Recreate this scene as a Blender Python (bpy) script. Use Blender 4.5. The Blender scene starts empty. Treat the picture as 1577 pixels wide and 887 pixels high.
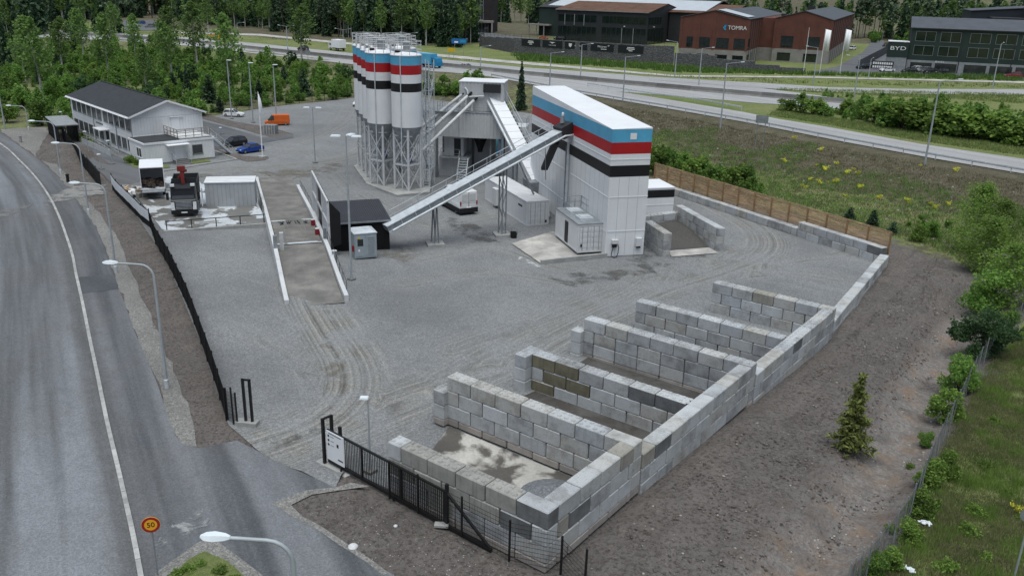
import bpy, bmesh, math, random
import numpy as np
from mathutils import Vector, Matrix, noise
random.seed(7)
C = bpy.context.scene.collection
SC = bpy.context.scene
R = math.radians
# ------------------------------------------------------------------ camera
FPX, YAW, PITCH, ROLL = 1328.67, -.6438, .3392, .0256
CAM = Vector((15.918, -23.926, 22.268))
IW, IH = 1577, 887
fw = Vector((math.sin(YAW)*math.cos(PITCH), math.cos(YAW)*math.cos(PITCH), -math.sin(PITCH)))
rt = Vector((math.cos(YAW), -math.sin(YAW), 0)); up = rt.cross(fw)
RT = rt*math.cos(ROLL)+up*math.sin(ROLL); UP = up*math.cos(ROLL)-rt*math.sin(ROLL)
cd = bpy.data.cameras.new('camera'); cam = bpy.data.objects.new('camera', cd); C.objects.link(cam)
cd.sensor_width = 36; cd.lens = FPX/IW*36; cd.clip_start = .5; cd.clip_end = 6000
cam.matrix_world = Matrix(((RT.x, UP.x, -fw.x, CAM.x), (RT.y, UP.y, -fw.y, CAM.y), (RT.z, UP.z, -fw.z, CAM.z), (0, 0, 0, 1)))
SC.camera = cam
# ------------------------------------------------------------------ light: overcast day
SC.view_settings.view_transform = 'Standard'; SC.view_settings.look = 'None'
SC.view_settings.exposure = 0.72; SC.view_settings.gamma = 1
W = bpy.data.worlds.new('World'); SC.world = W; W.use_nodes = True
SUN_EL, SUN_AZ = R(76), R(150)      # azimuth clockwise from +y
nt = W.node_tree; nt.nodes.clear()
sky = nt.nodes.new('ShaderNodeTexSky'); sky.sky_type = 'NISHITA'; sky.sun_disc = False
sky.sun_elevation = SUN_EL; sky.sun_rotation = SUN_AZ; sky.air_density = 1.0; sky.dust_density = 3.5; sky.ozone_density = 1
bg = nt.nodes.new('ShaderNodeBackground'); bg.inputs[1].default_value = .062
hs = nt.nodes.new('ShaderNodeHueSaturation'); hs.inputs['Saturation'].default_value = .78
out = nt.nodes.new('ShaderNodeOutputWorld')
nt.links.new(sky.outputs[0], hs.inputs['Color']); nt.links.new(hs.outputs[0], bg.inputs[0]); nt.links.new(bg.outputs[0], out.inputs[0])
sl = bpy.data.lights.new('sun', 'SUN'); sl.energy = 1.5; sl.angle = R(60); sl.color = (.93, 1, .985)
so = bpy.data.objects.new('sun', sl); C.objects.link(so)
sdir = Vector((math.sin(SUN_AZ)*math.cos(SUN_EL), math.cos(SUN_AZ)*math.cos(SUN_EL), math.sin(SUN_EL)))
so.rotation_euler = sdir.to_track_quat('Z', 'Y').to_euler()
# ------------------------------------------------------------------ terrain height
HN = [(120, 52), (60, 75), (3, 98), (-21, 105), (-62, 121), (-99, 132), (-132, 141), (-165, 139), (-200, 137), (-270, 131), (-420, 118)]
def sm(a, b, t):
    t = min(1, max(0, (t-a)/(b-a))); return t*t*(3-2*t)
def sd(x, y, line=HN):
    best = 1e9; s = 1
    for (ax, ay), (bx_, by_) in zip(line[:-1], line[1:]):
        ux, uy = bx_-ax, by_-ay
        t = ((x-ax)*ux+(y-ay)*uy)/(ux*ux+uy*uy); t = min(1, max(0, t))
        dx, dy = x-ax-t*ux, y-ay-t*uy; d = math.hypot(dx, dy)
        if d < best: best = d; s = 1 if ux*dy-uy*dx > 0 else -1
    return best*s
DITCH = [(7.5, -5), (8.6, 12), (8.4, 22), (7.2, 36), (6.2, 46), (4.5, 56)]
def h(x, y):
    z = -1.15*sm(4, 38, y)
    if y < .1 and -15 < x < 6: z += .34*sm(-4.5, -.7, y)*sm(.1, -.25, y)*sm(-15, -12.6, x)*sm(6, .3, x)
    if x > .3 and y < 64:
        z += .32*sm(.3, 1.2, x)*sm(64, 55, y)
        if x > 4:
            d = abs(sd(x, y, DITCH)); z -= .75*sm(2.6, .2, d)*sm(62, 52, y)
    if y > 20:
        d = sd(x, y)
        if d < 26: z += (2-z)*sm(26, 1, d)
        if d < -250: z += 34*sm(-255, -640, d)
    return z
def ray(px, py):
    return (RT*((px-IW/2)/FPX)-UP*((py-IH/2)/FPX)+fw).normalized()
def atz(px, py, z):
    d = ray(px, py); t = (z-CAM.z)/d.z; return CAM+d*t
def G(px, py, dz=0):
    """point of the terrain (plus dz) seen at a pixel of the photograph"""
    z = 0
    for _ in range(40):
        p = atz(px, py, z+dz); z = .5*z+.5*h(p.x, p.y)
    return Vector((p.x, p.y, h(p.x, p.y)+dz))
def P2(v): return (v[0], v[1])
# ------------------------------------------------------------------ objects
def tag(o, label=None, cat=None, group=None, kind=None):
    if label: o['label'] = label
    if cat: o['category'] = cat
    if group: o['group'] = group
    if kind: o['kind'] = kind
    return o
def thing(name, label, cat, loc=(0, 0, 0), rz=0, group=None):
    o = bpy.data.objects.new(name, None); C.objects.link(o); o.empty_display_size = .2
    o.location = loc; o.rotation_euler = (0, 0, rz)
    return tag(o, label, cat, group)
def kids(o): return list(o.children)
def copy_tree(o, parent=None):
    c = o.copy(); C.objects.link(c)
    if parent is not None: c.parent = parent
    for ch in kids(o): copy_tree(ch, c)
    return c
def dup(root, loc, rz, label=None, group=None, scale=None):
    c = copy_tree(root); c.location = loc; c.rotation_euler = (0, 0, rz)
    if label: c['label'] = label
    if group: c['group'] = group
    if scale: c.scale = scale if hasattr(scale, '__len__') else (scale,)*3
    return c
class MB:
    """collects shapes into one mesh"""
    def __init__(s): s.v = []; s.f = []; s.m = []; s.cur = 0
    def add(s, vs, fs):
        n = len(s.v); s.v += [tuple(v) for v in vs]; s.f += [tuple(i+n for i in f) for f in fs]; s.m += [s.cur]*len(fs); return s
    def box(s, c, d, rz=0, taper=1):
        x, y, z = d[0]/2, d[1]/2, d[2]/2; cs, sn = math.cos(rz), math.sin(rz); vs = []
        for k, sz in ((1, -z), (taper, z)):
            for sx, sy in ((-x, -y), (x, -y), (x, y), (-x, y)):
                a, b = sx*k, sy*k; vs.append((c[0]+a*cs-b*sn, c[1]+a*sn+b*cs, c[2]+sz))
        return s.add(vs, [(3, 2, 1, 0), (4, 5, 6, 7), (0, 1, 5, 4), (1, 2, 6, 5), (2, 3, 7, 6), (3, 0, 4, 7)])
    def b2(s, x0, x1, y0, y1, z0, z1): return s.box(((x0+x1)/2, (y0+y1)/2, (z0+z1)/2), (x1-x0, y1-y0, z1-z0))
    def frame(s, p, q):
        a = Vector(q)-Vector(p); L = a.length; a.normalize()
        u = Vector((0, 0, 1)) if abs(a.z) < .95 else Vector((1, 0, 0))
        r = a.cross(u).normalized(); return a, r, r.cross(a), L
    def bar(s, p, q, w, t=None):
        t = t or w; a, r, u, L = s.frame(p, q); p = Vector(p); q = Vector(q); vs = []
        for o in (p, q):
            for i, j in ((-1, -1), (1, -1), (1, 1), (-1, 1)): vs.append(o+r*(i*w/2)+u*(j*t/2))
        return s.add(vs, [(0, 1, 2, 3), (7, 6, 5, 4), (0, 4, 5, 1), (1, 5, 6, 2), (2, 6, 7, 3), (3, 7, 4, 0)])
    def tube(s, pts, r, n=8, cap=True):
        pts = [Vector(p) for p in pts]; rr = r if hasattr(r, '__len__') else [r]*len(pts); vs = []; fs = []
        ref = None
        for i, p in enumerate(pts):
            d = (pts[min(i+1, len(pts)-1)]-pts[max(i-1, 0)]).normalized()
            if ref is None:
                ref = d.cross(Vector((0, 0, 1)) if abs(d.z) < .9 else Vector((1, 0, 0))).normalized()
            ref = (ref-d*ref.dot(d)).normalized(); b = d.cross(ref)
            for k in range(n):
                t = 2*math.pi*k/n; vs.append(p+(ref*math.cos(t)+b*math.sin(t))*rr[i])
        for i in range(len(pts)-1):
            for k in range(n):
                a, b2 = i*n+k, i*n+(k+1) % n; fs.append((a, b2, b2+n, a+n))
        if cap: fs += [tuple(range(n-1, -1, -1)), tuple(range((len(pts)-1)*n, len(pts)*n))]
        return s.add(vs, fs)
    def lathe(s, c, prof, n=24, a0=0, a1=2*math.pi):
        full = abs(a1-a0-2*math.pi) < 1e-6; m = n if full else n+1; vs = []; fs = []
        for r, z in prof:
            for k in range(m):
                t = a0+(a1-a0)*k/n; vs.append((c[0]+r*math.cos(t), c[1]+r*math.sin(t), c[2]+z))
        for i in range(len(prof)-1):
            for k in range(n):
                a, b = i*m+k, i*m+(k+1) % m; fs.append((a, b, b+m, a+m))
        return s.add(vs, fs)
    def prism(s, poly, z0, z1):
        n = len(poly); vs = [(x, y, z0) for x, y in poly]+[(x, y, z1) for x, y in poly]
        return s.add(vs, [tuple(range(n-1, -1, -1)), tuple(range(n, 2*n))]+[(i, (i+1) % n, n+(i+1) % n, n+i) for i in range(n)])
    def prof(s, poly, y0, y1):
        """outline in x,z extruded along y"""
        n = len(poly); vs = [(x, y0, z) for x, z in poly]+[(x, y1, z) for x, z in poly]
        return s.add(vs, [tuple(range(n)), tuple(range(2*n-1, n-1, -1))]+[((i+1) % n, i, n+i, n+(i+1) % n) for i in range(n)])
    def mesh(s, name, mats, smooth=False, fix=True):
        me = bpy.data.meshes.new(name); me.from_pydata(s.v, [], s.f); me.update()
        for m in (mats if isinstance(mats, (list, tuple)) else [mats]): me.materials.append(m)
        if len(me.materials) > 1: me.polygons.foreach_set('material_index', s.m)
        if fix:
            bm = bmesh.new(); bm.from_mesh(me); bmesh.ops.recalc_face_normals(bm, faces=bm.faces); bm.to_mesh(me); bm.free()
        if smooth:
            me.polygons.foreach_set('use_smooth', [True]*len(me.polygons))
            try: me.set_sharp_from_angle(angle=R(40))
            except Exception: pass
        return me
    def build(s, name, mats, parent=None, smooth=False, loc=None, rz=0):
        return link(name, s.mesh(name, mats, smooth), parent, loc, rz)
def link(name, me, parent=None, loc=None, rz=0):
    o = bpy.data.objects.new(name, me); C.objects.link(o)
    if parent is not None: o.parent = parent
    if loc is not None: o.location = loc
    o.rotation_euler = (0, 0, rz); return o
def bevel(o, w=.02, seg=2):
    m = o.modifiers.new('bevel', 'BEVEL'); m.width = w; m.segments = seg; m.limit_method = 'ANGLE'; m.angle_limit = R(35); return o
# ------------------------------------------------------------------ materials
def mat(name, col, rough=.7, var=.12, scale=1.5, metal=0, bump=0, bscale=30, col2=None, spec=.4, rnd=0, streak=0, dirt=None, coord='Object', emit=0):
    m = bpy.data.materials.new(name); m.use_nodes = True; n = m.node_tree.nodes; l = m.node_tree.links
    b = n['Principled BSDF']; b.inputs['Roughness'].default_value = rough; b.inputs['Metallic'].default_value = metal
    b.inputs['Specular IOR Level'].default_value = spec
    tc = n.new('ShaderNodeTexCoord'); oi = n.new('ShaderNodeObjectInfo')
    src = tc.outputs['Object']
    if coord == 'World': src = n.new('ShaderNodeNewGeometry').outputs['Position']
    off = n.new('ShaderNodeVectorMath'); off.operation = 'ADD'
    sc3 = n.new('ShaderNodeVectorMath'); sc3.operation = 'SCALE'; sc3.inputs['Scale'].default_value = 37.
    cmb = n.new('ShaderNodeCombineXYZ'); 
    if coord != 'World':
        for i in range(3): l.new(oi.outputs['Random'], cmb.inputs[i])
    l.new(cmb.outputs[0], sc3.inputs[0]); l.new(src, off.inputs[0]); l.new(sc3.outputs[0], off.inputs[1])
    def noise_(scl, det=5, vec=None, rgh=.6):
        t = n.new('ShaderNodeTexNoise'); t.inputs['Scale'].default_value = scl; t.inputs['Detail'].default_value = det; t.inputs['Roughness'].default_value = rgh
        l.new(vec or off.outputs[0], t.inputs['Vector']); return t.outputs['Fac']
    def ramp(fac, a, b_):
        r = n.new('ShaderNodeMapRange'); r.inputs['From Min'].default_value = a; r.inputs['From Max'].default_value = b_; l.new(fac, r.inputs['Value']); return r.outputs[0]
    def mix(fac, a, b_, mode='MIX'):
        x = n.new('ShaderNodeMix'); x.data_type = 'RGBA'; x.blend_type = mode
        if isinstance(fac, float): x.inputs[0].default_value = fac
        else: l.new(fac, x.inputs[0])
        for k, c in ((6, a), (7, b_)):
            if isinstance(c, tuple): x.inputs[k].default_value = (*c, 1)
            else: l.new(c, x.inputs[k])
        return x.outputs[2]
    c2 = col2 or tuple(c*(1-2.2*var) for c in col); c1 = tuple(min(1, c*(1+.6*var)) for c in col)
    o = mix(ramp(noise_(scale), .3, .7), c1, c2)
    fine = mix(ramp(noise_(scale*9, 3), .3, .7), (1, 1, 1), tuple([1-var]*3)); o = mix(1., o, fine, 'MULTIPLY')
    if streak:
        mp = n.new('ShaderNodeMapping'); mp.inputs['Scale'].default_value = (4, 4, .25); l.new(off.outputs[0], mp.inputs[0])
        s_ = ramp(noise_(1.6, 4, mp.outputs[0]), .52, .8)
        mm = n.new('ShaderNodeMath'); mm.operation = 'MULTIPLY'; mm.inputs[1].default_value = streak; l.new(s_, mm.inputs[0])
        o = mix(mm.outputs[0], o, tuple(c*.3 for c in (dirt or col)))
    elif dirt:
        o = mix(ramp(noise_(scale*.6, 6), .55, .75), o, dirt)
    if rnd:
        r = n.new('ShaderNodeMapRange'); r.inputs['To Min'].default_value = 1-rnd; r.inputs['To Max'].default_value = 1+rnd*.5; l.new(oi.outputs['Random'], r.inputs['Value'])
        g = n.new('ShaderNodeCombineColor')
        for i in range(3): l.new(r.outputs[0], g.inputs[i])
        o = mix(1., o, g.outputs[0], 'MULTIPLY')
    l.new(o, b.inputs['Base Color'])
    if bump:
        bp = n.new('ShaderNodeBump'); bp.inputs['Strength'].default_value = bump; bp.inputs['Distance'].default_value = .05
        l.new(noise_(bscale, 4), bp.inputs['Height']); l.new(bp.outputs[0], b.inputs['Normal'])
    if emit:
        l.new(o, b.inputs['Emission Color']); b.inputs['Emission Strength'].default_value = emit
    return m
def glassmat(name, col=(.02, .025, .03), rough=.08):
    m = mat(name, col, rough, .2, .5, spec=.8); return m
MT = dict(
 white=mat('white_paint', (.74, .75, .76), .5, .03, .6, streak=.07, dirt=(.5, .5, .48)),
 clean=mat('clean_white', (.8, .81, .83), .45, .03, .5),
 offwhite=mat('off_white', (.62, .63, .64), .6, .06, .7, streak=.1),
 blue=mat('sky_blue_paint', (.10, .40, .62), .5, .08, .5), red=mat('red_paint', (.42, .010, .014), .5, .08, .5), black=mat('black_paint', (.009, .009, .010), .55, .2, .7),
 galv=mat('galvanised', (.60, .64, .67), .42, .10, 2., metal=.1), galvd=mat('galvanised_dark', (.30, .325, .345), .5, .15, 2., metal=.1),
 pole=mat('pole_grey', (.40, .44, .46), .5, .08, 2., metal=.1), lampw=mat('lamp_head', (.72, .78, .82), .4, .04),
 cladding=mat('grey_cladding', (.53, .54, .55), .55, .05, .8, streak=.12), claddark=mat('dark_cladding', (.2, .205, .21), .6, .12),
 wire=mat('black_wire', (.012, .012, .013), .5, .1), steelwhite=mat('white_steel', (.60, .61, .62), .5, .1, 2),
 rubber=mat('rubber', (.015, .015, .016), .85, .2), glass=glassmat('window_glass', (.045, .05, .055)), glassg=glassmat('green_glass', (.014, .024, .022)),
 chrome=mat('hub', (.35, .36, .37), .4, .1, metal=.6), roofg=mat('roof_felt', (.040, .044, .050), .75, .15, 1.2), roofm=mat('roof_metal', (.045, .046, .055), .5, .1, .8),
 timber=mat('larch', (.66, .45, .27), .75, .22, 1.2, rnd=.25), timberd=mat('larch_post', (.34, .21, .11), .75, .15),
 concrete=mat('concrete', (.40, .40, .385), .85, .14, .9, bump=.15, dirt=(.26, .255, .24)), conc_d=mat('concrete_dark', (.22, .22, .21), .85, .15, 1.),
 brick=mat('red_brick', (.125, .040, .028), .85, .15, .5), stonebase=mat('render_grey', (.30, .285, .27), .8, .1, .5),
 dgreen=mat('dark_green', (.022, .042, .034), .7, .12, .4), dgrey=mat('anthracite', (.028, .030, .034), .65, .1, .4), rust=mat('rusty_roof', (.15, .075, .045), .8, .2, .3),
 slate=mat('slate_roof', (.085, .095, .11), .6, .1, .4), paleroof=mat('pale_roof', (.50, .54, .58), .5, .05, .3),
 orange=mat('orange_paint', (.62, .12, .015), .4, .05), carblue=mat('car_blue', (.012, .05, .26), .3, .05), carblack=mat('car_black', (.012, .013, .016), .3, .1), carwhite=mat('car_white', (.72, .73, .74), .3, .03),
 cargrey=mat('car_grey', (.16, .17, .18), .3, .05), carred=mat('car_red', (.25, .02, .03), .3, .05), caryellow=mat('truck_yellow', (.55, .30, .01), .4, .05), truckblue=mat('truck_blue', (.02, .22, .42), .4, .06),
 redlamp=mat('tail_lamp', (.3, .008, .008), .3, .05), headlamp=mat('head_lamp', (.7, .72, .74), .2, .03), craner=mat('crane_red', (.22, .028, .022), .5, .1), yellow=mat('yellow', (.62, .42, .02), .6, .05),
 signred=mat('sign_red', (.34, .02, .015), .5, .05), signy=mat('sign_orange', (.9, .42, .02), .5, .03), signblue=mat('sign_blue', (.01, .13, .38), .5, .05), cyan=mat('cyan', (.02, .28, .48), .5, .05), teal=mat('teal_drum', (.03, .2, .26), .5, .3),
 navy=mat('motor_blue', (.02, .04, .2), .5, .05), bark=mat('bark', (.085, .07, .055), .9, .3, 3), birchbark=mat('birch_bark', (.62, .60, .56), .8, .3, 4, col2=(.22, .21, .2)), txt=mat('white_lettering', (.8, .8, .8), .6, .02), pavers=mat('tank_grey', (.3, .32, .33), .6, .1),
)
# ------------------------------------------------------------------ ground materials
class NT:
    def __init__(s, name):
        s.m = bpy.data.materials.new(name); s.m.use_nodes = True; s.n = s.m.node_tree.nodes; s.l = s.m.node_tree.links; s.b = s.n['Principled BSDF']
        s.b.inputs['Specular IOR Level'].default_value = .3
        s.pos = s.n.new('ShaderNodeNewGeometry').outputs['Position']
    def noise(s, scl, det=4, vec=None, rough=.6, dist=0):
        t = s.n.new('ShaderNodeTexNoise'); t.inputs['Scale'].default_value = scl; t.inputs['Detail'].default_value = det; t.inputs['Roughness'].default_value = rough; t.inputs['Distortion'].default_value = dist
        s.l.new(vec or s.pos, t.inputs['Vector']); return t.outputs['Fac']
    def map(s, f, a, b, c=0., d=1.):
        r = s.n.new('ShaderNodeMapRange'); 
        for k, v in zip(('From Min', 'From Max', 'To Min', 'To Max'), (a, b, c, d)): r.inputs[k].default_value = v
        s.l.new(f, r.inputs['Value']); return r.outputs[0]
    def math(s, op, a, b=0.):
        r = s.n.new('ShaderNodeMath'); r.operation = op
        for i, v in enumerate((a, b)):
            if isinstance(v, (int, float)): r.inputs[i].default_value = v
            else: s.l.new(v, r.inputs[i])
        return r.outputs[0]
    def mix(s, f, a, b, mode='MIX'):
        x = s.n.new('ShaderNodeMix'); x.data_type = 'RGBA'; x.blend_type = mode
        if isinstance(f, (int, float)): x.inputs[0].default_value = f
        else: s.l.new(f, x.inputs[0])
        for k, c in ((6, a), (7, b)):
            if isinstance(c, tuple): x.inputs[k].default_value = (*c, 1)
            else: s.l.new(c, x.inputs[k])
        return x.outputs[2]
    def attr(s, name):
        a = s.n.new('ShaderNodeAttribute'); a.attribute_name = name; return a
    def vor(s, scl, feat='F1', vec=None):
        t = s.n.new('ShaderNodeTexVoronoi'); t.inputs['Scale'].default_value = scl; t.feature = feat; s.l.new(vec or s.pos, t.inputs['Vector']); return t
    def scaled(s, sx, sy, sz=1, vec=None):
        m_ = s.n.new('ShaderNodeMapping'); m_.inputs['Scale'].default_value = (sx, sy, sz); s.l.new(vec or s.pos, m_.inputs[0]); return m_.outputs[0]
    def done(s, col, rough=.9, bump=None, bstr=.4, bdist=.05):
        s.l.new(col, s.b.inputs['Base Color'])
        if isinstance(rough, (int, float)): s.b.inputs['Roughness'].default_value = rough
        else: s.l.new(rough, s.b.inputs['Roughness'])
        if bump is not None:
            p = s.n.new('ShaderNodeBump'); p.inputs['Strength'].default_value = bstr; p.inputs['Distance'].default_value = bdist
            s.l.new(bump, p.inputs['Height']); s.l.new(p.outputs[0], s.b.inputs['Normal'])
        return s.m
def gravel_mat(name, base, trackc, wet=.5, grain=.5):
    t = NT(name)
    a = t.attr('trk').outputs['Fac']; ac = t.attr('acr').outputs['Fac']
    v = t.n.new('ShaderNodeCombineXYZ'); t.l.new(ac, v.inputs[0]); v.inputs[1].default_value = .371; v.inputs[2].default_value = .643
    stripes = t.noise(3.2, 6, v.outputs[0], .7)
    big = t.noise(.09, 5, None, .55); mid = t.noise(.5, 5, None, .6)
    col = t.mix(t.map(big, .35, .65), tuple(c*1.1 for c in base), tuple(c*.80 for c in base))
    col = t.mix(t.map(mid, .45, .75, 0, .3), col, tuple(c*.55 for c in base))
    # faint driving traces across the whole sheet
    st2 = t.noise(.8, 4, t.scaled(.10, .95), .6); col = t.mix(t.map(st2, .55, .8, 0, .35), col, tuple(c*1.35 for c in base))
    tone = t.mix(t.map(stripes, .40, .50), tuple(c*.50 for c in trackc), trackc); tone = t.mix(t.map(stripes, .53, .60), tone, tuple(c*1.38 for c in trackc))
    tone = t.mix(t.map(t.noise(.35, 4), .42, .6, 0, .8), tone, tuple(c*1.15 for c in base))
    w = t.math('MULTIPLY', a, t.map(mid, .22, .55, .65, 1.)); col = t.mix(w, col, tone)
    g1 = t.noise(6, 3, None, .75); g2 = t.noise(17, 2, None, .7); vg = t.vor(11); sv_ = t.n.new('ShaderNodeSeparateColor'); t.l.new(vg.outputs['Color'], sv_.inputs[0])
    col = t.mix(1., col, t.mix(sv_.outputs[0], (1-grain*.34,)*3, (1+grain*.34,)*3), 'MULTIPLY')
    col = t.mix(1., col, t.mix(t.map(g1, .36, .64), (1-grain*.3,)*3, (1+grain*.3,)*3), 'MULTIPLY')
    col = t.mix(1., col, t.mix(t.map(g2, .36, .64), (1-grain*.55,)*3, (1+grain*.5,)*3), 'MULTIPLY')
    return t.done(col, t.map(big, .3, .7, .95, .7), g1, .6, .04)
def asphalt_mat(name, base, light, brown, seed=0):
    t = NT(name)
    ac = t.attr('acr').outputs['Fac']; al = t.attr('trk').outputs['Fac']
    v = t.n.new('ShaderNodeCombineXYZ'); t.l.new(ac, v.inputs[0]); v.inputs[1].default_value = seed+.371; t.l.new(t.math('MULTIPLY', al, .035), v.inputs[2])
    band = t.noise(.55, 3, v.outputs[0], .5); band2 = t.noise(2.6, 4, v.outputs[0], .6)
    big = t.noise(.12, 5, None, .6); mid = t.noise(.9, 5, None, .65)
    col = t.mix(t.map(band, .40, .60), base, light)
    col = t.mix(t.map(band2, .45, .7, 0, .35), col, light)
    col = t.mix(t.map(big, .45, .7, 0, .45), col, brown)
    col = t.mix(t.map(mid, .5, .8, 0, .25), col, tuple(c*.6 for c in base))
    edge = t.map(ac, 0.15, 1.6, .55, 0); col = t.mix(t.math('MULTIPLY', edge, t.map(mid, .3, .6)), col, tuple(c*.75 for c in brown))
    g1 = t.noise(14, 2, None, .8); g2 = t.noise(45, 2, None, .7)
    va = t.vor(13); sa = t.n.new('ShaderNodeSeparateColor'); t.l.new(va.outputs['Color'], sa.inputs[0]); col = t.mix(1., col, t.mix(sa.outputs[0], (.86,)*3, (1.14,)*3), 'MULTIPLY')
    col = t.mix(1., col, t.mix(t.map(g1, .35, .65), (.86,)*3, (1.14,)*3), 'MULTIPLY')
    col = t.mix(1., col, t.mix(t.map(g2, .3, .7), (.74,)*3, (1.26,)*3), 'MULTIPLY')
    sp = t.vor(5.5); col = t.mix(t.map(sp.outputs['Distance'], .035, .06, .5, 0), col, (.42, .42, .42))
    return t.done(col, t.map(band, .3, .7, .8, .6), g2, .25, .02)
def decal_mat(name, col, col2, scl, lo, hi, rough=.8, amt=.9):
    t = NT(name); n1 = t.noise(scl, 6, None, .65, .4); e = t.attr('trk').outputs['Fac']; f = t.math('MULTIPLY', t.map(t.math('ADD', n1, t.math('MULTIPLY', t.math('SUBTRACT', e, 1.), .35)), lo, hi), amt)
    c = t.mix(t.map(t.noise(scl*5, 4), .35, .65), col, col2); t.l.new(c, t.b.inputs['Base Color']); t.b.inputs['Roughness'].default_value = rough
    tr = t.n.new('ShaderNodeBsdfTransparent'); ms = t.n.new('ShaderNodeMixShader'); t.l.new(f, ms.inputs[0]); t.l.new(tr.outputs[0], ms.inputs[1]); t.l.new(t.b.outputs[0], ms.inputs[2]); t.l.new(ms.outputs[0], t.n['Material Output'].inputs[0]); return t.m
def terrain_mat():
    t = NT('ground')
    z = t.attr('zone'); sep = t.n.new('ShaderNodeSeparateColor'); t.l.new(z.outputs['Color'], sep.inputs[0])
    gr, sc, stn = sep.outputs[0], sep.outputs[1], sep.outputs[2]
    big = t.noise(.12, 5, None, .6); mid = t.noise(.7, 6, None, .65); fine = t.noise(5, 5, None, .75); fin2 = t.noise(18, 3, None, .75)
    dirt = t.mix(t.map(mid, .3, .7), (.170, .154, .144), (.112, .100, .093))
    dirt = t.mix(t.map(big, .45, .7, 0, .6), dirt, (0.182, 0.155, 0.14))
    dirt = t.mix(t.map(fine, .48, .62, 0, .8), dirt, (.050, .042, .038)); dirt = t.mix(t.map(t.noise(3.1, 5, None, .75), .55, .68, 0, .75), dirt, (.21, .188, .172)); dirt = t.mix(t.map(t.noise(1., 5, t.scaled(1.3, .16), .65), .55, .72, 0, .55), dirt, (.055, .046, .042))
    vs = t.vor(1.7); dirt = t.mix(t.math('MULTIPLY', t.map(vs.outputs['Distance'], .04, .07, .8, 0), t.map(mid, .42, .5)), dirt, (.38, .36, .33))
    vs2 = t.vor(4.3); dirt = t.mix(t.math('MULTIPLY', t.map(vs2.outputs['Distance'], .06, .10, .8, 0), t.map(big, .42, .56)), dirt, (.33, .31, .28))
    # pale washed stones and orange sand in the ditch
    st = t.mix(t.map(t.noise(4.5, 5, None, .8), .36, .62), (.30, .28, .26), (.15, .13, .12)); st = t.mix(t.map(mid, .48, .66, 0, .9), st, (.25, .17, .115))
    col = t.mix(t.math('MULTIPLY', stn, t.map(t.noise(.6, 5), .3, .52)), dirt, st)
    # scrub: dry brown and olive
    scb = t.mix(t.map(t.noise(.35, 6, None, .7), .38, .62), (0.161, 0.137, 0.101), (0.0868, 0.0868, 0.0448)); scb = t.mix(t.map(fine, .4, .7), scb, (0.056, 0.0504, 0.0308))
    scb = t.mix(t.map(fin2, .55, .8, 0, .6), scb, (.16, .14, .11))
    vs3 = t.vor(2.2); scb = t.mix(t.math('MULTIPLY', t.map(vs3.outputs['Distance'], .05, .1, .7, 0), t.map(mid, .45, .55)), scb, (.3, .28, .26))
    f2 = t.math('ADD', sc, t.map(mid, .3, .7, -.35, .35)); col = t.mix(t.map(f2, .4, .62), col, scb)
    # grass
    ga = t.mix(t.map(mid, .3, .7), (0.188, 0.231, 0.0688), (0.11, 0.144, 0.0475)); ga = t.mix(t.map(big, .4, .7, 0, .7), ga, (0.256, 0.244, 0.119)); ga = t.mix(t.map(fine, .45, .75, 0, .7), ga, (0.0468, 0.081, 0.0216))
    ga = t.mix(t.map(fin2, .6, .8, 0, .5), ga, (.15, .17, .07))
    f = t.math('ADD', gr, t.map(t.noise(.9, 6, None, .7), .3, .7, -.4, .4)); col = t.mix(t.map(f, .42, .6), col, ga)
    bsum = t.math('ADD', fine, t.math('MULTIPLY', mid, 1.5))
    return t.done(col, .95, bsum, .9, .16)
def patch_mat(name, a, b, scl=.5, edge=(.48, .52), rough=(.35, .9)):
    """two-tone stained slab"""
    t = NT(name); n1 = t.noise(scl, 5, None, .55, .3); f = t.map(n1, *edge)
    fine = t.noise(7, 4, None, .7); col = t.mix(f, a, b); col = t.mix(1., col, t.mix(t.map(fine, .3, .7), (.82,)*3, (1.12,)*3), 'MULTIPLY')
    col = t.mix(1., col, t.mix(t.map(t.noise(.25, 3), .35, .65), (.8,)*3, (1.1,)*3), 'MULTIPLY')
    return t.done(col, t.map(f, 0, 1, *rough))
GM = dict(
 gravel=gravel_mat('gravel', (.200, .206, .212), (.222, .215, .198), grain=.5),
 road=asphalt_mat('road_asphalt', (.100, .104, .110), (.205, .217, .235), (.125, .116, .108)),
 path=asphalt_mat('path_asphalt', (.072, .077, .085), (.165, .172, .185), (.14, .135, .13), 9),
 newasph=asphalt_mat('new_asphalt', (.092, .097, .106), (.13, .137, .148), (.15, .145, .14), 4),
 highway=asphalt_mat('highway_asphalt', (.30, .30, .305), (.38, .38, .385), (.31, .30, .29), 3),
 shoulder=gravel_mat('shoulder_gravel', (.205, .198, .188), (.25, .24, .225), grain=.6),
 terrain=terrain_mat(),
 bayfloor=patch_mat('bay_floor', (.46, .44, .41), (.105, .097, .088), .42, (.46, .53), (.9, .5)),
 darkfloor=patch_mat('damp_floor', (.105, .10, .095), (.06, .055, .05), .5, (.4, .6)),
 wash=patch_mat('wash_slab', (.60, .63, .66), (.17, .165, .155), .42, (.485, .51), (.16, .32)),
 slab=patch_mat('pale_slab', (.50, .48, .45), (.36, .345, .33), .7, (.42, .6), (.9, .9)),
 rampm=patch_mat('ramp_deck', (.225, .215, .20), (.155, .15, .14), .6, (.38, .6), (.9, .9)),
)
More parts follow.
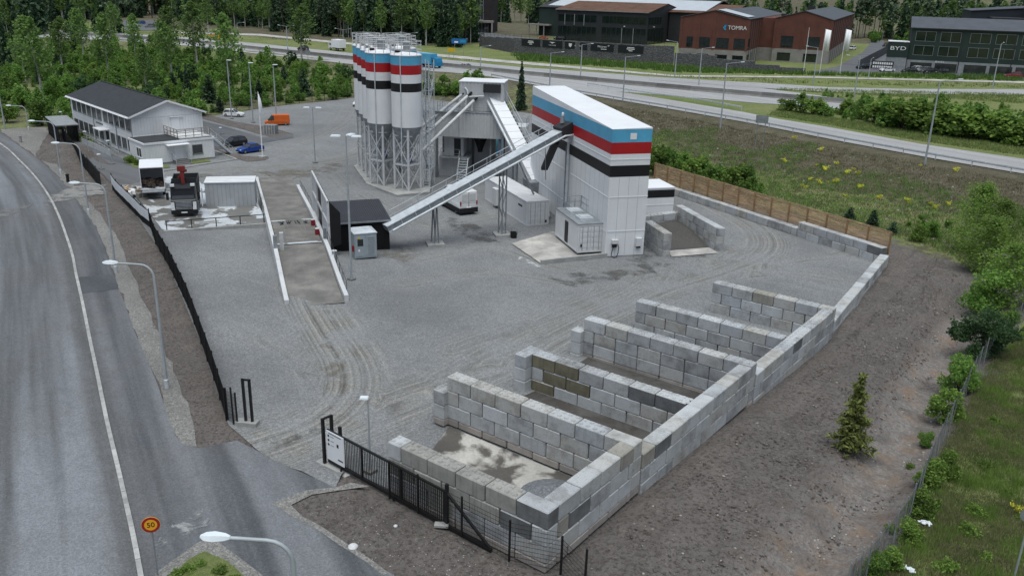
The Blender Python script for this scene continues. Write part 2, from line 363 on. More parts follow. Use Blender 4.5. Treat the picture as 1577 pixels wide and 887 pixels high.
# ------------------------------------------------------------------ terrain and ground sheets
def lines(stops):
    o = []
    for (a, b, s) in stops:
        n = max(1, round((b-a)/s)); o += [a+(b-a)*i/n for i in range(n)]
    return o+[stops[-1][1]]
def zone(x, y):
    d = sd(x, y) if y > 15 else 99
    g = s = st = 0.
    ng = noise.noise((x*.12, y*.12, 0))
    if x > 5 and y < 70:
        g = sm(9.2, 11.5, x+1.2*ng)*.95
        dd = abs(sd(x, y, DITCH)-.5); st = sm(2.6, .3, dd)
    if -75 < x < 60 and d < 44 and y > 52:
        s = max(s, sm(38, 31, d+4*ng)*.95); g = max(g, sm(38, 28, d)*sm(11, 24, d+6*ng)*.80+.25*sm(16, 8, d)*(ng > .05))
    if d < 0: g = max(g, .82+.2*ng); s = .7
    if x < -70 and y > 40:
        f = sm(20, 5, d) if y < 100 else 1
        g = max(g, .42+.3*ng); s = .9
    if x < -125: g = max(g, .5+.3*ng)
    if d < -45 and (x < -190 or d < -225): g = .25+.5*ng; s = .9
    return (max(0, min(1, g)), max(0, min(1, s)), max(0, min(1, st)), 1)
xs = lines([(-2600, -900, 170), (-900, -400, 50), (-400, -135, 15), (-135, -30, 3), (-30, 32, 1), (32, 130, 8), (130, 1500, 130)])
ys = lines([(-200, -25, 25), (-25, 70, 1), (70, 150, 2.5), (150, 400, 15), (400, 1000, 60), (1000, 4200, 320)])
vs = []; zc = []
for y in ys:
    for x in xs:
        z = h(x, y)
        if x > .6 and -20 < y < 75: z += .14*noise.noise((x*.8, y*.35, 3))+.10*noise.noise((x*2.1, y*1.1, 5))
        vs.append((x, y, z)); zc += zone(x, y)
nx = len(xs); fs = [(j*nx+i, j*nx+i+1, (j+1)*nx+i+1, (j+1)*nx+i) for j in range(len(ys)-1) for i in range(nx-1)]
me = bpy.data.meshes.new('ground'); me.from_pydata(vs, [], fs); me.polygons.foreach_set('use_smooth', [True]*len(fs)); me.materials.append(GM['terrain'])
at_ = me.color_attributes.new('zone', 'FLOAT_COLOR', 'POINT'); at_.data.foreach_set('color', zc)
ground = tag(link('ground', me), kind='structure')
from mathutils.geometry import delaunay_2d_cdt
def inside(poly, X, Y):
    r = np.zeros(X.shape, bool); n = len(poly)
    for i in range(n):
        (x1, y1), (x2, y2) = poly[i], poly[(i+1) % n]
        if y1 == y2: continue
        c = ((y1 > Y) != (y2 > Y)) & (X < (x2-x1)*(Y-y1)/(y2-y1)+x1); r ^= c
    return r
def densify(pl, step, jit=0, closed=True, seed=0):
    o = []; n = len(pl)
    for i in range(n if closed else n-1):
        a, b = pl[i], pl[(i+1) % n]; L = math.hypot(b[0]-a[0], b[1]-a[1]); k = max(1, int(L/step))
        for j in range(k): o.append((a[0]+(b[0]-a[0])*j/k, a[1]+(b[1]-a[1])*j/k))
    if not closed: o.append(pl[-1])
    if jit: o = [(x+jit*noise.noise((x*.6, y*.6, seed+1)), y+jit*noise.noise((x*.6, y*.6, seed+7))) for x, y in o]
    return o
def spline(pl, n=6, closed=False):
    o = []; m = len(pl)
    for i in range(m if closed else m-1):
        p = [pl[(i+k) % m] if closed else pl[max(0, min(m-1, i+k))] for k in (-1, 0, 1, 2)]
        for j in range(n):
            t = j/n
            o.append(tuple(.5*(2*p[1][c]+(p[2][c]-p[0][c])*t+(2*p[0][c]-5*p[1][c]+4*p[2][c]-p[3][c])*t*t+(3*p[1][c]-p[0][c]-3*p[2][c]+p[3][c])*t**3) for c in (0, 1)))
    if not closed: o.append(tuple(pl[-1][:2]))
    return o
def sheet(name, poly, m, dz=.03, step=1.5, jit=0, track=None, parent=None, kind='structure', zf=h, zn=None):
    bd = densify([P2(p) for p in poly], step, jit)
    a = np.array(bd); x0, y0 = a.min(0); x1, y1 = a.max(0)
    X, Y = np.meshgrid(np.arange(x0+step*.5, x1, step), np.arange(y0+step*.5, y1, step)); X = X.ravel(); Y = Y.ravel()
    k = inside(bd, X, Y); X, Y = X[k], Y[k]
    pts = [Vector(p) for p in bd]+[Vector((x, y)) for x, y in zip(X, Y)]
    n = len(bd); r = delaunay_2d_cdt(pts, [(i, (i+1) % n) for i in range(n)], [], 1, 1e-4)
    V = [(p.x, p.y, zf(p.x, p.y)+dz) for p in r[0]]
    F = []
    for f in r[2]:
        p = [r[0][i] for i in f]; ar = (p[1]-p[0]).cross(p[2]-p[0]); F.append(tuple(f) if ar > 0 else tuple(f[::-1]))
    me = bpy.data.meshes.new(name); me.from_pydata(V, [], F); me.polygons.foreach_set('use_smooth', [True]*len(F)); me.materials.append(m)
    if track:
        w = [track(x, y) for x, y, _ in V]
        for nm, i in (('trk', 0), ('acr', 1)):
            at = me.attributes.new(nm, 'FLOAT', 'POINT'); at.data.foreach_set('value', [q[i] for q in w])
    if m is GM['terrain']:
        zn = zn or ((.85, .5, 0, 1) if 'grass' in name else (0, 0, 0, 1)); at = me.color_attributes.new('zone', 'FLOAT_COLOR', 'POINT'); at.data.foreach_set('color', list(zn)*len(V))
    o = link(name, me, parent)
    if kind: o['kind'] = kind
    return o
def decal(name, poly, m, dz, fade=.6, step=.5):
    ring = [P2(p) for p in poly]; ring.append(ring[0])
    return sheet(name, poly, m, dz, step, .1, lambda x, y: (min(1, abs(near(x, y, ring)[0])/fade), 0))
def px(*pts, dz=0): return [P2(G(x, y, dz)) for x, y in pts]
def near(x, y, line):
    """signed distance across a line and distance along it"""
    best = 1e9; al = 0; run = 0; s = 1
    for (ax, ay), (bx_, by_) in zip(line[:-1], line[1:]):
        ux, uy = bx_-ax, by_-ay; L2 = ux*ux+uy*uy; t = ((x-ax)*ux+(y-ay)*uy)/L2; t = min(1, max(0, t))
        dx, dy = x-ax-t*ux, y-ay-t*uy; d = math.hypot(dx, dy)
        if d < best: best = d; al = run+t*math.sqrt(L2); s = 1 if ux*dy-uy*dx > 0 else -1
        run += math.sqrt(L2)
    return best*s, al
KERB = spline(px((-60, 192), (0, 222), (30, 248), (54.5, 273.6), (76, 304), (91, 334.5), (101.5, 362.5), (112, 395), (117, 422), (127, 466), (138, 521), (150, 577), (164, 646), (181, 718), (195, 779), (206, 829), (216, 882), (224, 930), (238, 1010)), 3)
PATHR = px((-60, 176), (0, 203), (13, 213), (36, 230), (63, 249), (85, 269), (104, 289), (114, 303), (132, 327), (150, 355), (162.5, 383), (175, 425), (193, 471), (210.6, 519), (228, 557), (243.6, 595), (259, 643), (270, 671), (281, 684), (306, 691), (334, 686), (365, 679))
GATE = px((400, 697), (417, 707), (489, 739), (517, 752))
LOW = px((492, 759), (456, 767), (420, 778), (464, 801), (520, 835), (573, 866), (612, 890), (680, 940), (640, 1000))
CAR_LEFT = [(KERB[-1][0]-3, KERB[-1][1]-14), (-60, -40), (-150, -10), (-190, 30), (KERB[0][0]-14, KERB[0][1]+4)]
road_poly = KERB+[(KERB[-1][0]+4, KERB[-1][1]-9)]+CAR_LEFT
sheet('road', road_poly, GM['road'], .03, 1.6, 0, lambda x, y: (lambda r: (r[1], abs(r[0])))(near(x, y, KERB)))
path_poly = KERB[::-1][:0]+KERB+px((245, 1000))+px((420, 1000))+LOW[::-1][1:]+GATE[::-1]+PATHR[::-1]
sheet('cycle_path', path_poly, GM['path'], .045, 1.2, 0, lambda x, y: (lambda r: (r[1], abs(r[0])))(near(x, y, KERB)))
# traffic island with grass between road and path
isl = px((323, 827), (350, 845), (400, 884), (450, 925), (470, 960), (232, 960), (240, 884), (275, 858), (300, 840))
sheet('path_edging', isl, GM['shoulder'], .075, .6, .1, lambda x, y: (0, x))
ig = px((318, 850), (345, 862), (378, 890), (400, 930), (262, 930), (262, 888), (290, 864))
sheet('grass_verge', ig, GM['terrain'], .1, .4, .15)
# gravel shoulders and dirt
shp = px((104, 291), (114, 303), (132, 327), (150, 355), (162.5, 383), (175, 425), (193, 471), (210.6, 519), (228, 557), (243.6, 595), (259, 643), (270, 671), (281, 684), (306, 689), (300, 655), (282, 610), (262, 560), (240, 505), (215, 450), (195, 400), (178, 362), (150, 325), (125, 300))
sheet('gravel_shoulder', shp, GM['shoulder'], .035, 1.2, .35, lambda x, y: (0, x))
shp2 = px((0, 200), (13, 211), (36, 228), (63, 247), (85, 267), (104, 288), (118, 290), (100, 268), (80, 245), (60, 228), (75, 205), (70, 196), (30, 198))
sheet('gravel_shoulder', shp2, GM['shoulder'], .035, 1.5, .4, lambda x, y: (0, x))
shp3 = px((420, 776), (470, 757), (517, 752), (540, 745), (570, 750), (520, 757), (480, 764), (448, 779), (466, 796), (530, 834), (600, 883), (592, 886), (520, 838), (464, 804))
sheet('gravel_shoulder', shp3, GM['shoulder'], .06, .8, .15, lambda x, y: (0, x))
sheet('asphalt_patch', px((121, 428), (176, 423), (183, 446), (127, 453)), asphalt_mat('patch_asphalt', (.062, .066, .073), (.085, .09, .1), (.08, .078, .075), 2), .06, .8, 0, lambda x, y: (x, y+5))
decal('lime_stain', px((270, 780), (320, 778), (340, 800), (325, 822), (270, 845), (225, 860), (225, 830), (255, 805)), decal_mat('lime_stain', (.36, .37, .375), (.26, .265, .27), 1.1, .47, .60), .075, .5, .3)
# the yard
TRACKS = []
def trk(w, wt, *pts): TRACKS.append((spline(px(*pts), 5), w, wt))
trk(3.2, .95, (470, 440), (490, 480), (515, 520), (540, 560), (545, 600), (520, 635), (470, 665), (400, 690))
trk(2.0, .8, (400, 695), (470, 668), (560, 632), (660, 598), (760, 570))
trk(3.4, .7, (430, 700), (520, 668), (640, 622), (780, 565), (900, 500), (1010, 450), (1120, 415), (1180, 385), (1165, 350), (1090, 310), (1030, 285))
trk(2.6, .6, (560, 640), (690, 580), (800, 520), (900, 470), (1010, 430), (1090, 415), (1135, 390))
trk(4.0, .75, (170, 290), (260, 272), (350, 262), (430, 258), (510, 250), (560, 235), (600, 200))
trk(2.5, .75, (418, 285), (405, 270), (360, 262)); trk(3., .6, (420, 290), (460, 270), (520, 262), (560, 262))
trk(2.5, .5, (640, 400), (760, 380), (860, 410), (960, 420), (1040, 410), (1120, 400)); trk(2.2, .5, (620, 440), (760, 420), (900, 440))
trk(3., .45, (430, 230), (480, 215), (530, 190), (545, 165)); trk(3, .4, (400, 250), (470, 235), (500, 260), (540, 300))
trk(2., .55, (1130, 420), (1230, 400), (1290, 395), (1330, 380)); trk(2.4, .5, (700, 540), (880, 480), (1050, 440), (1200, 420), (1290, 430))
trk(2., .4, (410, 520), (470, 560), (500, 620)); trk(2.5, .5, (560, 300), (640, 345), (700, 345), (760, 335))
def track_w(x, y):
    w = 0; ac = 0; bw = -1
    for ln, hw_, wt in TRACKS:
        d, al = near(x, y, ln); q = sm(hw_, hw_*.35, abs(d))*wt
        if q > bw: bw = q; ac = d
    return (max(0, bw), ac)
yard = px((517, 752), (489, 739), (400, 697), (352, 655), (310, 530), (262, 415), (240, 377), (205, 325), (180, 303), (172, 280), (150, 262), (125, 236), (108, 218), (100, 205), (118, 188), (215, 212), (300, 200), (298, 186), (318, 181), (345, 177), (420, 165), (500, 157), (548, 151), (640, 150), (770, 168), (830, 178))
yard += [(-37, 73), (-30, 68.4), (-11, 60.6), (-2.6, 57.4), (-.7, 44), (-.3, 35), (-.4, .6), (-12, .4)]
sheet('gravel_yard', yard, GM['gravel'], .05, 1.0, .0, track_w)
DK = decal_mat('damp_gravel', (.085, .082, .078), (.12, .116, .11), .55, .42, .62, .6, .75); PL = decal_mat('cement_spill', (.52, .54, .55), (.36, .37, .37), 1.2, .40, .56); BR = decal_mat('brown_dust', (.21, .19, .155), (.15, .135, .11), .5, .40, .62, .9, .7); GY = decal_mat('pale_gravel_dust', (.31, .31, .30), (.24, .24, .235), .5, .40, .62, .9, .7)
for m, dz, fd, pl in ((DK, .075, 1.5, ((830, 425), (900, 412), (1000, 410), (1080, 402), (1100, 412), (990, 432), (880, 450), (840, 445))), (DK, .077, 1.5, ((690, 330), (750, 345), (790, 372), (770, 390), (700, 370), (660, 345))), (DK, .079, 1.2, ((380, 690), (450, 658), (560, 625), (640, 600), (650, 612), (560, 650), (470, 690), (420, 715))), (DK, .076, 1.5, ((960, 350), (1000, 340), (1120, 395), (1010, 425), (940, 412))),
    (PL, .08, .5, ((788, 390), (812, 396), (842, 410), (838, 418), (812, 412), (790, 402))), (BR, .081, 1.8, ((475, 520), (520, 505), (560, 545), (580, 600), (540, 640), (490, 650), (480, 590))), (BR, .082, 2., ((560, 372), (640, 378), (700, 390), (640, 412), (560, 405))), (BR, .083, 2.5, ((180, 285), (260, 268), (380, 262), (470, 256), (540, 240), (560, 262), (430, 290), (380, 272), (260, 284))),
    (GY, .084, 2., ((465, 470), (520, 470), (560, 520), (620, 570), (600, 610), (560, 560), (490, 520))), (GY, .085, 2.5, ((880, 480), (1010, 445), (1120, 428), (1230, 410), (1180, 440), (1000, 485), (900, 510))), (GY, .086, 2.5, ((1060, 310), (1110, 318), (1190, 360), (1200, 395), (1150, 420), (1160, 380), (1110, 340))), (BR, .087, 1.5, ((390, 705), (460, 668), (560, 636), (700, 585), (720, 596), (600, 650), (500, 690), (440, 720)))):
    decal('ground_stain', px(*pl), m, dz, fd, .8)
# asphalt lane and walk beside the office
lane = px((298, 184), (340, 194), (405, 213), (452, 207), (452, 213), (400, 222), (330, 232), (310, 215))
# planted strips and dirt in the parking area
sheet('dirt_strip', px((300, 180), (322, 178), (360, 188), (420, 198), (450, 207), (420, 213), (385, 203), (330, 189)), GM['terrain'], .09, 1.2, .15)
sheet('dirt_strip', px((333, 231), (375, 241), (415, 244), (408, 248), (380, 250), (366, 246)), GM['terrain'], .09, 1.2, .1)
DUST = decal_mat('pale_dust', (.30, .295, .285), (.22, .215, .205), .8, .28, .5)
decal('dust_track', px((64, 316), (72, 302), (104, 288), (135, 284), (170, 283), (172, 301), (150, 303), (118, 309), (86, 316), (66, 324)), DUST, .09, 1.0, .6)
decal('dust_track', px((-40, 330), (0, 320), (40, 311), (74, 301), (82, 313), (45, 328), (0, 352), (-40, 375)), decal_mat('road_dust', (.25, .25, .245), (.18, .18, .18), .7, .36, .6), .06, 1.6, .7)
sheet('dirt_strip', px((138, 240), (150, 250), (170, 256), (165, 250), (140, 235)), GM['terrain'], .09, 1.2, .1)
# ------------------------------------------------------------------ concrete block walls
def block_mat():
    t = NT('cast_block'); oi = t.n.new('ShaderNodeObjectInfo'); tc = t.n.new('ShaderNodeTexCoord')
    wn = t.n.new('ShaderNodeTexWhiteNoise'); wn.noise_dimensions = '1D'; t.l.new(oi.outputs['Random'], wn.inputs['W'])
    cr = t.n.new('ShaderNodeValToRGB'); cr.color_ramp.interpolation = 'CONSTANT'
    cols = [(0, (0.407, 0.418, 0.418)), (.16, (0.339, 0.35, 0.362)), (.34, (0.435, 0.429, 0.412)), (.5, (0.373, 0.39, 0.407)), (.62, (0.401, 0.39, 0.362)), (.74, (0.311, 0.316, 0.322)), (.84, (0.475, 0.492, 0.503)), (.965, (0.249, 0.254, 0.26))]
    e = cr.color_ramp.elements
    while len(e) < len(cols): e.new(.5)
    for i, (p, c) in enumerate(cols): e[i].position = p; e[i].color = (*c, 1)
    t.l.new(wn.outputs['Value'], cr.inputs['Fac'])
    ad = t.n.new('ShaderNodeVectorMath'); ad.operation = 'ADD'; t.l.new(tc.outputs['Object'], ad.inputs[0])
    sc = t.n.new('ShaderNodeVectorMath'); sc.operation = 'SCALE'; sc.inputs['Scale'].default_value = 60; t.l.new(wn.outputs['Color'], sc.inputs[0]); t.l.new(sc.outputs[0], ad.inputs[1])
    p = ad.outputs[0]
    n1 = t.noise(1.1, 6, p, .62); n2 = t.noise(4., 5, p, .7); n3 = t.noise(17, 3, p, .7)
    col = t.mix(t.map(n1, .42, .68, 0, .6), cr.outputs[0], (.47, .49, .51)); col = t.mix(t.map(n1, .50, .30, 0, .55), col, (.15, .15, .145))
    col = t.mix(t.map(n2, .55, .75, 0, .5), col, (.16, .155, .14)); col = t.mix(1., col, t.mix(t.map(n3, .3, .7), (.82,)*3, (1.12,)*3), 'MULTIPLY')
    st = t.noise(1.6, 4, t.scaled(2.2, 2.2, .3, p), .6); wsel = t.math('GREATER_THAN', oi.outputs['Random'], .85)
    col = t.mix(t.math('MULTIPLY', wsel, t.map(st, .5, .75, 0, .45)), col, (.13, .125, .105))
    return t.done(col, .88, n2, .35, .03)
BLK = block_mat()
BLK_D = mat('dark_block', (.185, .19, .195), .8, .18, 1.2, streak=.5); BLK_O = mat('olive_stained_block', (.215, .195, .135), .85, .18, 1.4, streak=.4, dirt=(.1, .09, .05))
BLK_S = mat('streaked_block', (.36, .355, .33), .88, .12, 1.2, bump=.2, streak=.6, dirt=(.28, .26, .22), rnd=.12); BLK_P = mat('footing_block', (.40, .365, .335), .88, .14, 1., bump=.2, rnd=.15); BLK_T = mat('tan_block', (.35, .335, .295), .85, .15, 1.2, streak=.5); BLK_W = mat('pale_block', (.50, .52, .53), .85, .12, 1.2)
_bm = {}
def block_mesh(L, stud, hgt=.8):
    k = (round(L, 2), stud, hgt)
    if k in _bm: return _bm[k]
    b = MB(); g = .022; c = .045
    x, y, z = L/2-g, .4-.006, hgt-.006
    # chamfered vertical and horizontal edges
    b.add([(-x+c, -y, c), (x-c, -y, c), (x, -y+c, c), (x, y-c, c), (x-c, y, c), (-x+c, y, c), (-x, y-c, c), (-x, -y+c, c),
           (-x+c, -y, z-c), (x-c, -y, z-c), (x, -y+c, z-c), (x, y-c, z-c), (x-c, y, z-c), (-x+c, y, z-c), (-x, y-c, z-c), (-x, -y+c, z-c),
           (-x+c, -y+c, z), (x-c, -y+c, z), (x-c, y-c, z), (-x+c, y-c, z), (-x+c, -y+c, 0), (x-c, -y+c, 0), (x-c, y-c, 0), (-x+c, y-c, 0)],
          [(i, (i+1) % 8, 8+(i+1) % 8, 8+i) for i in range(8)]+[(16, 17, 18, 19), (8, 9, 17, 16), (10, 11, 18, 17), (12, 13, 19, 18), (14, 15, 16, 19), (9, 10, 17), (11, 12, 18), (13, 14, 19), (15, 8, 16),
           (23, 22, 21, 20), (1, 0, 20, 21), (3, 2, 21, 22), (5, 4, 22, 23), (7, 6, 23, 20), (2, 1, 21), (4, 3, 22), (6, 5, 23), (0, 7, 20)])
    if stud:
        for i in range(max(1, round(L/.4))):
            for j in (-1, 1): b.box((-L/2+.2+.4*i, j*.2, z+.018), (.23, .23, .07), 0, .62)
    _bm[k] = b.mesh('block', BLK); return _bm[k]
bcount = 0
def put_block(par, p, L, rz, stud=False, m=None, hgt=.8, nm='block'):
    global bcount; bcount += 1; rr = random.Random(bcount)
    me = block_mesh(L, stud, hgt)
    o = link(nm, me, par, (p[0]+rr.uniform(-.012, .012), p[1]+rr.uniform(-.018, .018), p[2]), rz+rr.uniform(-.004, .004))
    if m:
        me2 = _bm.get((id(me), m.name))
        if not me2:
            me2 = me.copy(); me2.materials[0] = m; _bm[(id(me), m.name)] = me2
            if m in (BLK_D, BLK_O):      # this material on the sides only, upward faces take the common block material
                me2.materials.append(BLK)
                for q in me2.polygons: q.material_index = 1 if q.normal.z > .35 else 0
        o.data = me2
    return o
def row(par, L, z, phase=0, stud=None, special=None, hgt=.8, x0=0, nm='block'):
    """course of blocks along local +x from x0; phase: length of the first block"""
    x = x0; i = 0; end = x0+L
    while x < end-.15:
        l = phase if (i == 0 and phase) else 1.6
        l = min(l, end-x)
        if end-x-l < .3: l = end-x
        put_block(par, (x+l/2, 0, z), l, 0, (stud(x+l/2) if callable(stud) else bool(stud)), (special or {}).get(i), hgt, nm)
        x += l; i += 1
def block_wall(label, a, b, ztop, courses, stud=True, phases=(0, .8, 0, .8), special={}, foot=None, group='walls of cast concrete blocks'):
    """wall whose centre line runs a -> b; top course first"""
    d = Vector((b[0]-a[0], b[1]-a[1])); rz = math.atan2(d.y, d.x)
    t = thing('block_wall', label, 'block wall', (a[0], a[1], ztop-.8*courses), rz, group)
    for k in range(courses): row(t, d.length, .8*(courses-1-k), phases[k % len(phases)], stud if k == 0 else None, special.get(k))
    if foot: row(t, d.length, -foot, .8, None, {i: BLK_P for i in range(40)}, foot, 0, 'footing')
    return t
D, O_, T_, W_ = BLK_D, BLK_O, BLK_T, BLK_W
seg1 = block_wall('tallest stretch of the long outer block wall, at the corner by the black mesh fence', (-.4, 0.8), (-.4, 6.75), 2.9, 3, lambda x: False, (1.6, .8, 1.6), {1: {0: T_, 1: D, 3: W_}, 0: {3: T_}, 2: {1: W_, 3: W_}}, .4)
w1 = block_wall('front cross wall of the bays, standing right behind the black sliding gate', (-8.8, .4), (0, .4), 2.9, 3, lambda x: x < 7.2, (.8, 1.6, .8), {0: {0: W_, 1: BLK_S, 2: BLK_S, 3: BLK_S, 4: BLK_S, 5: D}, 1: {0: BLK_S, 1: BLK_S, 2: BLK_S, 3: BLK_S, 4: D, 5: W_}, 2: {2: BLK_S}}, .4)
w2 = block_wall('cross wall behind the front bay with its white stained slab', (-11.23, 7.16), (0, 7.16), 2.9, 3, lambda x: x < 9.2, (0, .8, 0), {}, .4)
for k in range(2): put_block(w2, (-.28, -.35, .8*k), .8, 0, k == 1, None)
put_block(w2, (-.28, -.35, -.4), .8, 0, False, BLK_P, .4, 'footing')
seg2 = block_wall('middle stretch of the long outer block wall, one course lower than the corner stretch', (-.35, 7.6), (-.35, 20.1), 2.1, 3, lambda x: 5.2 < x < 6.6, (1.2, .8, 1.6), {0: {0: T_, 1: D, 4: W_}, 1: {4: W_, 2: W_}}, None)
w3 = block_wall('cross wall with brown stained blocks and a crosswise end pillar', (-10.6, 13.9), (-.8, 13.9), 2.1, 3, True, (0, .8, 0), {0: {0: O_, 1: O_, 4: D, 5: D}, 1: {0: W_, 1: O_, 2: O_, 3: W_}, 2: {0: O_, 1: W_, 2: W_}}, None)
for k in range(3): put_block(w3, (-.4, -.25, .8*k), 1.6, math.pi/2, k == 2, W_ if k < 2 else None)
w4 = block_wall('cross wall with a lower end pillar of three blocks, fourth bay wall from the gate', (-11.36, 20.6), (0, 20.6), 2.1, 3, True, (0, 0.001+.8, 0.4+.4), {1: {}, 2: {1: W_}}, .4)
for k in range(2): put_block(w4, (-.3, -.45, .8*k), .8, 0, k == 1, W_)
put_block(w4, (-.3, -.45, -.6), .8, 0, False, None, .6)
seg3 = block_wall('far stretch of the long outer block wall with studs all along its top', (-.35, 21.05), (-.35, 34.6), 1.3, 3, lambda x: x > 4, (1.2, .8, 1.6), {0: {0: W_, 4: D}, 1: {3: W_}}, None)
w5 = block_wall('cross wall of grey blocks with bluish white ones in its second course', (-11.5, 27.65), (-.8, 27.65), 1.3, 3, True, (0, .8, 0), {1: {3: W_, 5: W_}}, None)
w6 = block_wall('last cross wall of the bays, farthest from the sliding gate', (-9.1, 35.1), (0, 35.1), 1.3, 3, True, (0, .8, 0), {0: {2: T_}, 1: {3: W_}}, None)
low = block_wall('long low pale block wall running on from the bays to the corner with the timber fence', (-.6, 35.6), (-2.2, 56.4), -.1, 2, False, (1.6, .8), {0: {i: W_ for i in range(0, 20, 2)}, 1: {}}, None, 'low block walls round the yard')
FA, FB, FC = Vector((-2.4, 57.0)), Vector((-11.6, 60.9)), Vector((-34.0, 70.6))
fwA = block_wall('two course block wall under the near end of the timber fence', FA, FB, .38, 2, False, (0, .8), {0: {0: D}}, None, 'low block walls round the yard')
fwB = block_wall('single course block wall under the far part of the timber fence', FB, FC, -.3, 1, False, (.8, 0), {}, .4, 'low block walls round the yard')
# small bay behind the striped tower
bb = [Vector(G(1020, 397)[:2]), Vector(G(994, 372)[:2]), Vector(G(1050, 352)[:2]), Vector(G(1108, 388)[:2])]
ex, ey = Vector((-.793, .609)), Vector((.609, .793))
b0 = Vector(bb[0]); bA = block_wall('left side wall of the small bay beside the striped tower', b0+ey*.4+ex*4.6, b0+ey*.4, 1.15, 3, True, (0, .8, 0), {}, None, 'walls of the small gravel bay')
b3 = Vector(bb[3]); bB = block_wall('right side wall of the small gravel bay, ending in a three block pillar', b3+ex*9.2, b3, 1.15, 3, False, (.8, 0, .8), {}, None, 'walls of the small gravel bay')
p0 = b0+ey*.8+ex*8.4; p1 = b3+ex*8.9-ey*.4
bC = block_wall('back wall of the small gravel bay below the white shed with a black band', p0, p1, .55, 2, True, (0, .8), {}, None, 'walls of the small gravel bay')
fl = [P2(b0+ey*.9), P2(b3-ey*.45), P2(b3+ex*8.4-ey*.45), P2(b0+ex*8.4+ey*.9)]
sheet('bay_floor', [P2(b0+ey*.9-ex*.2), P2(b3-ey*.45-ex*.6), P2(b3+ex*2.2-ey*.45), P2(b0+ex*1.6+ey*.9)], GM['slab'], .12, .6, .06)
tag(sheet('gravel_heap', [P2(b0+ey*.85+ex*1.6), P2(b3+ex*1.2-ey*.45), P2(b3+ex*8.6-ey*.45), P2(b0+ex*8.2+ey*.85)], gravel_mat('dark_gravel', (.085, .08, .075), (.085, .08, .075), grain=.35), .16, .5, 0, lambda x, y: (0, 0), kind='stuff', zf=lambda x, y: h(x, y)+.7*sm(1.5, 7, (Vector((x, y))-b0).dot(ex))), 'dark gravel spread inside the small bay beside the striped tower', 'gravel')
# floors of the bays
sheet('bay_floor', [(-8.6, .85), (-.9, .85), (-.9, 6.7), (-11, 6.7)], GM['bayfloor'], .09, .5, .03)
sheet('bay_floor', [(-10.7, 7.7), (-.85, 7.7), (-.85, 13.4), (-10.2, 13.4)], GM['darkfloor'], .085, .8, .05)
sheet('bay_floor', [(-10.4, 14.4), (-.85, 14.4), (-.85, 20.1), (-10.8, 20.1)], GM['darkfloor'], .085, .8, .05)
sheet('bay_floor', [(-11, 21.1), (-.85, 21.1), (-.85, 27.1), (-11, 27.1)], GM['darkfloor'], .085, .8, .05)
hpp = G(850, 757, .4); hp = MB(); hp.lathe((hpp.x, hpp.y, .1), [(.0, .55), (.35, .5), (.8, .33), (1.2, .14), (1.6, .0)], 26)
o = hp.build('gravel_pile', gravel_mat('grey_chippings', (.16, .17, .185), (.16, .17, .185), grain=.55), smooth=True); tag(o, 'small pile of grey chippings in the front corner bay', 'gravel pile', kind='stuff')
sv = []
# ------------------------------------------------------------------ timber fence on the far block wall
def timber_fence():
    d = (FC-FA); L = d.length; rz = math.atan2(d.y, d.x); fz = -.42
    t = thing('timber_fence', 'horizontal slatted larch fence on the block wall below the grassy bank', 'timber fence', (FA.x+.18, FA.y+.62, fz), rz)
    n = 14; w = L/n; H = 2.15
    pm = MB().box((0, 0, H/2), (.13, .13, H)).mesh('post', MT['timberd'])
    sl_ = MB().box((0, 0, 0), (w-.02, .032, .098)).mesh('slat', MT['timber'])
    for i in range(n+1): link('post', pm, t, (i*w, 0, 0))
    for i in range(n):
        for k in range(15):
            link('slat', sl_, t, ((i+.5)*w, -.085, .14+k*.142))
    link('brace', MB().bar((.1, -.05, .1), (.85, -.9, 0), .09).bar((.05, -.05, 1.2), (.75, -.85, .15), .09).mesh('brace', MT['timberd']), t)
timber_fence()
# ------------------------------------------------------------------ black fence along the road
WIRE = MT['wire']; MESHBLK = mat('black_mesh_cloth', (.012, .012, .013), .8, .25, 3)
BANNER = mat('white_banner', (.66, .69, .73), .6, .07, .6)
def wire_panel(L, H, nv, nh, r=.006):
    b = MB()
    for i in range(nv+1): x = L*i/nv; b.box((x, 0, H/2+.06), (r*.5, r*.5, H))
    for j in range(nh+1): z = .06+H*j/nh; b.box((L/2, .008, z), (L, r*1.3, r*1.3))
    return b
_wm = {}
def mesh_fence(label, pts, H=1.75, cloth=True, span=2.5, banner=None, wire_r=.007, nv=36, nh=8, group='black mesh fence along the road', mname='mesh_fence', post_h=None):
    run = densify([P2(p) for p in pts], span, closed=False); base = run[0]
    # even spacing
    t = thing(mname, label, 'mesh fence', (base[0], base[1], h(*base)), 0, group); zb = h(*base)
    pm = MB().box((0, 0, (post_h or H+.2)/2), (.07, .07, post_h or H+.2)).mesh('post', WIRE)
    for i, p in enumerate(run):
        z = h(*p); link('post', pm, t, (p[0]-base[0], p[1]-base[1], z-zb), 0)
        if i+1 < len(run):
            q = run[i+1]; L = math.hypot(q[0]-p[0], q[1]-p[1]); a = math.atan2(q[1]-p[1], q[0]-p[0]); k = (round(L, 1), H, nv, nh)
            if k not in _wm: _wm[k] = wire_panel(round(L, 1), H, nv, nh, wire_r).mesh('mesh_panel', WIRE)
            o = link('mesh_panel', _wm[k], t, (p[0]-base[0], p[1]-base[1], z-zb), a); o['kind'] = 'stuff'
            if cloth: link('screen_cloth', MB().box((L/2, .03, H*.5+.02), (L-.08, .012, H-.05)).mesh('screen_cloth', MESHBLK), t, (p[0]-base[0], p[1]-base[1], z-zb), a)
            if banner: link('banner', MB().box((L/2, -.06, banner[0]), (L, .02, banner[1])).mesh('banner', BANNER), t, (p[0]-base[0], p[1]-base[1], z-zb), a)
    return t
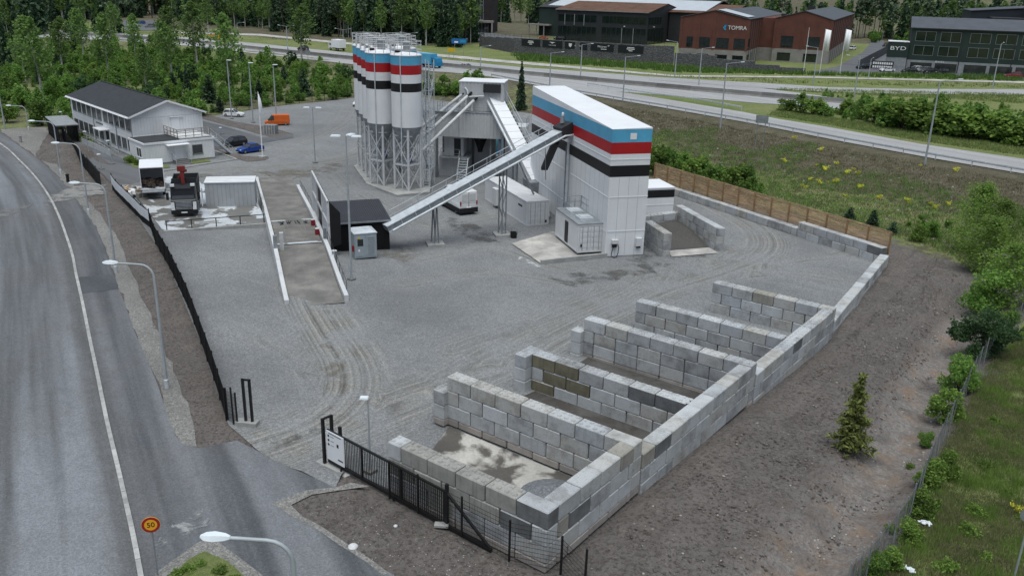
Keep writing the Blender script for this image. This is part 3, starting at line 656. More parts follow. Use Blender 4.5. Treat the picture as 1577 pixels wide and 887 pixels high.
mesh_fence('black mesh fence running from the white banner down to the gate posts', px((232, 352), (240, 377), (262, 415), (290, 475), (310, 530), (330, 587), (349, 648)))
mesh_fence('black mesh fence carrying a long white banner by the parked crane truck', px((174, 293), (181, 303), (200, 322), (220, 343), (232, 352)), banner=(1.25, .95))
mesh_fence('black mesh fence below the white office building', px((97, 215), (113, 237), (132, 262), (150, 281)))
gm = thing('service_gate', 'black slatted gate standing in the fence beside the office path', 'gate', G(137, 268)); q0 = G(137, 268); q1 = G(156, 290)
dv = Vector(P2(q1-q0)); gm.rotation_euler.z = math.atan2(dv.y, dv.x); gL = dv.length
MB().box((gL/2, 0, .12), (gL, .08, .1)).box((gL/2, 0, 2.0), (gL, .08, .1)).box((.05, 0, 1.05), (.1, .1, 2.1)).box((gL-.05, 0, 1.05), (.1, .1, 2.1)).build('gate_frame', WIRE, gm)
bar_ = MB().box((0, 0, 1.05), (.05, .04, 1.85)).mesh('gate_bar', WIRE)
for i in range(int(gL/.13)): link('gate_bar', bar_, gm, (.1+i*.13, 0, 0))
# gate posts on the left of the entrance
pp = G(380, 655)
gp = thing('gate_post_frame', 'twin black gate posts on a pale concrete footing by the fence end', 'gate posts', pp, R(28))
MB().box((.05, 0, .13), (1.15, .5, .3)).build('footing', MT['concrete'], gp)
for x in (-.02, .34): MB().box((x, 0, 1.45), (.12, .12, 2.5)).build('post', WIRE, gp)
MB().box((.16, 0, 2.66), (.5, .1, .08)).build('top_bar', WIRE, gp)
MB().box((-.68, -.1, 1.1), (.07, .07, 2.2)).build('post', WIRE, gp)
mesh_fence('short see-through wire fence between the road fence and the gate posts', [P2(G(351, 648)), P2(G(366, 656))], 1.75, False, 1.2, group=None)
# ------------------------------------------------------------------ sliding gate
g0 = Vector((-12.55, .0, 0)); g1 = Vector((-3.0, -.75, 0))
g0 = G(507, 716); g1 = G(757, 846); dv = g1-g0; GL = math.hypot(dv.x, dv.y); ga = math.atan2(dv.y, dv.x)
sg = thing('sliding_gate', 'long black sliding gate of upright bars in front of the block bays', 'sliding gate', (g0.x, g0.y, h(g0.x, g0.y)), ga)
LG = GL*.76; GH = 1.95
MB().box((GL/2, 0, .30), (GL, .12, .16)).build('bottom_rail', WIRE, sg)
MB().box((LG/2, 0, GH), (LG, .09, .09)).build('top_rail', WIRE, sg)
st_ = MB().box((0, 0, (GH+.3)/2), (.09, .09, GH-.3)).mesh('stile', WIRE)
for f in (.012, .31, .64, .985): link('stile', st_, sg, (LG*f, 0, 0))
MB().box((LG-.03, .0, 1.3), (.13, .13, 2.1)).build('end_stile', WIRE, sg)
MB().bar((LG, 0, GH-.05), (GL-.05, 0, .35), .1).build('brace', WIRE, sg)
br = MB().box((0, 0, (GH+.3)/2), (.028, .028, GH-.32)).mesh('bar', WIRE)
nb = int(LG/.115)
for i in range(1, nb): link('bar', br, sg, (LG*i/nb, 0, 0))
ft = MB().box((0, 0, .1), (.06, .06, .45)).mesh('foot', WIRE)
for f in (.1, .45): link('foot', ft, sg, (GL*f, -.12, 0))
# portal of the gate
gp = thing('gate_portal', 'black twin post portal holding the end of the sliding gate', 'gate portal', (g0.x, g0.y, h(g0.x, g0.y)), ga)
for x, y, hh in ((-.12, -.16, 2.55), (-.12, .35, 2.55), (.45, .4, 2.1)): MB().box((x, y, hh/2), (.13, .13, hh)).build('post', WIRE, gp)
MB().box((-.12, .1, 2.52), (.1, .6, .08)).build('top_bar', WIRE, gp)
MB().box((.5, -.1, .05), (2.2, .5, .18)).build('footing', MT['concrete'], gp)
nb_ = thing('notice_board', 'white notice board with small symbols mounted on the black sliding gate', 'notice board', (g0.x, g0.y, h(g0.x, g0.y)), ga)
MB().box((.72, -.13, 1.25), (1.28, .03, 1.55)).build('panel', MT['clean'], nb_)
def flat_text(s, size, m, parent, loc, rot, nm='lettering', ext=.004, align='CENTER'):
    cu = bpy.data.curves.new(nm, 'FONT'); cu.body = s; cu.size = size; cu.extrude = ext; cu.align_x = align; cu.align_y = 'CENTER'; cu.materials.append(m)
    tmp = bpy.data.objects.new(nm, cu); C.objects.link(tmp); dg = bpy.context.evaluated_depsgraph_get()
    me = bpy.data.meshes.new_from_object(tmp.evaluated_get(dg)); bpy.data.objects.remove(tmp); me.materials.clear(); me.materials.append(m)
    o = bpy.data.objects.new(nm, me); C.objects.link(o)
    if parent is not None: o.parent = parent
    o.location = loc; o.rotation_euler = rot; return o
for z in (1.78, 1.55, 1.32): MB().box((.25, -.15, z), (.11, .012, .1)).build('pictogram', MT['black'], nb_)
MB().box((.92, -.15, 1.45), (.13, .012, .17)).build('pictogram', MT['black'], nb_)
for z in (1.78, 1.55, 1.32): MB().box((.52, -.148, z), (.26, .008, .025)).build('text_line', MT['cargrey'], nb_)
MB().box((.72, -.148, 1.93), (.9, .008, .05)).build('text_line', MT['cargrey'], nb_)
MB().box((1.08, -.148, .72), (.36, .008, .07)).build('logo', MT['dgrey'], nb_)
# wire fence behind the gate, in front of wall 1
mesh_fence('see-through black wire fence along the front of the bay wall behind the gate', px((600, 768), (644, 790), (711, 826), (784, 864), (863, 889), (900, 912)), 1.75, False, 2.45, wire_r=.009, nv=18, nh=9, group=None)
# ------------------------------------------------------------------ thin grey wire fence on the right
GW = mat('grey_wire', (.13, .14, .135), .5, .1)
def grey_fence():
    line = [P2(G(*p)) for p in ((1300, 930), (1345, 880), (1400, 800), (1432, 722), (1470, 645), (1505, 575), (1545, 525), (1590, 480), (1640, 430))]
    run = densify(spline(line, 4), 3.0, closed=False); base = run[0]; zb = h(*base)
    t = thing('wire_fence', 'sagging thin grey wire netting fence along the grassy ditch', 'wire fence', (base[0], base[1], zb), 0)
    pm = MB().tube([(0, 0, 0), (0, 0, 1.9)], .03, 6).mesh('post', MT['galvd'])
    for i, p in enumerate(run[:-1]):
        q = run[i+1]; z0, z1 = h(*p)-zb, h(*q)-zb; b = MB(); link('post', pm, t, (p[0]-base[0], p[1]-base[1], z0))
        A = Vector((p[0]-base[0], p[1]-base[1], z0)); B = Vector((q[0]-base[0], q[1]-base[1], z1)); L = (B-A).length; rr = random.Random(i)
        n = 9; H = 1.7
        for k in range(n):
            u0, u1 = k/n, (k+5)/n
            for s0, s1 in ((0, H), (H, 0)):
                f1 = min(1, u1); zz = s0+(s1-s0)*(f1-u0)/(u1-u0); b.bar(A.lerp(B, u0)+Vector((0, 0, s0)), A.lerp(B, f1)+Vector((rr.uniform(-.06, .06), 0, zz)), .006)
        for s in (0.05, H): b.bar(A+Vector((0, 0, s)), B+Vector((0, 0, s)), .012)
        o = b.build('netting', GW, t); o['kind'] = 'stuff'
grey_fence()
mesh_fence('black wire fence between the parking lot and the scrub', px((300, 179), (345, 176), (420, 164), (500, 156), (552, 150)), 1.9, False, 3.0, wire_r=.012, nv=14, nh=6, group=None)
# ------------------------------------------------------------------ batching plant
RA = Vector((-31.25, 15.05)); RD = Vector((-.825, .565)).normalized(); RS = Vector((.565, .825)); RL = 46.
E1, E2 = Vector((-.793, .609)), Vector((.609, .793)); PRZ = math.atan2(.793, .609)
def rail(b, pts, hh=1.1, r=.025, posts=True, rails=(1., .5), step=1.5):
    for a, c in zip(pts[:-1], pts[1:]):
        a, c = Vector(a), Vector(c); n = max(1, round((c-a).length/step))
        for f in rails: b.bar(a+Vector((0, 0, hh*f)), c+Vector((0, 0, hh*f)), r*1.4)
        for i in range(n+1): p = a.lerp(c, i/n); b.bar(p, p+Vector((0, 0, hh)), r*1.6)
    return b
def striped_tower():
    t = thing('storage_tower', 'tall narrow white aggregate tower with blue, red and black stripes', 'storage tower', (-22.57, 41.34, -1.15), PRZ)
    w, L, H = 3.76, 24.6, 11.65
    MB().b2(0, w, 0, L, .12, H).build('wall', MT['white'], t)
    MB().b2(.04, w-.04, .04, L-.04, 0, .12).build('plinth', MT['concrete'], t)
    for nm, z0, z1, m in (('blue_band', 10.5, 11.64, 'blue'), ('red_band', 9.48, 10.5, 'red'), ('black_band', 7.45, 8.46, 'black')):
        MB().b2(-.006, w+.006, -.006, L+.006, z0, z1).build(nm, MT[m], t)
    b = MB(); b.add([(-.012, -.012, H), (w+.012, -.012, H), (w+.012, L, H), (-.012, L, H), (-.012, -.012, H+.03), (w+.012, -.012, H+.12), (w+.012, L, H+.95), (-.012, L, H+.95)],
                    [(3, 2, 1, 0), (4, 5, 6, 7), (0, 1, 5, 4), (1, 2, 6, 5), (2, 3, 7, 6), (3, 0, 4, 7)]); b.build('roof', MT['clean'], t)
    jm = mat('panel_joint', (.42, .43, .44), .6, .1)
    for z in (2.45, 5.6, 9.0):
        MB().b2(-.03, w+.03, -.03, L+.03, z-.035, z+.035).build('ledge', MT['white'], t)
    j = MB()
    for i in range(1, 20): j.b2(-.008, 0.001, i*1.24-.012, i*1.24+.012, .15, 7.4)
    for i in range(1, 4): j.b2(i*.94-.012, i*.94+.012, -.008, .001, .15, 7.4)
    j.build('panel_joints', jm, t)['kind'] = 'stuff'
    for k, (a0, a1) in enumerate(((0, w),)): MB().b2(-.02, .1, -.02, .1, .12, 7.44).build('corner_trim', MT['white'], t)
    MB().b2(1.7, 2.3, -.03, -.007, 10.75, 11.3).build('notice_plate', MT['clean'], t)
    b = MB(); b.b2(2.9, 3.45, -.3, -.003, 1.0, 1.75); b.build('switch_box', MT['offwhite'], t)
    MB().b2(3.0, 3.35, -.25, -.05, .82, 1.0).build('socket', MT['rubber'], t)
    b = MB(); b.b2(.55, 1.15, -.3, -.003, 1.35, 1.7); b.build('hose_reel', MT['offwhite'], t)
    MB().b2(.6, 1.0, -.28, -.05, 1.0, 1.35).build('socket', MT['rubber'], t)
    MB().tube([(.7, -.2, 1.05), (.55, -.25, .6), (.5, -.3, .2), (.75, -.4, .08), (1.0, -.35, .1), (1.15, -.3, .5), (1.2, -.25, 1.0), (1.1, -.2, 1.3)], .035, 6).build('hose', MT['rubber'], t)
    # service pipe on the long face
    MB().tube([(-.22, 10.9, 2.6), (-.22, 10.9, 7.9), (-.22, 10.9, 8.6)], .14, 10).build('riser_pipe', MT['galv'], t, True)
    MB().tube([(-.25, 11.4, 1.6), (-.25, 11.4, 8.2)], .06, 8).build('conduit', MT['galvd'], t, True)
    return t
striped_tower()
def white_shed():
    p = G(1036, 327.5); t = thing('plant_shed', 'low white shed with a black band behind the striped tower', 'shed', (p.x, p.y, h(p.x, p.y)), PRZ)
    MB().b2(-7, 0, 0, 4.2, 0, 2.75).build('wall', MT['white'], t); MB().b2(-7, .012, -.012, 4.2, 1.75, 2.6).build('black_band', MT['black'], t)
    MB().b2(-7, .05, -.05, 4.25, 2.75, 2.86).build('roof', MT['clean'], t); MB().b2(-7, .03, -.03, 4.2, .9, .98).build('ledge', MT['white'], t)
white_shed()
def container(name, label, p, rz, L, Wd, H, m, doors=True):
    """corrugated container: x along its length, door end at x = 0"""
    t = thing(name, label, 'container', p, rz, None)
    b = MB(); g = .035; s = .14; top = []; n = int(L/s/2)
    for side in (0, 1):
        pts = [(0.05, 0)]
        for i in range(n): x = .1+i*(L-.2)/n; q = (L-.2)/n; pts += [(x, 0), (x+q*.2, g), (x+q*.5, g), (x+q*.7, 0)]
        pts.append((L-.05, 0)); y = (lambda v: v) if side == 0 else (lambda v: Wd-v)
        vs = [(x, y(v), z) for x, v in pts for z in (.12, H-.1)]
        b.add(vs, [(2*i, 2*i+2, 2*i+3, 2*i+1) for i in range(len(pts)-1)])
    b.build('side_walls', m, t)
    f = MB()
    for x in (.04, L-.04):
        for y in (.04, Wd-.04): f.box((x, y, H/2), (.14, .14, H))
    for y in (.02, Wd-.02): f.box((L/2, y, .08), (L-.2, .1, .16)); f.box((L/2, y, H-.05), (L-.2, .1, .1))
    f.box((.02, Wd/2, .08), (.1, Wd-.2, .16)); f.box((.02, Wd/2, H-.05), (.1, Wd-.2, .1)); f.box((L-.04, Wd/2, H/2), (.06, Wd-.2, H-.1)); f.build('frame', m, t)
    r = MB().b2(.05, L-.05, .05, Wd-.05, H-.09, H-.02)
    for i in range(int(L/.6)): r.b2(.3+i*.6, .55+i*.6, .15, Wd-.15, H-.02, H)
    r.build('roof', m, t)
    if doors:
        for k in (0, 1):
            y0 = .12+k*(Wd-.24)/2; y1 = y0+(Wd-.24)/2-.02
            d = MB().b2(.0, .05, y0, y1, .17, H-.12).build('door', m, t)
            q = MB()
            for z in (.45, .95, 1.45, 1.95): q.b2(-.022, .0, y0+.05, y1-.05, z, z+.3)
            q.build('door_panel', m, d)
            for yy in (y0+.3, y1-.28): MB().tube([(-.05, yy, .2), (-.05, yy, H-.15)], .02, 6).build('locking_bar', MT['galvd'], d)
    return t
cW = mat('container_white', (.64, .65, .665), .55, .05, .8, streak=.1, dirt=(.4, .38, .35))
def face(p, q):
    v = Vector(P2(q))-Vector(P2(p)); return math.atan2(v.y, v.x)
A, B_ = G(810.5, 349), G(756, 313)
rz = face(A, B_)
c1 = container('shipping_container', 'long white shipping container behind the conveyor trestle, doors facing the yard', (A.x, A.y, -1.15), rz, 12.19, -2.44 if False else 2.44, 2.6, cW)
# shift so that the near left corner is A: container body lies to the right of its long side
c1.location = (A.x+math.sin(rz)*2.44, A.y-math.cos(rz)*2.44, -1.15)
MB().b2(1.2, 2.3, 2.445, 2.452, 1.75, 1.93).build('lettering', MT['dgrey'], c1); MB().b2(-.06, -.01, .2, .42, .3, .55).build('vent', MT['dgrey'], c1)
ac = MB().b2(7.5, 8.7, 2.45, 2.95, .4, 2.2).build('cooling_unit', MT['offwhite'], c1)
A, B_ = G(889, 389.5, .35), G(855.5, 362, .35); rz = face(A, B_)
c2 = container('shipping_container', 'short white container with a railed roof deck standing against the striped tower', (A.x, A.y, -.80), rz, 6.1, 2.44, 2.6, cW)
c2.location = (A.x+math.sin(rz)*2.44, A.y-math.cos(rz)*2.44, -.80)
MB().b2(2.6, 3.5, 2.445, 2.47, .2, 2.2).build('side_door', MT['dgrey'], c2); MB().b2(-.06, -.01, 2.0, 2.2, .55, .8).build('vent', MT['dgrey'], c2)
b = MB().b2(-.05, 6.1, -.1, 2.5, 2.62, 2.72); b.build('roof_deck', MT['galvd'], c2)
for x in (1.7, 4.3): MB().b2(x-.7, x+.7, .6, 1.9, 2.72, 2.95).b2(x-.5, x+.5, .75, 1.75, 2.95, 3.02).build('roof_hatch', MT['galv'], c2)
rail(MB(), [(0, -.05, 2.72), (6.05, -.05, 2.72), (6.05, 2.4, 2.72)]).build('guard_rail', MT['galvd'], c2)
b = MB()
for i in range(9): b.bar((6.25, .5, .2+i*.27), (6.25, 1.1, .2+i*.27), .04)
b.bar((6.25, .5, 0), (6.25, .5, 3.5), .05).bar((6.25, 1.1, 0), (6.25, 1.1, 3.5), .05); b.build('ladder', MT['galvd'], c2)
# pale slab and ramp beside it
rp = px((790, 377), (850, 352), (893, 389), (930, 388), (934, 396), (893, 402), (833, 408))
sheet('concrete_slab', px((788, 377), (808, 371), (852, 358), (895, 389), (932, 388.5), (933, 397), (900, 402), (880, 402), (850, 407), (833, 408)), GM['slab'], .14, .8, .05)
q0, q1, q2 = G(833, 408), G(888, 402), G(934, 397)
kb = MB()
for a, c in ((q0, q1), (q1, q2)): kb.bar((a.x, a.y, -1.0), (c.x, c.y, -1.0), .25, .62)
tag(kb.build('slab_kerb', MT['concrete']), kind='structure')
bucket = thing('bucket', 'small black bucket standing on gravel by the conveyor trestle foot', 'bucket', G(791, 367))
MB().lathe((0, 0, 0), [(0, .0), (.28, .0), (.36, .62), (.3, .62), (.26, .1), (0, .1)], 14).build('tub', MT['rubber'], bucket, True); MB().tube([(.36, 0, .6), (.2, 0, .95), (-.2, 0, .95), (-.36, 0, .6)], .02, 5).build('handle', MT['galvd'], bucket)
# ------------------------------------------------------------------ conveyors
def inclined(t, a, b, up_=(0, 0, 1)):
    a, b = Vector(a), Vector(b); d = (b-a).normalized(); s = d.cross(Vector((0, 0, 1))).normalized(); u = s.cross(d); return a, b, d, s, u, (b-a).length
def sweep(mb, a, d, s, u, L, s0, s1, u0, u1, l0=0, l1=None):
    l1 = L if l1 is None else l1; vs = []
    for l in (l0, l1):
        for i, j in ((s0, u0), (s1, u0), (s1, u1), (s0, u1)): vs.append(a+d*l+s*i+u*j)
    mb.add(vs, [(0, 1, 2, 3), (7, 6, 5, 4), (0, 4, 5, 1), (1, 5, 6, 2), (2, 6, 7, 3), (3, 7, 4, 0)]); return mb
def feed_conveyor():
    a = Vector((-38.3, 29.2, .95)); b = Vector((-31.5, 47.6, 8.5)); t = thing('feed_conveyor', 'long galvanised conveyor rising from the black shed to the striped tower', 'conveyor', a)
    a, b, d, s, u, L = inclined(t, (0, 0, 0), b-a)
    sweep(MB(), a, d, s, u, L, -.62, .62, 0.06, .56).build('trough', MT['galvd'], t)
    c = MB(); n = 9
    for i in range(n): sweep(c, a, d, s, u, L, -.66, .70, .56, .63, L*i/n+.01, L*(i+1)/n-.01)
    c.build('cover', MT['galv'], t)
    for k in (.62, -.66): sweep(MB(), a, d, s, u, L, k, k+.05, -.08, .1).build('stringer', MT['galv'], t)
    f = MB()
    for i in range(1, 14): sweep(f, a, d, s, u, L, .62, .66, .1, .56, L*i/14-.03, L*i/14+.03)
    f.build('stiffeners', MT['galv'], t)['kind'] = 'stuff'
    MB().tube([a+s*.88+u*.1+d*.3, a+s*.88+u*.1+d*(L-.8), a+s*.9+u*.0+d*(L+.2)+Vector((0, 0, -.2)), a+s*.9+d*(L+.3)+Vector((0, 0, -1.2))], .10, 10).build('dust_pipe', MT['galv'], t, True)
    r = MB(); A1 = a-s*1.35
    for k in (.55, 1.1): r.bar(A1+d*1+Vector((0, 0, k)), A1+d*(L-1)+Vector((0, 0, k)), .045)
    for i in range(13): p = A1+d*(1+(L-2)*i/12); r.bar(p, p+Vector((0, 0, 1.1)), .045)
    r.build('hand_rail', MT['galv'], t)
    sweep(MB(), a, d, s, u, L, -1.4, -.7, -.08, -.02, 1, L-1).build('walkway', MT['galvd'], t)
    hd = MB(); sweep(hd, a, d, s, u, L, -.75, .75, -.25, .95, L-.9, L+.5); hd.build('head_box', MT['dgrey'], t)
    MB().box(tuple(b+Vector((-.2, -.5, 1.3))), (.34, .34, .7), 0, .8).build('vent_pipe', MT['galvd'], t)
    MB().lathe(tuple(b+Vector((-.2, -.5, 1.75))), [(.02, .22), (.1, .2), (.13, .1), (.1, -.1)], 10).build('beacon', MT['clean'], t, True)
    # trestles
    for l, hw_ in ((5.3, .25), (13.2, .22)):
        p = a+d*l; gz = h(*(Vector(t.location[:2])+Vector(p[:2])))-t.location.z; q = MB()
        for sx in (-.32, .32):
            for dx in (-hw_, hw_): q.bar((p.x+s.x*sx+d.x*dx, p.y+s.y*sx+d.y*dx, gz), (p.x+s.x*sx*1.1, p.y+s.y*sx*1.1, p.z) if l < 8 else (p.x+s.x*sx+d.x*dx, p.y+s.y*sx+d.y*dx, p.z+dx*d.z), .10)
        k = 0; z = gz+.3
        while z < p.z-1.2 and l > 8:
            for sx in (-.32, .32): e = 1 if k % 2 else -1; q.bar((p.x+s.x*sx+d.x*hw_*e, p.y+s.y*sx+d.y*hw_*e, z), (p.x+s.x*sx-d.x*hw_*e, p.y+s.y*sx-d.y*hw_*e, z+1.4), .06)
            z += 1.4; k += 1
        q.build('trestle', MT['galvd'], t); MB().box((p.x, p.y, gz+.12), (1.6, 1.6, .3), PRZ).build('footing', MT['concrete'], t)
    # slanting chute below the head
    q = MB(); c0 = b+Vector((-.6, -1.0, -1.0)); c1_ = b+Vector((-4.2, 2.4, -4.6)); q.bar(c0, c1_, .7, .35); q.build('return_chute', MT['dgrey'], t)
    MB().bar(b+Vector((-.4, -3, -1.3)), b+Vector((-3.7, 2.0, -5.6)), .07).bar(b+Vector((-4.6, -2.2, -2.5)), b+Vector((-4.0, 1.8, -9.0)), .14).build('stay', MT['galvd'], t)
    return t
feed_conveyor()
def belt_conveyor():
    a = Vector((-40.4, 55.6, .2)); b = Vector((-52.1, 61.4, 8.9)); t = thing('belt_conveyor', 'steep white covered conveyor climbing to the top of the mixing tower', 'conveyor', a)
    a, b, d, s, u, L = inclined(t, (0, 0, 0), b-a)
    sweep(MB(), a, d, s, u, L, -.82, .82, 0, .8).build('casing', MT['offwhite'], t); n = 13
    for i in range(n): sweep(MB(), a, d, s, u, L, -.88, .88, .8, .86, L*i/n+.025, L*(i+1)/n-.025).build('cover_panel', MT['clean'], t)
    for k in (-1.05, .95): MB().tube([a+s*k+u*.35, a+s*k+u*.35+d*L], .16, 8).build('side_pipe', MT['galv'], t, True)
    g = MB()
    for i in range(24): sweep(g, a, d, s, u, L, .95, 1.7, -.05, 0, L*i/24, L*i/24+.25)
    g.build('walkway', MT['dgrey'], t)['kind'] = 'stuff'
    r = MB(); A1 = a+s*1.7
    for k in (.55, 1.1): r.bar(A1+Vector((0, 0, k)), A1+d*L+Vector((0, 0, k)), .05)
    for i in range(11): p = A1+d*(L*i/10); r.bar(p, p+Vector((0, 0, 1.1)), .05)
    r.build('hand_rail', MT['galv'], t)
    for l in (5., 9.5):
        p = a+d*l; q = MB()
        for k in (-.7, .7): q.bar((p.x+s.x*k, p.y+s.y*k, -1.4), p+s*k, .18)
        q.build('trestle', MT['galvd'], t)
    MB().tube([a+s*-1.05+u*.35, a+s*-1.6+Vector((0, 0, -.0)), a+Vector((3, -3.2, -.3)), a+Vector((6.0, -6.6, -.3)), a+Vector((6.3, -6.9, -1.0))], .2, 10).build('duct', MT['galv'], t, True)
    MB().box((0.2, -.2, .2), (2.6, 2.6, 1.6), PRZ, 1.15).build('boot_hopper', MT['galvd'], t)
belt_conveyor()
# ------------------------------------------------------------------ silos
def silo_proto():
    t = thing('cement_silo', 'nearest white cement silo with striped bands, at the right end of the row', 'silo', (-54.1, 48.4, -1.15), R(28), 'banded cement silos on lattice legs')
    r = 1.72; n = 36
    def ring(nm, z0, z1, m, rr=r): MB().lathe((0, 0, 0), [(rr, z0), (rr, z1)], n).build(nm, MT[m], t, True)
    MB().lathe((0, 0, 0), [(r, 7.65), (r, 15.55)], n).build('shell', MT['white'], t, True)
    ring('blue_band', 14.52, 15.54, 'blue', r+.006); ring('red_band', 13.5, 14.52, 'red', r+.006); ring('black_band', 11.6, 12.55, 'black', r+.006)
    MB().lathe((0, 0, 0), [(r, 7.65), (r*.92, 7.25), (.28, 5.0), (.24, 4.5)], n).build('hopper', MT['galvd'], t, True)
    MB().lathe((0, 0, 0), [(r+.05, 15.5), (r+.07, 15.6), (r, 15.68), (0, 15.95)], n).build('roof', MT['clean'], t, True)
    b = MB()
    for z in (16.15, 16.65, 17.05): b.tube([(r*math.cos(k*math.pi/12)*1.02, r*math.sin(k*math.pi/12)*1.02, z) for k in range(25)], .03, 5, False)
    for k in range(12): a = k*math.pi/6; b.bar((r*1.02*math.cos(a), r*1.02*math.sin(a), 15.6), (r*1.02*math.cos(a), r*1.02*math.sin(a), 17.05), .05)
    b.build('guard_rail', MT['steelwhite'], t)
    MB().lathe((.1, .1, 15.8), [(.42, 0), (.42, 1.05), (.46, 1.1), (.3, 1.25), (0, 1.3)], 18).build('filter', MT['pavers'], t, True)
    MB().box((-.8, -.5, 15.95), (.5, .35, .3)).build('valve', MT['rubber'], t)
    for a in (-.1, 1.9): MB().tube([(1.79*math.cos(a-1.55), 1.79*math.sin(a-1.55), .6), (1.79*math.cos(a-1.55), 1.79*math.sin(a-1.55), 15.6)], .055, 6).build('fill_pipe', MT['galv'], t, True)
    lg = [(1.5*math.cos(k*math.pi/2+R(-70)), 1.5*math.sin(k*math.pi/2+R(-70))) for k in range(4)]
    for x, y in lg:
        o = MB().tube([(x, y, 0), (x, y, 9.0)], .15, 12).build('leg', MT['steelwhite'], t, True); MB().box((x, y, .04), (.5, .5, .08)).build('foot_plate', MT['galvd'], o)
    for k in range(4):
        (x0, y0), (x1, y1) = lg[k], lg[(k+1) % 4]; b = MB()
        for z0, z1 in ((.3, 3.1), (3.4, 6.6)): b.bar((x0, y0, z0), (x1, y1, z1), .09).bar((x1, y1, z0), (x0, y0, z1), .09)
        b.bar((x0, y0, 3.25), (x1, y1, 3.25), .16).bar((x0, y0, 6.6), (x1, y1, 6.6), .14); b.build('bracing', MT['steelwhite'], t)
    MB().box((0, 0, 3.36), (2.0, 2.0, .05), R(-25)).build('platform', MT['galvd'], t)
    MB().lathe((.35, -.4, 3.5), [(0, 0), (.26, 0), (.26, .75), (0, .75)], 12).build('motor', MT['navy'], t, True)
    return t
s0 = silo_proto(); A0 = Vector((-58.1, 48.35))
ords = ['white cement silo second from the right, half hidden by the nearest one', 'white cement silo third from the right in the row, a narrow strip beside its neighbour', 'white cement silo fourth from the right in the row, second last before the parking', 'white cement silo at the far left end of the row, next to the parking area']
stepv = Vector((-2.98, 2.12))
for i in range(4):
    p = A0+stepv*i; dup(s0, (p.x, p.y, -1.15), R(28), ords[i])
back = ['second row banded silo seen mostly by its railing above the front silos', 'rearmost banded cement silo, its railing showing above the left silos']
for i, p in enumerate((Vector((-61.2, 55.0)), Vector((-64.1, 57.1)))): dup(s0, (p.x, p.y, -1.15), R(28), back[i])
pad = [P2(Vector((-53.4, 46.1))-E1*1.3-E2*.3), P2(Vector((-51.9, 49.5))-E1*1.2), (-58.3, 57.2), (-70.5, 57.4), (-68.3, 53.0), P2(A0-E2*2+E1*.2), P2(Vector((-55.9, 45.9)))]
pb = MB(); pb.prism(pad, -1.3, -.82); tag(pb.build('silo_foundation', MT['concrete']), kind='structure')
# screw conveyors
for i, (p, q, lab) in enumerate((((-53.8, 48.8, 2.4), (-52.6, 58.6, 8.6), 'lowest white screw conveyor tube slanting from the right silo to the mixing tower'), ((-56.5, 50.3, 2.6), (-53.4, 58.4, 9.1), 'middle white screw conveyor tube slanting up to the mixing tower'), ((-60, 52.3, 2.6), (-54.3, 58.4, 9.2), 'uppermost white screw conveyor tube reaching from the left silos to the tower'))):
    t = thing('screw_conveyor', lab, 'screw conveyor', p, 0, 'screw conveyors between silos and tower'); v = Vector(q)-Vector(p)
    MB().tube([(0, 0, 0), tuple(v)], .2, 10).build('tube', MT['steelwhite'], t, True); e = v.normalized()
    MB().tube([tuple(v), tuple(v+e*.7)], .16, 10).build('motor', MT['rubber'], t, True)
    MB().tube([tuple(v-e*.4), tuple(v-e*.4+Vector((0, 0, -1.0)))], .17, 10).build('outlet', MT['offwhite'], t, True)
    for f in (.3, .6): MB().tube([tuple(v*f-e*.08), tuple(v*f+e*.08)], .25, 10).build('flange', MT['galv'], t, True)
# stair tower
def stair_tower():
    p = Vector((-53.8, 50.4)); t = thing('stair_tower', 'galvanised zigzag stair tower climbing beside the nearest silo', 'stair tower', (p.x, p.y, -1.15), R(28)); Hh = 14.8
    f = MB()
    for x, y in ((0, 0), (1.0, 0), (1.0, 2.4), (0, 2.4)): f.bar((x, y, 0), (x, y, Hh), .11)
    for k in range(6): z = 2.3*(k+1); f.bar((0, 0, z), (1, 0, z), .08).bar((1, 0, z), (1, 2.4, z), .08).bar((1, 2.4, z), (0, 2.4, z), .08)
    f.build('frame', MT['galv'], t)
    for k in range(6):
        z0 = 2.3*k; y0, y1 = (0, 2.4) if k % 2 == 0 else (2.4, 0); b = MB()
        for x in (.12, .85): b.bar((x, y0, z0), (x, y1, z0+2.3), .05, .18)
        for i in range(9): b.box((.48, y0+(y1-y0)*i/9, z0+2.3*i/9), (.72, .24, .035))
        for x in (.08, .9): b.bar((x, y0, z0+1.05), (x, y1, z0+3.35), .045).bar((x, y0, z0+.55), (x, y1, z0+2.85), .035)
        b.build('stair_flight', MT['galv'], t)
        MB().box((.5, y1, z0+2.3), (1.0, .7, .04)).build('landing', MT['galvd'], t)
stair_tower()
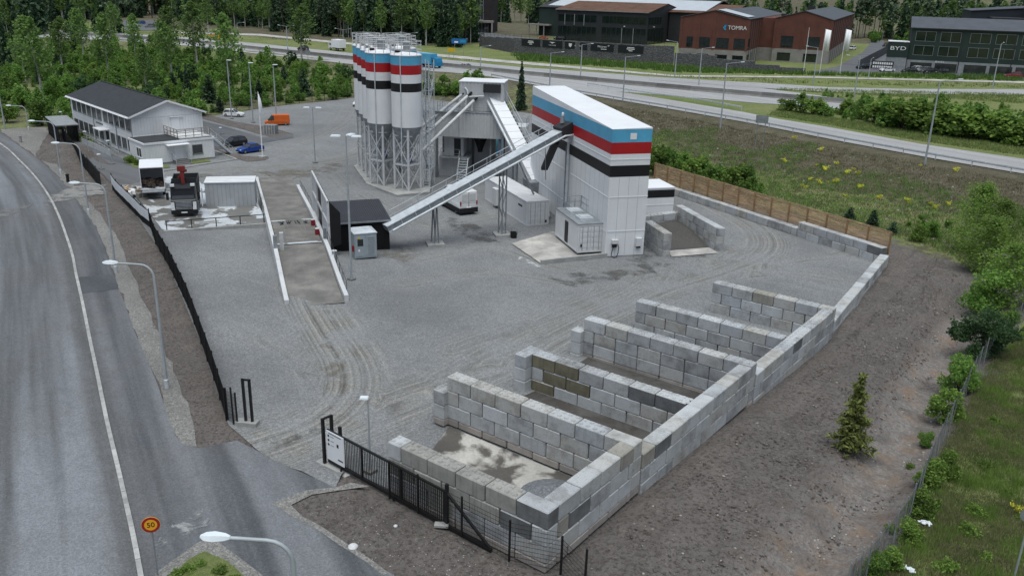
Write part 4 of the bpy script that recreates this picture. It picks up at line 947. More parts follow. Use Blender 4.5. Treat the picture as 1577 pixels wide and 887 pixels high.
# ------------------------------------------------------------------ mixing tower
def ribbed(b, x0, x1, y0, y1, z0, z1, s=.42, d=.06):
    """box with upright ribs on all four sides"""
    b.b2(x0, x1, y0, y1, z0, z1); n = int((x1-x0)/s)
    for i in range(n):
        x = x0+(i+.5)*(x1-x0)/n
        for y in (y0-d/2, y1+d/2): b.box((x, y, (z0+z1)/2), (s*.5, d, z1-z0-.1))
    n = int((y1-y0)/s)
    for i in range(n):
        y = y0+(i+.5)*(y1-y0)/n
        for x in (x0-d/2, x1+d/2): b.box((x, y, (z0+z1)/2), (d, s*.5, z1-z0-.1))
    return b
def mixing_tower():
    t = thing('mixing_tower', 'grey clad concrete mixing tower with a high cabin between silos and striped tower', 'mixing tower', (-56.5, 55.83, -1.15), R(30.7))
    ribbed(MB(), 0, 3.05, .25, 5.2, 5.25, 8.3).build('mixer_housing', MT['cladding'], t); ribbed(MB(), 3.07, 8.3, 0, 5.2, 5.25, 8.3).build('mixer_housing', MT['cladding'], t)
    MB().b2(-.1, 8.4, -.1, 5.3, 8.3, 8.4).build('platform', MT['galvd'], t)
    ribbed(MB(), 2.9, 8.35, 1.0, 5.0, 8.42, 11.9).build('head_house', MT['cladding'], t); MB().b2(2.8, 8.45, .9, 5.1, 11.9, 12.0).build('roof', MT['clean'], t)
    MB().b2(5.9, 8.0, .55, 1.05, 10.75, 11.75).build('conveyor_hood', MT['dgrey'], t)
    rail(MB(), [(2.9, 0, 8.4), (.3, .2, 8.4), (.3, 5, 8.4)], 1.15).build('guard_rail', MT['galvd'], t); rail(MB(), [(2.9, 0, 8.4), (6.1, 0, 8.4)], 1.15).build('guard_rail', MT['galvd'], t)
    MB().tube([(3.6, .9, 11.2), (3.9, .75, 10.9), (4.0, .7, 10.3), (4.2, .7, 10.15), (6.0, .7, 10.3)], .12, 8).build('vent_pipe', MT['galv'], t, True)
    for x, y in ((.15, .4), (8.1, .4), (.15, 5), (8.1, 5), (4.0, 5)): MB().box((x, y, 2.65), (.32, .32, 5.3)).build('column', MT['claddark'], t)
    MB().b2(6.8, 7.0, .6, 4.8, 0, 5.25).build('side_wall', MT['claddark'], t); MB().b2(.3, 7, 5.1, 5.25, 0, 5.25).build('back_wall', MT['cladding'], t)
    ribbed(MB(), .3, 3.9, 1.3, 4.6, 0, 2.55).build('plant_room', MT['cladding'], t)
    cab = ribbed(MB(), .9, 3.3, 1.5, 4.2, 2.62, 5.1).build('control_cabin', MT['cladding'], t); MB().b2(.8, 3.4, 1.4, 4.3, 5.1, 5.2).build('roof', MT['clean'], cab)
    MB().b2(2.15, 3.0, 1.42, 1.49, 2.7, 4.85).build('door', MT['dgrey'], cab); MB().b2(.28, .31, 1.9, 2.5, .1, 2.1).build('door', MT['dgrey'], t)
    MB().b2(.7, 4.3, .2, 1.45, 2.55, 2.63).build('walkway', MT['galvd'], t)
    rail(MB(), [(.7, 1.4, 2.6), (.7, .25, 2.6), (3.0, .25, 2.6)], 1.1).build('guard_rail', MT['galvd'], t)
    st = MB()
    for i in range(9): st.box((3.6+.0*i, .2-.22*i, 2.5-.28*i), (1.1, .24, .04))
    for x in (3.05, 4.15): st.bar((x, .3, 2.6), (x, -1.9, 0), .06, .2)
    st.build('stair', MT['galv'], t)
    rail(MB(), [(3.05, .3, 2.6), (3.05, -1.9, 0)], 1.0).build('stair_rail', MT['galvd'], t)
    MB().lathe((5.3, 2.6, 3.9), [(.95, 1.4), (.8, .8), (.35, -.4), (.3, -.8)], 16).build('discharge_cone', MT['rubber'], t, True)
    # neighbouring low block with pipes
    MB().b2(8.6, 11.2, 1.6, 5, 0, 6.6).build('water_tank', MT['offwhite'], t)
    rail(MB(), [(8.6, 1.6, 6.6), (11.2, 1.6, 6.6), (11.2, 5, 6.6)], 1.1).build('guard_rail', MT['galvd'], t)
    b = MB()
    for i in range(14): b.bar((9.2, 1.3, .4+i*.42), (10.1, 1.3, .4+i*.42), .05)
    b.bar((9.2, 1.3, 0), (9.2, 1.3, 7.6), .07).bar((10.1, 1.3, 0), (10.1, 1.3, 7.6), .07); b.build('ladder', MT['galv'], t)
mixing_tower()
def mixer_truck():
    p = G(747, 262); t = thing('mixer_truck', 'concrete mixer truck with teal drum waiting under the mixing tower', 'mixer truck', (p.x-1.0, p.y+1.6, -1.15), R(30.7+90))
    d = MB(); ax = Vector((1, 0, .18)).normalized(); pts = [Vector((0, 0, 2.35))+ax*l for l in (0, .4, 1.2, 2.4, 3.6, 4.2)]; d.tube(pts, [.55, .85, 1.2, 1.3, 1.0, .6], 20); d.build('drum', MT['teal'], t, True)
    MB().b2(-.2, 7.2, -.5, .5, .85, 1.1).build('chassis', MT['rubber'], t); MB().b2(5.2, 7.2, -1.2, 1.2, .8, 2.9).build('cab', MT['truckblue'], t)
    MB().bar((-.2, 0, 2.2), (-1.2, .3, .9), .55, .3).b2(-.5, .1, -.9, .9, 1.0, 3.0).b2(-.7, -.3, -.6, .6, 2.6, 3.4).build('chute', MT['rubber'], t)
    w = MB().lathe((0, 0, 0), [(.0, -.15), (.42, -.15), (.5, -.1), (.5, .1), (.42, .15), (0, .15)], 18).mesh('wheel', MT['rubber'])
    for x in (.5, 1.8, 6.2):
        for y in (-1.0, 1.0): o = link('wheel', w, t, (x, y, .5)); o.rotation_euler = (R(90), 0, 0)
mixer_truck()
# ------------------------------------------------------------------ black hopper shed, lid and cabinet
def hopper_shed():
    a, b = Vector((-41.1, 25.55)), Vector((-38.4, 29.7)); v = b-a; rz = math.atan2(v.y, v.x); W_ = v.length; t = thing('hopper_shed', 'black wooden shed with a ribbed metal roof at the foot of the long conveyor', 'shed', (a.x, a.y, -.95), rz)
    m = mat('black_boards', (.008, .008, .009), .85, .2, 1.); D_ = 5.2
    b = MB(); b.add([(0, 0, 0), (W_, 0, 0), (W_, D_, 0), (0, D_, 0), (0, 0, 2.75), (W_, 0, 2.75), (W_, D_, 3.35), (0, D_, 3.35)], [(3, 2, 1, 0), (4, 5, 6, 7), (0, 1, 5, 4), (1, 2, 6, 5), (2, 3, 7, 6), (3, 0, 4, 7)]); b.build('wall', m, t)
    bd = MB().box((0, -.012, 1.35), (.012, .024, 2.7)).mesh('batten', m)
    for i in range(1, int(W_/.3)): link('batten', bd, t, (i*.3, 0, 0))
    q = MB(); q.add([(-.15, -.2, 2.76), (W_+.15, -.2, 2.76), (W_+.15, D_+.1, 3.4), (-.15, D_+.1, 3.4), (-.15, -.2, 2.86), (W_+.15, -.2, 2.86), (W_+.15, D_+.1, 3.5), (-.15, D_+.1, 3.5)], [(3, 2, 1, 0), (4, 5, 6, 7), (0, 1, 5, 4), (1, 2, 6, 5), (2, 3, 7, 6), (3, 0, 4, 7)])
    rf = q.build('roof', MT['roofm'], t); rb = MB(); n = int((W_+.2)/.2)
    for i in range(n+1): x = -.1+i*.2; rb.bar((x, -.2, 2.875), (x, D_+.1, 3.515), .045, .04)
    rb.build('roof_ribs', MT['roofm'], rf)['kind'] = 'stuff'
    MB().box((W_/2, -.21, 2.8), (W_+.3, .04, .16)).build('gutter', MT['galvd'], t)
hopper_shed()
def hopper_lid():
    a, b = RA+RD*25.5+RS*2.5, RA+RD*12.6+RS*2.5; v = b-a; L = v.length; t = thing('raised_hatch', 'raised lid with white frame and black back standing beside the weighbridge ramp', 'hatch', (a.x, a.y, .05), math.atan2(v.y, v.x)); Hh = 4.2; wf = MT['steelwhite']
    def q(x, y, z): return (x, y, z)
    for x in (.08, L*.34, L*.67, L-.1): MB().b2(x-.1, x+.1, -.12, .08, 0, Hh).build('upright', wf, t)
    for z in (.08, Hh*.5, Hh-.08): MB().b2(0, L, -.1, .06, z-.1, z+.1).build('cross_rail', wf, t)
    pf = mat('pale_panel', (.5, .52, .55), .5, .06)
    for i, (x0, x1) in enumerate(((.1, L*.34), (L*.34, L*.67), (L*.67, L-.1))):
        if i == 1: MB().b2(x0+.12, x1-.1, .02, .05, .1, Hh-.1).build('dark_panel', MT['black'], t)
        else: MB().b2(x0+.1, x1-.1, .02, .05, .1, Hh-.1).build('panel', pf, t)
    MB().prof([(L*.3, .0), (L+.0, .0), (L+.0, Hh), (L*.3, Hh)], .09, .12).build('back_cladding', MT['black'], t)
    b = MB(); b.add([(L, .1, .0), (L, 1.0, .3), (L, 1.0, Hh-1.1), (L, .1, Hh-.05), (L-.5, .1, .0), (L-.5, 1.0, .3), (L-.5, 1.0, Hh-1.1), (L-.5, .1, Hh-.05)], [(0, 1, 2, 3), (7, 6, 5, 4), (0, 4, 5, 1), (1, 5, 6, 2), (2, 6, 7, 3), (3, 7, 4, 0)]); b.build('end_cheek', MT['black'], t)
hopper_lid()
def cabinet():
    a, b = G(547, 401), G(581, 399); v = Vector(P2(b))-Vector(P2(a)); W_ = v.length; t = thing('generator_cabinet', 'grey metal equipment cabinet in front of the black shed', 'cabinet', (a.x, a.y, h(a.x, a.y)), math.atan2(v.y, v.x)); m = mat('cabinet_grey', (.34, .385, .41), .5, .06, 1.5)
    bevel(MB().b2(0, W_, 0, 2.0, .12, 2.3).build('body', m, t), .03); q = MB().b2(-.05, W_+.05, -.05, 2.05, 2.3, 2.38); q.box((W_/2, 1.0, 2.44), (W_, 2.0, .12), 0, .75); q.build('roof', MT['galv'], t)
    for x0, x1 in ((.08, W_/2-.02), (W_/2+.02, W_-.08)): MB().b2(x0, x1, -.035, -.002, .3, 2.15).build('door', m, t)
    lv = MB().box((0, 0, 0), (.6, .03, .05)).mesh('louvre', MT['galvd'])
    for i in range(9): link('louvre', lv, t, (W_*.74, -.045, .5+i*.18))
    MB().b2(.25, .75, -.05, -.036, 1.25, 1.85).build('window', MT['glassg'], t); MB().b2(.28, .48, -.05, -.036, 1.9, 2.05).build('warning_label', MT['yellow'], t); MB().b2(.3, .45, -.05, -.036, .75, .95).build('notice', MT['clean'], t)
    for x in (.12, W_-.12): MB().b2(x-.08, x+.08, .1, 1.9, 0, .12).build('skid', MT['galvd'], t)
    MB().b2(-.16, -.02, .1, .4, .75, 1.25).build('fire_extinguisher', MT['carred'], t)
cabinet()
# ------------------------------------------------------------------ weighbridge ramp
def rz_(x): return 1.0*sm(0, 14, x)*(1-.75*sm(22, 46, x))
def ramp():
    t = thing('weighbridge', 'weighbridge ramp between low white concrete walls, leading down to the gravel yard', 'weighbridge', (RA.x, RA.y, h(RA.x, RA.y)), math.atan2(RD.y, RD.x)); base = h(RA.x, RA.y)
    def z(x): p = RA+RD*x; return h(p.x, p.y)+rz_(x)-base
    def strip(nm, x0, x1, y0, y1, m, up_=0, n=1, thick=.5):
        b = MB(); k = max(2, int((x1-x0)/.8)); vs = []; fs = []
        for i in range(k+1):
            x = x0+(x1-x0)*i/k; zz = z(x)+up_
            for j in range(9): vs.append((x, y0+(y1-y0)*j/8, zz+.015*noise.noise((x*.5, j*.7, 2))))
        for i in range(k):
            for j in range(8): fs.append((i*9+j, i*9+9+j, i*9+10+j, i*9+1+j))
        b.add(vs, fs); return b.build(nm, m, t, True)
    strip('approach_ramp', -.6, 13.4, -1.95, 1.95, GM['rampm'], .065); strip('departure_ramp', 22.2, RL+1, -1.95, 1.95, GM['rampm'], .06)
    for i in range(3): strip('scale_deck', 13.6+i*2.85, 13.6+i*2.85+2.8, -1.9, 1.9, GM['rampm'], .12)
    for yy in (-.95, -.55, .55, .95):
        strip('track_strip', 13.7, 21.9, yy-.03, yy+.03, MT['conc_d'], .132)
    for x in (13.45, 22.1): strip('joint_plate', x-.25, x+.2, -1.9, 1.9, GM['wash'], .14)
    n = 16; L = RL/n
    for s in (-1, 1):
        for i in range(n):
            x0, x1 = i*L+.015, (i+1)*L-.015
            if s < 0 and i > 13: continue
            zz0, zz1 = z(x0), z(x1); hh = .42; y0, y1 = (s*2.0, s*2.32); ya, yb = min(y0, y1), max(y0, y1); b = MB(); lo = -1.9
            b.add([(x0, ya, lo), (x1, ya, lo), (x1, yb, lo), (x0, yb, lo), (x0, ya, zz0+hh), (x1, ya, zz1+hh), (x1, yb, zz1+hh), (x0, yb, zz0+hh)], [(3, 2, 1, 0), (4, 5, 6, 7), (0, 1, 5, 4), (1, 2, 6, 5), (2, 3, 7, 6), (3, 0, 4, 7)])
            b.build('parapet_block', MT['offwhite'], t)
    b = MB()
    rail(b, [(1.2, -2.35, z(1.2)+.4), (13, -2.35, z(13)+.4)], .75, .02, True, (1.,), 2.); b.build('hand_rail', MT['wire'], t)
    b = MB(); rail(b, [(26, -2.35, z(26)+.4), (39, -2.35, z(39)+.4)], .75, .02, True, (1.,), 1.6); b.build('hand_rail', MT['wire'], t)
    b = MB(); rail(b, [(24, 2.4, z(24)+.4), (40, 2.4, z(40)+.4)], .7, .02, True, (1.,), 1.6); b.build('hand_rail', MT['wire'], t)
    for x in (16.0, 19.6):
        o = MB().b2(x-.22, x+.22, -1.98, -1.6, z(x)+.12, z(x)+.65).build('signal_box', MT['carred'], t); MB().b2(x-.2, x+.2, -1.96, -1.62, z(x)+.65, z(x)+.7).build('cap', MT['offwhite'], o)
    for i in range(4):
        y = -1.2+i*.75; b = MB()
        for k in range(5): b.bar((20.6+rnd_.uniform(-.3, .3), y+rnd_.uniform(-.2, .2), z(20.6)+.13), (20.6+rnd_.uniform(-.4, .4), y+rnd_.uniform(-.3, .3), z(20.6)+.35), .05)
        b.build('drain_grate', MT['dgrey'], t)
    for x, y, hh in ((11.5, 2.15, 1.5), (11.9, 1.6, 1.6)): MB().b2(x-.16, x+.16, y-.16, y+.16, z(x)-.1, z(x)+hh).build('reader_post', MT['steelwhite'] if y < 2 else MT['galvd'], t)
    MB().b2(13.2, 13.5, -2.3, -2.05, z(13), z(13)+1.35).build('reader_post', MT['galvd'], t)
rnd_ = random.Random(3)
ramp()
p = G(469, 414); t = thing('reader_post', 'grey upright card reader post beside the ramp rail by the black shed', 'post', G(516, 414)); MB().b2(-.16, .16, -.13, .13, 0, 1.55).build('column', MT['pavers'], t); MB().b2(-.18, .18, -.15, .15, 1.55, 1.62).build('cap', MT['clean'], t); MB().b2(-.1, .1, -.145, -.131, 1.1, 1.3).build('keypad', MT['clean'], t)
# ------------------------------------------------------------------ wash slab
WZ = -.42
sp = [P2(atz(x, y, WZ)) for x, y in ((252, 356), (412, 344), (398, 316), (396, 300), (310, 283), (300, 270), (245, 273), (196, 285), (224, 320))]
sheet('wash_slab', sp, GM['wash'], 0, .8, .0, None, zf=lambda x, y: WZ)
MB_ = MB(); pts = sp[:2]
a, c = Vector(sp[0]), Vector(sp[1]); v = c-a
n = 6
kt = thing('slab_wall', 'low concrete retaining wall along the front of the wet wash slab', 'retaining wall', (a.x, a.y, -1.4), math.atan2(v.y, v.x))
for i in range(n): MB().b2(v.length*i/n+.01, v.length*(i+1)/n-.01, -.28, -.004, 0, .98+.07).build('wall_block', MT['concrete'], kt)
ra = thing('slab_railing', 'thin dark post and rail fence along the front of the wash slab', 'railing', (a.x, a.y, WZ), math.atan2(v.y, v.x)); L = v.length
for i in range(5): MB().box((.3+i*(L-.6)/4, .12, .45), (.09, .09, .9)).build('post', MT['dgrey'], ra)
MB().box((L/2, .12, .88), (L-.4, .06, .07)).build('rail', MT['dgrey'], ra)
wt = thing('wash_wall', 'pale grey concrete box shelter standing on the wash slab', 'shelter', (*P2(atz(318, 319, WZ)), WZ), face(atz(318, 319, WZ), atz(394, 317, WZ))); Lw = (Vector(P2(atz(318, 319, WZ)))-Vector(P2(atz(394, 317, WZ)))).length
pw = mat('pale_wall', (.40, .42, .44), .7, .06, .9, streak=.25)
MB().b2(0, Lw, 0, .3, 0, 2.5).build('front_wall', pw, wt); MB().b2(0, .3, .302, 2.4, 0, 2.5).build('side_wall', pw, wt); MB().b2(Lw-.3, Lw, .302, 2.4, 0, 2.5).build('side_wall', pw, wt); MB().b2(.302, Lw-.302, 2.1, 2.4, 0, 2.5).build('back_wall', pw, wt)
for k in range(4): MB().b2(-.05, Lw+.05, -.08+k*.64, -.08+k*.64+.62, 2.5, 2.6+.02*k).build('roof_slab', MT['white'], wt)
j = MB()
for i in range(1, 12): j.b2(Lw*i/12-.012, Lw*i/12+.012, -.004, .001, .05, 2.45)
j.build('panel_joints', MT['conc_d'], wt)['kind'] = 'stuff'
gr = thing('drain_frame', 'pale rectangular drain frame lying on the wash slab', 'drain', (*P2(atz(318, 343, WZ)), WZ), face(atz(305, 344, WZ), atz(333, 342, WZ)))
MB().b2(-1.1, 1.1, -.5, .5, .0, .06).build('frame', MT['concrete'], gr); MB().b2(-.7, .75, -.25, .2, .06, .075).build('grate', MT['galvd'], gr)
# ------------------------------------------------------------------ vehicles
WHM = MB().lathe((0, 0, 0), [(0, -.11), (.24, -.11), (.33, -.08), (.33, .08), (.24, .11), (0, .11)], 18).mesh('wheel', MT['rubber'], True)
HUB = MB().lathe((0, 0, 0), [(0, .118), (.19, .116), (.21, .105)], 12).mesh('hub', MT['chrome'])
def wheels(t, xs_, y, r=.33, wm=None):
    for x in xs_:
        for s in (-1, 1):
            o = link('wheel', wm or WHM, t, (x, s*y, r)); o.rotation_euler = (R(-90*s), 0, 0); o.scale = (r/.33,)*3
            u = link('hub', HUB, o)
def shell(b, secs):
    """loft of cross sections: (x, half width, z0, z1) rectangles along x"""
    n = len(secs); vs = []; fs = []
    for x, w0, w1, z0, z1 in secs: vs += [(x, -w0, z0), (x, w0, z0), (x, w1, z1), (x, -w1, z1)]
    for i in range(n-1):
        for k in range(4): fs.append((i*4+k, i*4+(k+1) % 4, i*4+4+(k+1) % 4, i*4+4+k))
    fs += [(3, 2, 1, 0), tuple(range(4*n-4, 4*n))]; return b.add(vs, fs)
_cars = {}
def car(kind, m, label, p, rz, group=None, z=None):
    """front points along local +x; p is the middle of the car on the ground"""
    t = thing({'van': 'van', 'wagon': 'parked_car', 'hatch': 'parked_car', 'sedan': 'parked_car', 'sport': 'parked_car'}[kind], label, 'van' if kind == 'van' else 'car', (p[0], p[1], h(p[0], p[1])+.055 if z is None else z), rz, group)
    k = (kind, m.name)
    if k not in _cars:
        b = MB(); g = MB(); rf = MB()
        if kind == 'van':
            L = 5.4; shell(b, [(-2.65, .93, .93, .42, 1.15), (-2.6, .97, .97, .35, 1.2), (1.3, .97, .97, .32, 1.22), (2.1, .95, .93, .32, 1.12), (2.6, .85, .8, .38, .92), (2.68, .78, .75, .45, .8)])
            shell(b, [(-2.66, .95, .86, 1.2, 2.28), (-2.6, .96, .88, 1.2, 2.36), (.75, .96, .88, 1.22, 2.36)]); shell(b, [(.75, .90, .88, 2.3, 2.36), (1.0, .86, .84, 2.24, 2.32)])
            shell(g, [(.755, .95, .87, 1.22, 2.29), (1.0, .94, .85, 1.22, 2.23), (2.0, .9, .88, 1.12, 1.16)])
        else:
            hh = {'hatch': 1.5, 'wagon': 1.5, 'sedan': 1.43, 'sport': 1.2}[kind]; rear = {'hatch': -2.0, 'wagon': -2.2, 'sedan': -2.3, 'sport': -2.2}[kind]
            bz = .92 if kind != 'sport' else .75
            shell(b, [(rear-.02, .72, .68, .42, bz-.12), (rear+.08, .86, .8, .3, bz), (-1.1, .9, .86, .24, bz+.02), (.75, .9, .86, .24, bz), (1.55, .88, .8, .26, bz-.1), (2.05, .82, .72, .3, bz-.22), (2.2, .7, .64, .38, bz-.36)])
            r0 = {'hatch': (rear+.12, rear+.5), 'wagon': (rear+.1, rear+.42), 'sedan': (-1.75, -1.0), 'sport': (-1.9, -.7)}[kind]
            shell(g, [(r0[0], .84, .80, bz-.02, bz+.02), (r0[1], .84, .64, bz, hh-.04), (.05, .84, .64, bz, hh-.04), (.85, .84, .80, bz-.04, bz)])
            shell(rf, [(r0[1]-.04, .66, .6, hh-.045, hh-.02), (r0[1]+.2, .66, .58, hh-.045, hh), (-.2, .66, .58, hh-.045, hh), (.1, .66, .6, hh-.045, hh-.025)])
            for x in (-.55, ): 
                for s in (-1, 1): rf.bar((x, s*.845, bz), (x, s*.65, hh-.03), .07, .05)
            for s in (-1, 1): rf.bar((.82, s*.83, bz), (.05, s*.65, hh-.03), .05, .05); rf.bar((r0[0], s*.83, bz), (r0[1], s*.65, hh-.03), .07, .06)
        _cars[k] = (b.mesh('body', m, True), g.mesh('windows', MT['glass'], True), rf.mesh('roof', m, True) if rf.v else None)
    bm_, gm_, rm_ = _cars[k]
    bevel(link('body', bm_, t), .03); link('windows', gm_, t)
    if rm_: link('roof', rm_, t)
    F = 2.66 if kind == 'van' else 2.16; Rr = -2.68 if kind == 'van' else {'hatch': -2.0, 'wagon': -2.2, 'sedan': -2.3, 'sport': -2.2}[kind]; zz = .72 if kind != 'sport' else .6
    for s in (-1, 1):
        MB().box((F-.06, s*.62, zz-.06 if kind != 'van' else .78), (.12, .26, .14)).build('headlight', MT['headlamp'], t); MB().box((Rr+.02, s*(.62 if kind != 'van' else .88), zz+.05 if kind != 'van' else 1.2), (.1, .26 if kind != 'van' else .12, .12 if kind != 'van' else .4)).build('tail_light', MT['redlamp'], t)
    MB().box((F-.02, 0, .45), (.12, 1.2, .16)).build('grille', MT['rubber'], t); MB().box((Rr, 0, .62 if kind != 'van' else .75), (.06, .5, .12)).build('number_plate', MT['clean'], t)
    if kind == 'van':
        MB().b2(Rr-.01, Rr+.02, -.8, .8, .3, .5).build('bumper', MT['rubber'], t)
        for s in (-1, 1): MB().b2(Rr-.008, Rr+.02, s*.42-.3, s*.42+.3, 1.4, 2.1).build('rear_window', MT['glass'] if m.name.startswith('orange') else MT['offwhite'], t); MB().box((1.35, s*1.02, 1.3), (.12, .16, .25)).build('mirror', MT['rubber'], t)
        MB().b2(Rr-.012, Rr+.01, -.015, .015, .55, 2.25).build('door_gap', MT['rubber'], t)
        wheels(t, (-1.75, 1.75), .86, .34)
    else:
        for s in (-1, 1): MB().box((.62, s*.95, bz_(kind)), (.14, .14, .1)).build('mirror', m, t)
        wheels(t, (-1.35, 1.38), .80, .32)
    return t
def bz_(k): return .98 if k != 'sport' else .8
def pose(front_px, rear_px): a, b = G(*front_px), G(*rear_px); v = a-b; return (a+b)/2, math.atan2(v.y, v.x)
p, a = pose((370, 181), (341, 180)); car('hatch', MT['carwhite'], 'white hatchback parked by the trees beyond the office', (p.x, p.y+.6), a).scale = (.84,)*3
p, a = pose((336, 229), (373, 224)); car('wagon', MT['carblack'], 'dark grey estate car parked in front of the blue car', (p.x, p.y+.6), a).scale = (.88,)*3
p, a = pose((367, 239), (402, 234)); car('sedan', MT['carblue'], 'bright blue saloon parked by the single flagpole', (p.x-.5, p.y+.4), a).scale = (.86,)*3
p, a = pose((411, 195), (446, 194)); car('van', MT['orange'], 'orange delivery van parked on the gravel lot', (p.x-.6, p.y+.3), a).scale = (.74, .8, .74)
p, a = pose((538, 166), (552, 162)); car('hatch', MT['carwhite'], 'white car whose rear is hidden behind the leftmost silo', (p.x+.6, p.y+1.2), a)
wv = car('van', MT['carwhite'], 'white panel van with twin rear doors parked behind the long conveyor', (-44.1, 45.7), R(156)); MB().b2(-2.72, 2.4, -.99, .99, .25, .72).build('sill', MT['rubber'], wv); wv.scale = (1.08, 1.08, 1.08)
hwc = [('hatch', 'carblack', 'dark car driving on the highway left of the silos', (460, 78), (474, 80)), ('sport', 'carwhite', 'white car driving on the highway right of the blue lorry', (728, 107), (710, 105)), ]
for k, m, lab, f, r in hwc:
    p, a = pose(f, r); car(k, MT[m], lab, (p.x, p.y), a, 'cars on the highway')
for k, m, lab, f, r in (
    ('hatch', 'carblack', 'black car parked by the glass front of the dark green dealership, beside a white car', (1390, 113.5), (1409, 113.5)), ('hatch', 'carwhite', 'white car parked at the dark green dealership, roof just above the black car', (1401, 111), (1416, 111)),
    ('wagon', 'cargrey', 'grey car half hidden behind others in front of the dealership glass front', (1413, 112), (1430, 112)), ('hatch', 'carblack', 'dark blue car fourth along the dealership front', (1424, 114.5), (1440, 114)), ('hatch', 'carblack', 'dark car with glinting windows under the small dealership sign', (1441, 115), (1457, 115)),
    ('hatch', 'carred', 'dark red car near the lamp post at the dealership right end', (1550, 120), (1571, 121)), ('hatch', 'carblack', 'dark car waiting beside the slatted screen at the lane mouth', (1322, 107), (1337, 107)), ('sport', 'carwhite', 'white car half hidden behind the white lettered billboard', (1358, 111), (1372, 111)),
    ('wagon', 'carblack', 'dark car at the top of the lane beside the dealership sign block', (1357, 73), (1373, 72)), ('hatch', 'carwhite', 'white car parked beside the red brick hall behind the flags', (1304, 78), (1319, 77)),
    ('sport', 'orange', 'bright orange sports car on the terrace above the banners', (827, 60), (847, 62)), ('wagon', 'carblack', 'black car on the terrace right of the orange sports car', (851, 62), (872, 63)),
    ('hatch', 'carwhite', 'white car in the first parking row below the dark tower', (724, 53), (732, 56)), ('wagon', 'cargrey', 'silver grey car parked nearest the highway below the dark tower', (734, 56), (748, 59)), ('hatch', 'carwhite', 'white car with its roof showing between others below the dark tower', (732, 49), (745, 51)), ('hatch', 'carblack', 'black car at the left end of the dark tower parking', (711, 47), (722, 50)), ('hatch', 'cargrey', 'grey car at the back of the dark tower parking', (745, 47), (756, 49)),
    ('hatch', 'carwhite', 'white car at the far left parking between the tree trunks', (199, 41), (210, 41)), ('hatch', 'carblue', 'blue car at the far left parking between the tree trunks', (211, 38), (222, 38)), ('wagon', 'cargrey', 'grey car at the right end of the far left parking', (224, 43), (238, 43))):
    p, a = pose(f, r); car(k, MT[m], lab, (p.x, p.y), a, 'cars parked at the far buildings')
def lorry(label, p, rz, cabm, boxm, L=7.5, name='lorry', flat=False, z=None, H=3.3, open_rear=False, group=None, W_=2.4):
    t = thing(name, label, 'lorry', (p[0], p[1], (h(p[0], p[1])+.055) if z is None else z), rz, group)
    shell(MB(), [(L/2-1.9, W_/2-.05, W_/2-.1, .6, 2.5), (L/2-.9, W_/2-.05, W_/2-.12, .55, 2.5), (L/2-.3, W_/2-.06, W_/2-.2, .5, 2.3), (L/2-.05, W_/2-.1, W_/2-.15, .5, 1.4)]).build('cab', cabm, t)
    shell(MB(), [(L/2-.5, W_/2-.2, W_/2-.28, 1.42, 2.2), (L/2-.1, W_/2-.2, W_/2-.25, 1.40, 1.5)]).build('windscreen', MT['glass'], t)
    for s in (-1, 1): MB().box((L/2-1.1, s*(W_/2-.06), 1.75), (.8, .05, .55)).build('side_window', MT['glass'], t)
    MB().b2(-L/2, L/2-.6, -.45, .45, .55, .8).build('chassis', MT['rubber'], t)
    if open_rear:
        b = MB(); x0, x1, w, z0 = -L/2, L/2-2.0, W_/2, .85
        b.b2(x0, x1, -w, -w+.06, z0+.12, H-.08).b2(x0, x1, w-.06, w, z0+.12, H-.08).b2(x0, x1, -w, w, z0, z0+.118).b2(x0, x1, -w, w, H-.078, H).b2(x1-.06, x1-.002, -w+.062, w-.062, z0+.12, H-.08); b.build('cargo_box', boxm, t)
        rr = random.Random(2); q = MB()
        for i in range(26): q.box((x0+rr.uniform(.15, 1.9), rr.uniform(-w+.3, w-.3), z0+.2+rr.uniform(0, .7)), (rr.uniform(.2, .6), rr.uniform(.2, .6), rr.uniform(.15, .45)), rr.uniform(0, 3))
        q.build('load', mat('scrap_load', (.12, .09, .07), .9, .3, 3, rnd=.3), t)['kind'] = 'stuff'
        MB().b2(x0-1.2, x0-.02, -w+.1, w-.1, .78, .84).build('tail_lift', MT['galvd'], t)
    elif flat: MB().b2(-L/2, L/2-2.1, -W_/2, W_/2, .85, 1.0).build('bed', boxm, t); MB().b2(-L/2, -L/2+.08, -W_/2, W_/2, 1.0, 1.6).b2(-L/2+.1, L/2-2.1, -W_/2, -W_/2+.06, 1.002, 1.6).b2(-L/2+.1, L/2-2.1, W_/2-.06, W_/2, 1.002, 1.6).build('drop_side', boxm, t)
    else: bevel(MB().b2(-L/2, L/2-2.0, -W_/2, W_/2, .85, H).build('cargo_box', boxm, t), .05)
    wheels(t, (-L/2+1.2, -L/2+2.2, L/2-1.1) if L > 7 else (-L/2+1.2, L/2-1.1), W_/2-.18, .46)
    for s in (-1, 1): MB().box((-L/2-.02, s*(W_/2-.25), .75), (.06, .3, .16)).build('tail_light', MT['redlamp'], t)
    return t
p, a = pose((508, 77), (531, 80)); lorry('white box lorry driving on the highway left of the silos', (p.x, p.y), a, MT['carwhite'], MT['clean'], 6.2, H=3.2, group='lorries on the highway')
p, a = pose((677, 106), (640, 102)); lorry('bright blue lorry on the highway behind the silos', (p.x, p.y), a, MT['truckblue'], MT['blue'], 8.5, group='lorries on the highway')
p, a = pose((344, 64), (321, 61)); lorry('yellow flatbed lorry on the highway at the far left', (p.x, p.y), a, MT['caryellow'], MT['caryellow'], 7.0, flat=True, group='lorries on the highway')
